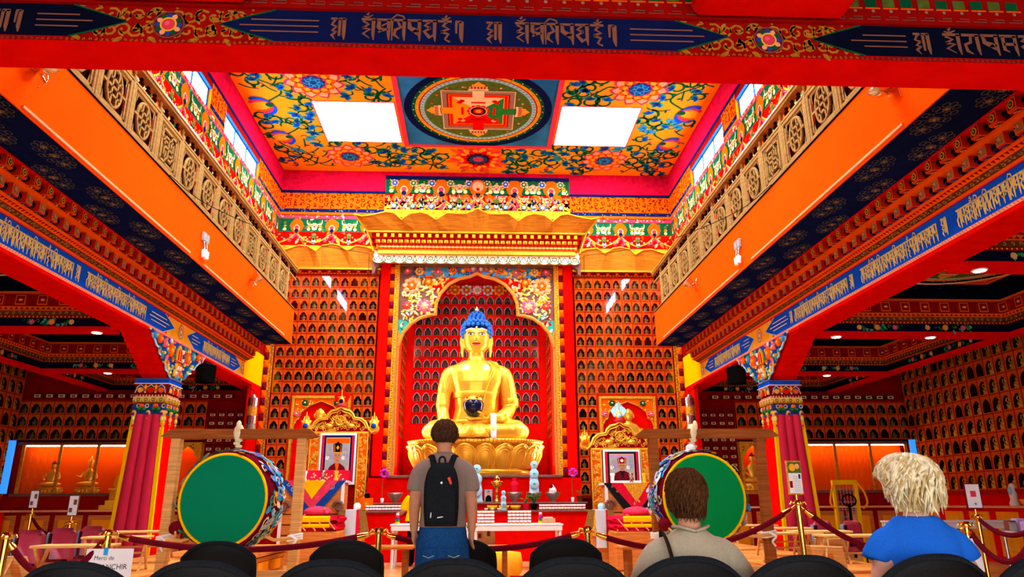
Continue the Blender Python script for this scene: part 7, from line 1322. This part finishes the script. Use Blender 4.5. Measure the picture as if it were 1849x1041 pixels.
def strands(T, c, rx, ry, rz, mt, n, z_lo, yaw, seed, wav=.01, thick=.008, fl=0, jit=.3, nape=.32):
    """layered hair: a scalp shell that narrows to the nape, and locks that start at different heights and flick at their tips"""
    m = MB(); R = random.Random(seed); c = V(c); Q = Matrix.Rotation(yaw, 3, 'Z'); zc = lambda p: rz*cos(p) if p < pi/2 else z_lo*.8*(p-pi/2)/.9
    def surf(p, a, k):
        sp = sin(p) if p < pi/2 else 1-nape*((p-pi/2)/.9)**1.6
        front = max(0, sin(a)); z = zc(p)
        if front > .25 and p > 1.25: z = max(z, rz*.3*front)
        return V((rx*sp*k*cos(a), ry*sp*k*sin(a)-.012, z))
    m.loft([[tuple(c+Q @ surf(p, t, .95)) for t in [2*pi*j/20 for j in range(20)]] for p in (.06, .4, .8, 1.2, 1.57, 1.9, 2.2, 2.4)], mt)
    for i in range(n):
        a = R.uniform(-pi*1.2, pi*.2); p0 = R.uniform(.05, 1.5)*R.uniform(.5, 1); p1 = min(2.52, p0+R.uniform(.9, 1.5)); ph = R.uniform(0, 6); a2 = a+R.uniform(-jit, jit); lay = R.uniform(.98, 1.06); tip = R.uniform(-.06, .12)+fl; P = []
        for k in range(8):
            t = k/7; q = surf(p0+(p1-p0)*t, a+(a2-a)*t, lay+tip*max(0, t-.6)); P.append(tuple(c+Q @ (q+V((wav*sin(ph+t*6), wav*cos(ph+t*5), wav*.5*sin(ph*2+t*4))))))
        m.tube(P, [thick*.5, thick, thick*1.2, thick*1.2, thick*1.1, thick*.95, thick*.65, thick*.12], 5, mt, flat=.6)
    return m.build('hair', T)
# ---- standing man
Ym = 5.55; Xm = pX(801, 880, Ym); MN = thing('person', 'standing person in a taupe T-shirt and blue jeans, seen from behind, arms hanging down', 'person', (Xm, Ym, 0)); z = lambda y: pZ(801, y, Ym); HT = z(757); hc = HT-.125
SH_, WR = 1.47, .985
m = MB(); head(m, (0, .03, hc), 'skin'); m.tube([(0, .0, hc-.06), (0, -.005, 1.5), (0, -.01, 1.42)], [.056, .056, .075], 12, 'skin')
m.loft([ellring(0, 0, .86, .15, .1), ellring(0, 0, 1.0, .14, .095), ellring(0, 0, 1.15, .14, .1), ellring(0, 0, 1.35, .18, .11), ellring(0, 0, 1.45, .14, .085), ellring(0, 0, 1.49, .07, .06)], 'skin')
for s in (-1, 1):
    limb(m, [(s*.1, 0, 1.4), (s*.165, -.01, 1.37), (s*.208, -.02, 1.16), (s*.212, .03, .96)], [.055, .056, .046, .03], 'skin'); hand(m, (s*.212, .035, .97), (-s*.05, .08, -1), (-s*.3, 1, 0), 'skin', .55)
    limb(m, [(s*.09, 0, .92), (s*.095, 0, .5), (s*.095, -.01, .1)], [.09, .06, .045], 'skin'); m.ell((s*.095, .06, .05), (.045, .12, .045), 'skin', 10, 6)
remesh(m.build('body', MN), .009, 3); face_bits(MN, (0, .03, hc), 0)
m = MB(); m.loft([ellring(0, 0, .985, .178, .125), ellring(0, 0, 1.05, .172, .12), ellring(0, 0, 1.15, .168, .12), ellring(0, 0, 1.3, .185, .128), ellring(0, 0, 1.4, .19, .118), ellring(0, -.005, 1.465, .15, .095), ellring(0, -.005, 1.505, .09, .075), ellring(0, -.005, 1.525, .075, .068)], 'tee')
for s in (-1, 1): limb(m, [(s*.09, 0, 1.41), (s*.16, -.01, 1.385), (s*.2, -.015, 1.3), (s*.208, -.018, 1.24)], [.07, .074, .068, .066], 'tee')
remesh(m.build('t_shirt', MN), .011, 4)
m = MB(); m.loft([ellring(0, 0, .74, .185, .14), ellring(0, -.01, .84, .19, .145), ellring(0, 0, .93, .18, .13), ellring(0, 0, 1.0, .17, .118)], 'denim')
for s in (-1, 1): limb(m, [(s*.092, -.005, .9), (s*.098, -.01, .72), (s*.1, 0, .45), (s*.1, -.01, .06)], [.1, .1, .075, .068], 'denim')
remesh(m.build('jeans', MN), .011, 3); m = MB()
for s in (-1, 1): m.tube([(s*.03, -.152, .85), (s*.14, -.142, .85), (s*.145, -.142, .75), (s*.09, -.152, .72), (s*.035, -.155, .75), (s*.03, -.152, .85)], .003, 4, 'mid'); m.tube([(s*.05, -.16, .8), (s*.09, -.158, .785), (s*.13, -.15, .8)], .0025, 4, 'ice')
m.build('back_pockets', MN); m = MB()
for s in (-1, 1): m.rbox((s*.1-.05, -.1, 0), (s*.1+.05, .2, .08), .03, 'char', True)
m.build('shoes', MN); strands(MN, (0, .015, hc+.012), .097, .114, .114, 'hairb', 420, -.085, 0, 5, .004, .0075, -.02, .35)
m = MB(); m.tube([(.212+.033*cos(a), .035+.033*sin(a), .985) for a in [2*pi*j/14 for j in range(14)]], .006, 6, 'steel', closed=True); m.build('bracelet', MN)
# backpack on his back
BP = thing('backpack', 'black backpack with an orange zip pull on the back of the standing person', 'backpack', (Xm-.005, Ym-.135, 0)); z0, z1 = z(948), z(838); m = MB(); rows = []
for t in [i/10 for i in range(11)]:
    hw = .125*(1 if t < .55 else sqrt(max(.02, 1-((t-.55)/.46)**2.2*.75)))*(.92+.08*min(1, t*4)); dp = .15*(.75+.5*sin(min(1, t*1.3)*2.2))*(1 if t < .85 else 1-(t-.85)*2.5); zz = z0+(z1-z0)*t; rows.append([(hw*(abs(cos(a))**.6)*(1 if cos(a) > 0 else -1), -dp*.5+dp*.5*(abs(sin(a))**.7)*(1 if sin(a) > 0 else -1), zz) for a in [2*pi*j/24 for j in range(24)]])
m.loft(rows, 'char'); m.build('bag_body', BP); m = MB()
m.loft([[(.1*u*(1 if t < .7 else sqrt(1-((t-.7)/.31)**2)), -.165-.025*sin(pi*min(t*1.1, 1)), z0+.03+(z1-z0)*.62*t) for u in [j/6*2-1 for j in range(7)]] for t in [i/8 for i in range(9)]], 'char', False, True, False); m.build('front_pocket', BP)
m = MB()
for s in (-1, 1): m.tube(crv([(s*.06, -.04, z1-.03), (s*.075, .03, z1+.03), (s*.09, .09, 1.5), (s*.105, .16, 1.46), (s*.12, .22, 1.3)], 4), .022, 8, 'char', flat=.35, up=(0, -1, .3))
m.build('shoulder_straps', BP); m = MB(); m.tube(crv([(-.022, -.05, z1-.02), (-.02, -.06, z1+.03), (0, -.06, z1+.045), (.02, -.06, z1+.03), (.022, -.05, z1-.02)], 4), .007, 6, 'char'); m.build('handle', BP)
m = MB(); m.tube([(.052, -.2, z0+.33), (.072, -.2, z0+.285)], .008, 6, 'tang'); m.tube([(.06, -.205, z0+.335), (.075, -.205, z0+.29)], .005, 6, 'rose'); m.build('zip_pull', BP); m = MB(); pl = Pl((0, -.2, z0), X3, Z3, -Y3, .002); poly(m, pl, [(-.005, .295), (.005, .305), (.014, .295), (.005, .285)], 'white', 1); m.build('logo_patch', BP); m = MB(); m.tube([(-.02, -.192, z0+.06), (.02, -.192, z0+.066)], .004, 5, 'white'); m.tube([(-.068, -.18, z0+.06), (-.064, -.18, z0+.1)], .004, 5, 'white'); m.build('reflector', BP)
m = MB(); 
for s in (-1, 1): m.tube(crv([(s*.108, -.06, z0+.04), (s*.118, -.1, z0+.2), (s*.1, -.11, z0+.36), (s*.04, -.09, z1-.03)], 4), .004, 5, 'black')
m.build('zips', BP)
# ---- seated women
def seated(lab, X, Yc, topz, shirt, yaw, skin, sleeve_long, neckw):
    T = thing('person', lab, 'person', (X, Yc, 0)); hc = topz-.125; sh = hc-.205; m = MB(); head(m, (0, .035, hc), skin, yaw); m.tube([(0, .01, hc-.06), (0, -.005, sh+.06), (0, -.01, sh-.02)], [.052, .055, .085], 12, skin)
    m.loft([ellring(0, .02, .5, .17, .13), ellring(0, .02, .62, .16, .12), ellring(0, .01, .8, .16, .115), ellring(0, 0, sh-.06, .18, .11), ellring(0, 0, sh, .13, .085), ellring(0, 0, sh+.03, .08, .065)], skin)
    for s in (-1, 1):
        limb(m, [(s*.08, 0, sh-.07), (s*.16, 0, sh-.095), (s*.25, .0, .72), (s*.2, .24, .64)], [.045, .054, .045, .03], skin); hand(m, (s*.2, .24, .64), (-s*.3, 1, -.1), (0, 0, 1) if False else (-s, -.3, .2), skin, .4)
        limb(m, [(s*.1, .05, .55), (s*.12, .4, .55), (s*.12, .46, .5), (s*.12, .44, .1)], [.085, .075, .06, .045], skin); m.ell((s*.12, .5, .05), (.045, .12, .045), skin, 10, 6)
    remesh(m.build('body', T), .01, 3); face_bits(T, (0, .035, hc), yaw); m = MB()
    m.loft([ellring(0, .02, .5, .2, .155), ellring(0, .02, .65, .195, .15), ellring(0, .01, .8, .195, .14), ellring(0, 0, sh-.08, .205, .13), ellring(0, 0, sh-.03, .185, .11), ellring(0, -.003, sh+.015, neckw+.035, .088), ellring(0, -.003, sh+.045, neckw, .075)], shirt)
    for s in (-1, 1):
        if sleeve_long: limb(m, [(s*.08, 0, sh-.06), (s*.165, 0, sh-.085), (s*.25, .0, .76), (s*.22, .18, .66)], [.07, .078, .07, .055], shirt)
        else: limb(m, [(s*.08, 0, sh-.06), (s*.16, 0, sh-.08), (s*.215, 0, sh-.13), (s*.232, .0, sh-.165)], [.07, .076, .07, .07], shirt)
    remesh(m.build('shirt', T), .011, 5); m = MB(); m.loft([ellring(0, .02, .46, .2, .16), ellring(0, .02, .56, .195, .15)], 'char')
    for s in (-1, 1): limb(m, [(s*.1, .05, .55), (s*.12, .4, .55), (s*.12, .47, .5), (s*.12, .45, .12)], [.1, .092, .075, .065], 'char')
    remesh(m.build('trousers', T), .014, 3); m = MB()
    for s in (-1, 1): m.rbox((s*.12-.05, .38, 0), (s*.12+.05, .64, .08), .03, 'char', True)
    m.build('shoes', T); return T, hc, sh
Yc = 3.66; X1 = pX(1243, 930, Yc); t1 = pZ(1240, 846, Yc)
W1, h1, q1 = seated('seated person with shaggy brown hair and a khaki shirt, seen from behind', X1, Yc, t1, 'khaki', 0, 'skin', True, .075)
strands(W1, (0, .02, h1+.01), .088, .112, .116, 'hairr', 640, -.165, 0, 9, .012, .0068, .06, .9, .25)
m = MB(); m.tube(crv([(0, -.1, q1+.035), (-.05, -.085, q1+.05), (-.085, -.02, q1+.055)], 4), .014, 6, 'khaki', flat=.6); m.tube(crv([(0, -.1, q1+.035), (.05, -.085, q1+.05), (.085, -.02, q1+.055)], 4), .014, 6, 'khaki', flat=.6); m.build('collar', W1)
BG = thing('shoulder_bag', 'brown strap and bag of the khaki-shirted seated person', 'bag', (X1, Yc, 0)); m = MB(); m.tube(crv([(-.12, .08, q1-.02), (-.135, .0, q1+.028), (-.135, -.1, q1-.03), (-.125, -.148, q1-.14), (-.115, -.16, q1-.3), (-.2, -.1, .58)], 5), .021, 8, 'strap', flat=.3, up=(0, -1, 1)); m.build('strap', BG); m = MB(); m.rbox((-.36, -.05, .3), (-.24, .2, .54), .03, 'strap', True); m.build('bag_body', BG)
X2 = pX(1652, 930, Yc); t2 = pZ(1640, 826, Yc)
W2, h2, q2 = seated('seated person with loose pale blond hair and a royal blue T-shirt, seen from behind', X2, Yc, t2, 'cobalt', .6, 'skinl', False, .105)
strands(W2, (-.01, .02, h2+.012), .132, .142, .128, 'hairw', 430, -.2, .5, 13, .02, .0095, .12, .8, .1); strands(W2, (-.01, .02, h2+.012), .133, .143, .128, 'hairw2', 130, -.205, .5, 17, .022, .008, .14, .9, .1).name = 'hair_lowlights'
# ---- helper in yellow at the altar
Yh = 15.0; Xh = pX(754, 900, Yh); HP = thing('person', 'person in a yellow top and dark trousers tending the altar behind the standing man', 'person', (Xh, Yh, 0)); m = MB(); head(m, (0, .04, 1.5), 'skin'); m.tube([(0, .01, 1.44), (0, 0, 1.3)], [.055, .075], 10, 'skin'); m.loft([ellring(0, 0, .8, .16, .11), ellring(0, 0, 1.0, .15, .1), ellring(0, 0, 1.22, .18, .11), ellring(0, 0, 1.34, .1, .08)], 'skin')
for s in (-1, 1): limb(m, [(s*.15, 0, 1.28), (s*.21, .02, 1.2), (s*.32 if s < 0 else .27, .1, .98), (s*.42 if s < 0 else .25, .4, .98)], [.055, .055, .043, .028], 'skin'); hand(m, (s*.42 if s < 0 else .25, .4, .98), (s*.2, 1, -.1), (-s, 0, .2), 'skin'); limb(m, [(s*.09, 0, .85), (s*.1, 0, .45), (s*.1, 0, .08)], [.09, .06, .045], 'skin'); m.ell((s*.1, .06, .05), (.045, .12, .045), 'skin', 10, 6)
remesh(m.build('body', HP), .012, 3); face_bits(HP, (0, .04, 1.5), 0); m = MB(); m.loft([ellring(0, 0, .82, .24, .16), ellring(0, 0, 1.0, .2, .14), ellring(0, 0, 1.2, .2, .13), ellring(0, 0, 1.3, .16, .1), ellring(0, 0, 1.36, .08, .075)], 'yellow')
for s in (-1, 1): limb(m, [(s*.14, 0, 1.28), (s*.21, .02, 1.2), (s*.28, .07, 1.06)], [.075, .078, .08], 'yellow')
remesh(m.build('yellow_top', HP), .013, 4); m = MB(); m.loft([ellring(0, 0, .72, .18, .14), ellring(0, 0, .9, .17, .12)], 'char')
for s in (-1, 1): limb(m, [(s*.09, 0, .85), (s*.1, 0, .45), (s*.1, 0, .06)], [.1, .08, .07], 'char')
remesh(m.build('trousers', HP), .013, 3); m = MB()
for s in (-1, 1): m.rbox((s*.1-.05, -.1, 0), (s*.1+.05, .18, .08), .03, 'char', True)
m.build('shoes', HP); strands(HP, (0, .025, 1.512), .086, .106, .11, 'hairb', 90, -.08, 0, 15, .004, .01)
# ================================================================ statuettes: the 300 that show largest singly, the rest joined
STAT.sort(key=lambda q: (q[0]-CAM).length/q[3]); SRC = (S0, S1, S2)
for p, rz, k, sc, lab, grp in STAT[:300]:
    o = inst(SRC[k], None, p, rz, sc); tag(o, lab, 'statuette', grp)
rest = {}
for q in STAT[300:]: rest.setdefault(q[5], []).append(q)
for g, L in rest.items():
    m = MB()
    for p, rz, k, sc, lab, grp in L:
        m.T = Matrix.Translation(p) @ Matrix.Rotation(rz, 4, 'Z') @ Matrix.Scale(sc, 4); me = SRC[k].data
        nm = [x.name for x in me.materials]
        vs_ = [v.co for v in me.vertices]; by = {}
        for f in me.polygons: by.setdefault(nm[f.material_index], []).append(tuple(f.vertices))
        o0 = len(m.v); m.v.extend([tuple(m.T @ v) for v in vs_])
        for n_, fs in by.items():
            for f in fs: m.f.append([i+o0 for i in f]); m.m.append(n_); m.s.append(True)
    m.T = None; o = m.build('small_buddha_statuettes'); tag(o, 'further '+L[0][4].replace('Buddha in', 'Buddhas in').replace('deity in', 'deities in'), 'statuettes', None, 'stuff')
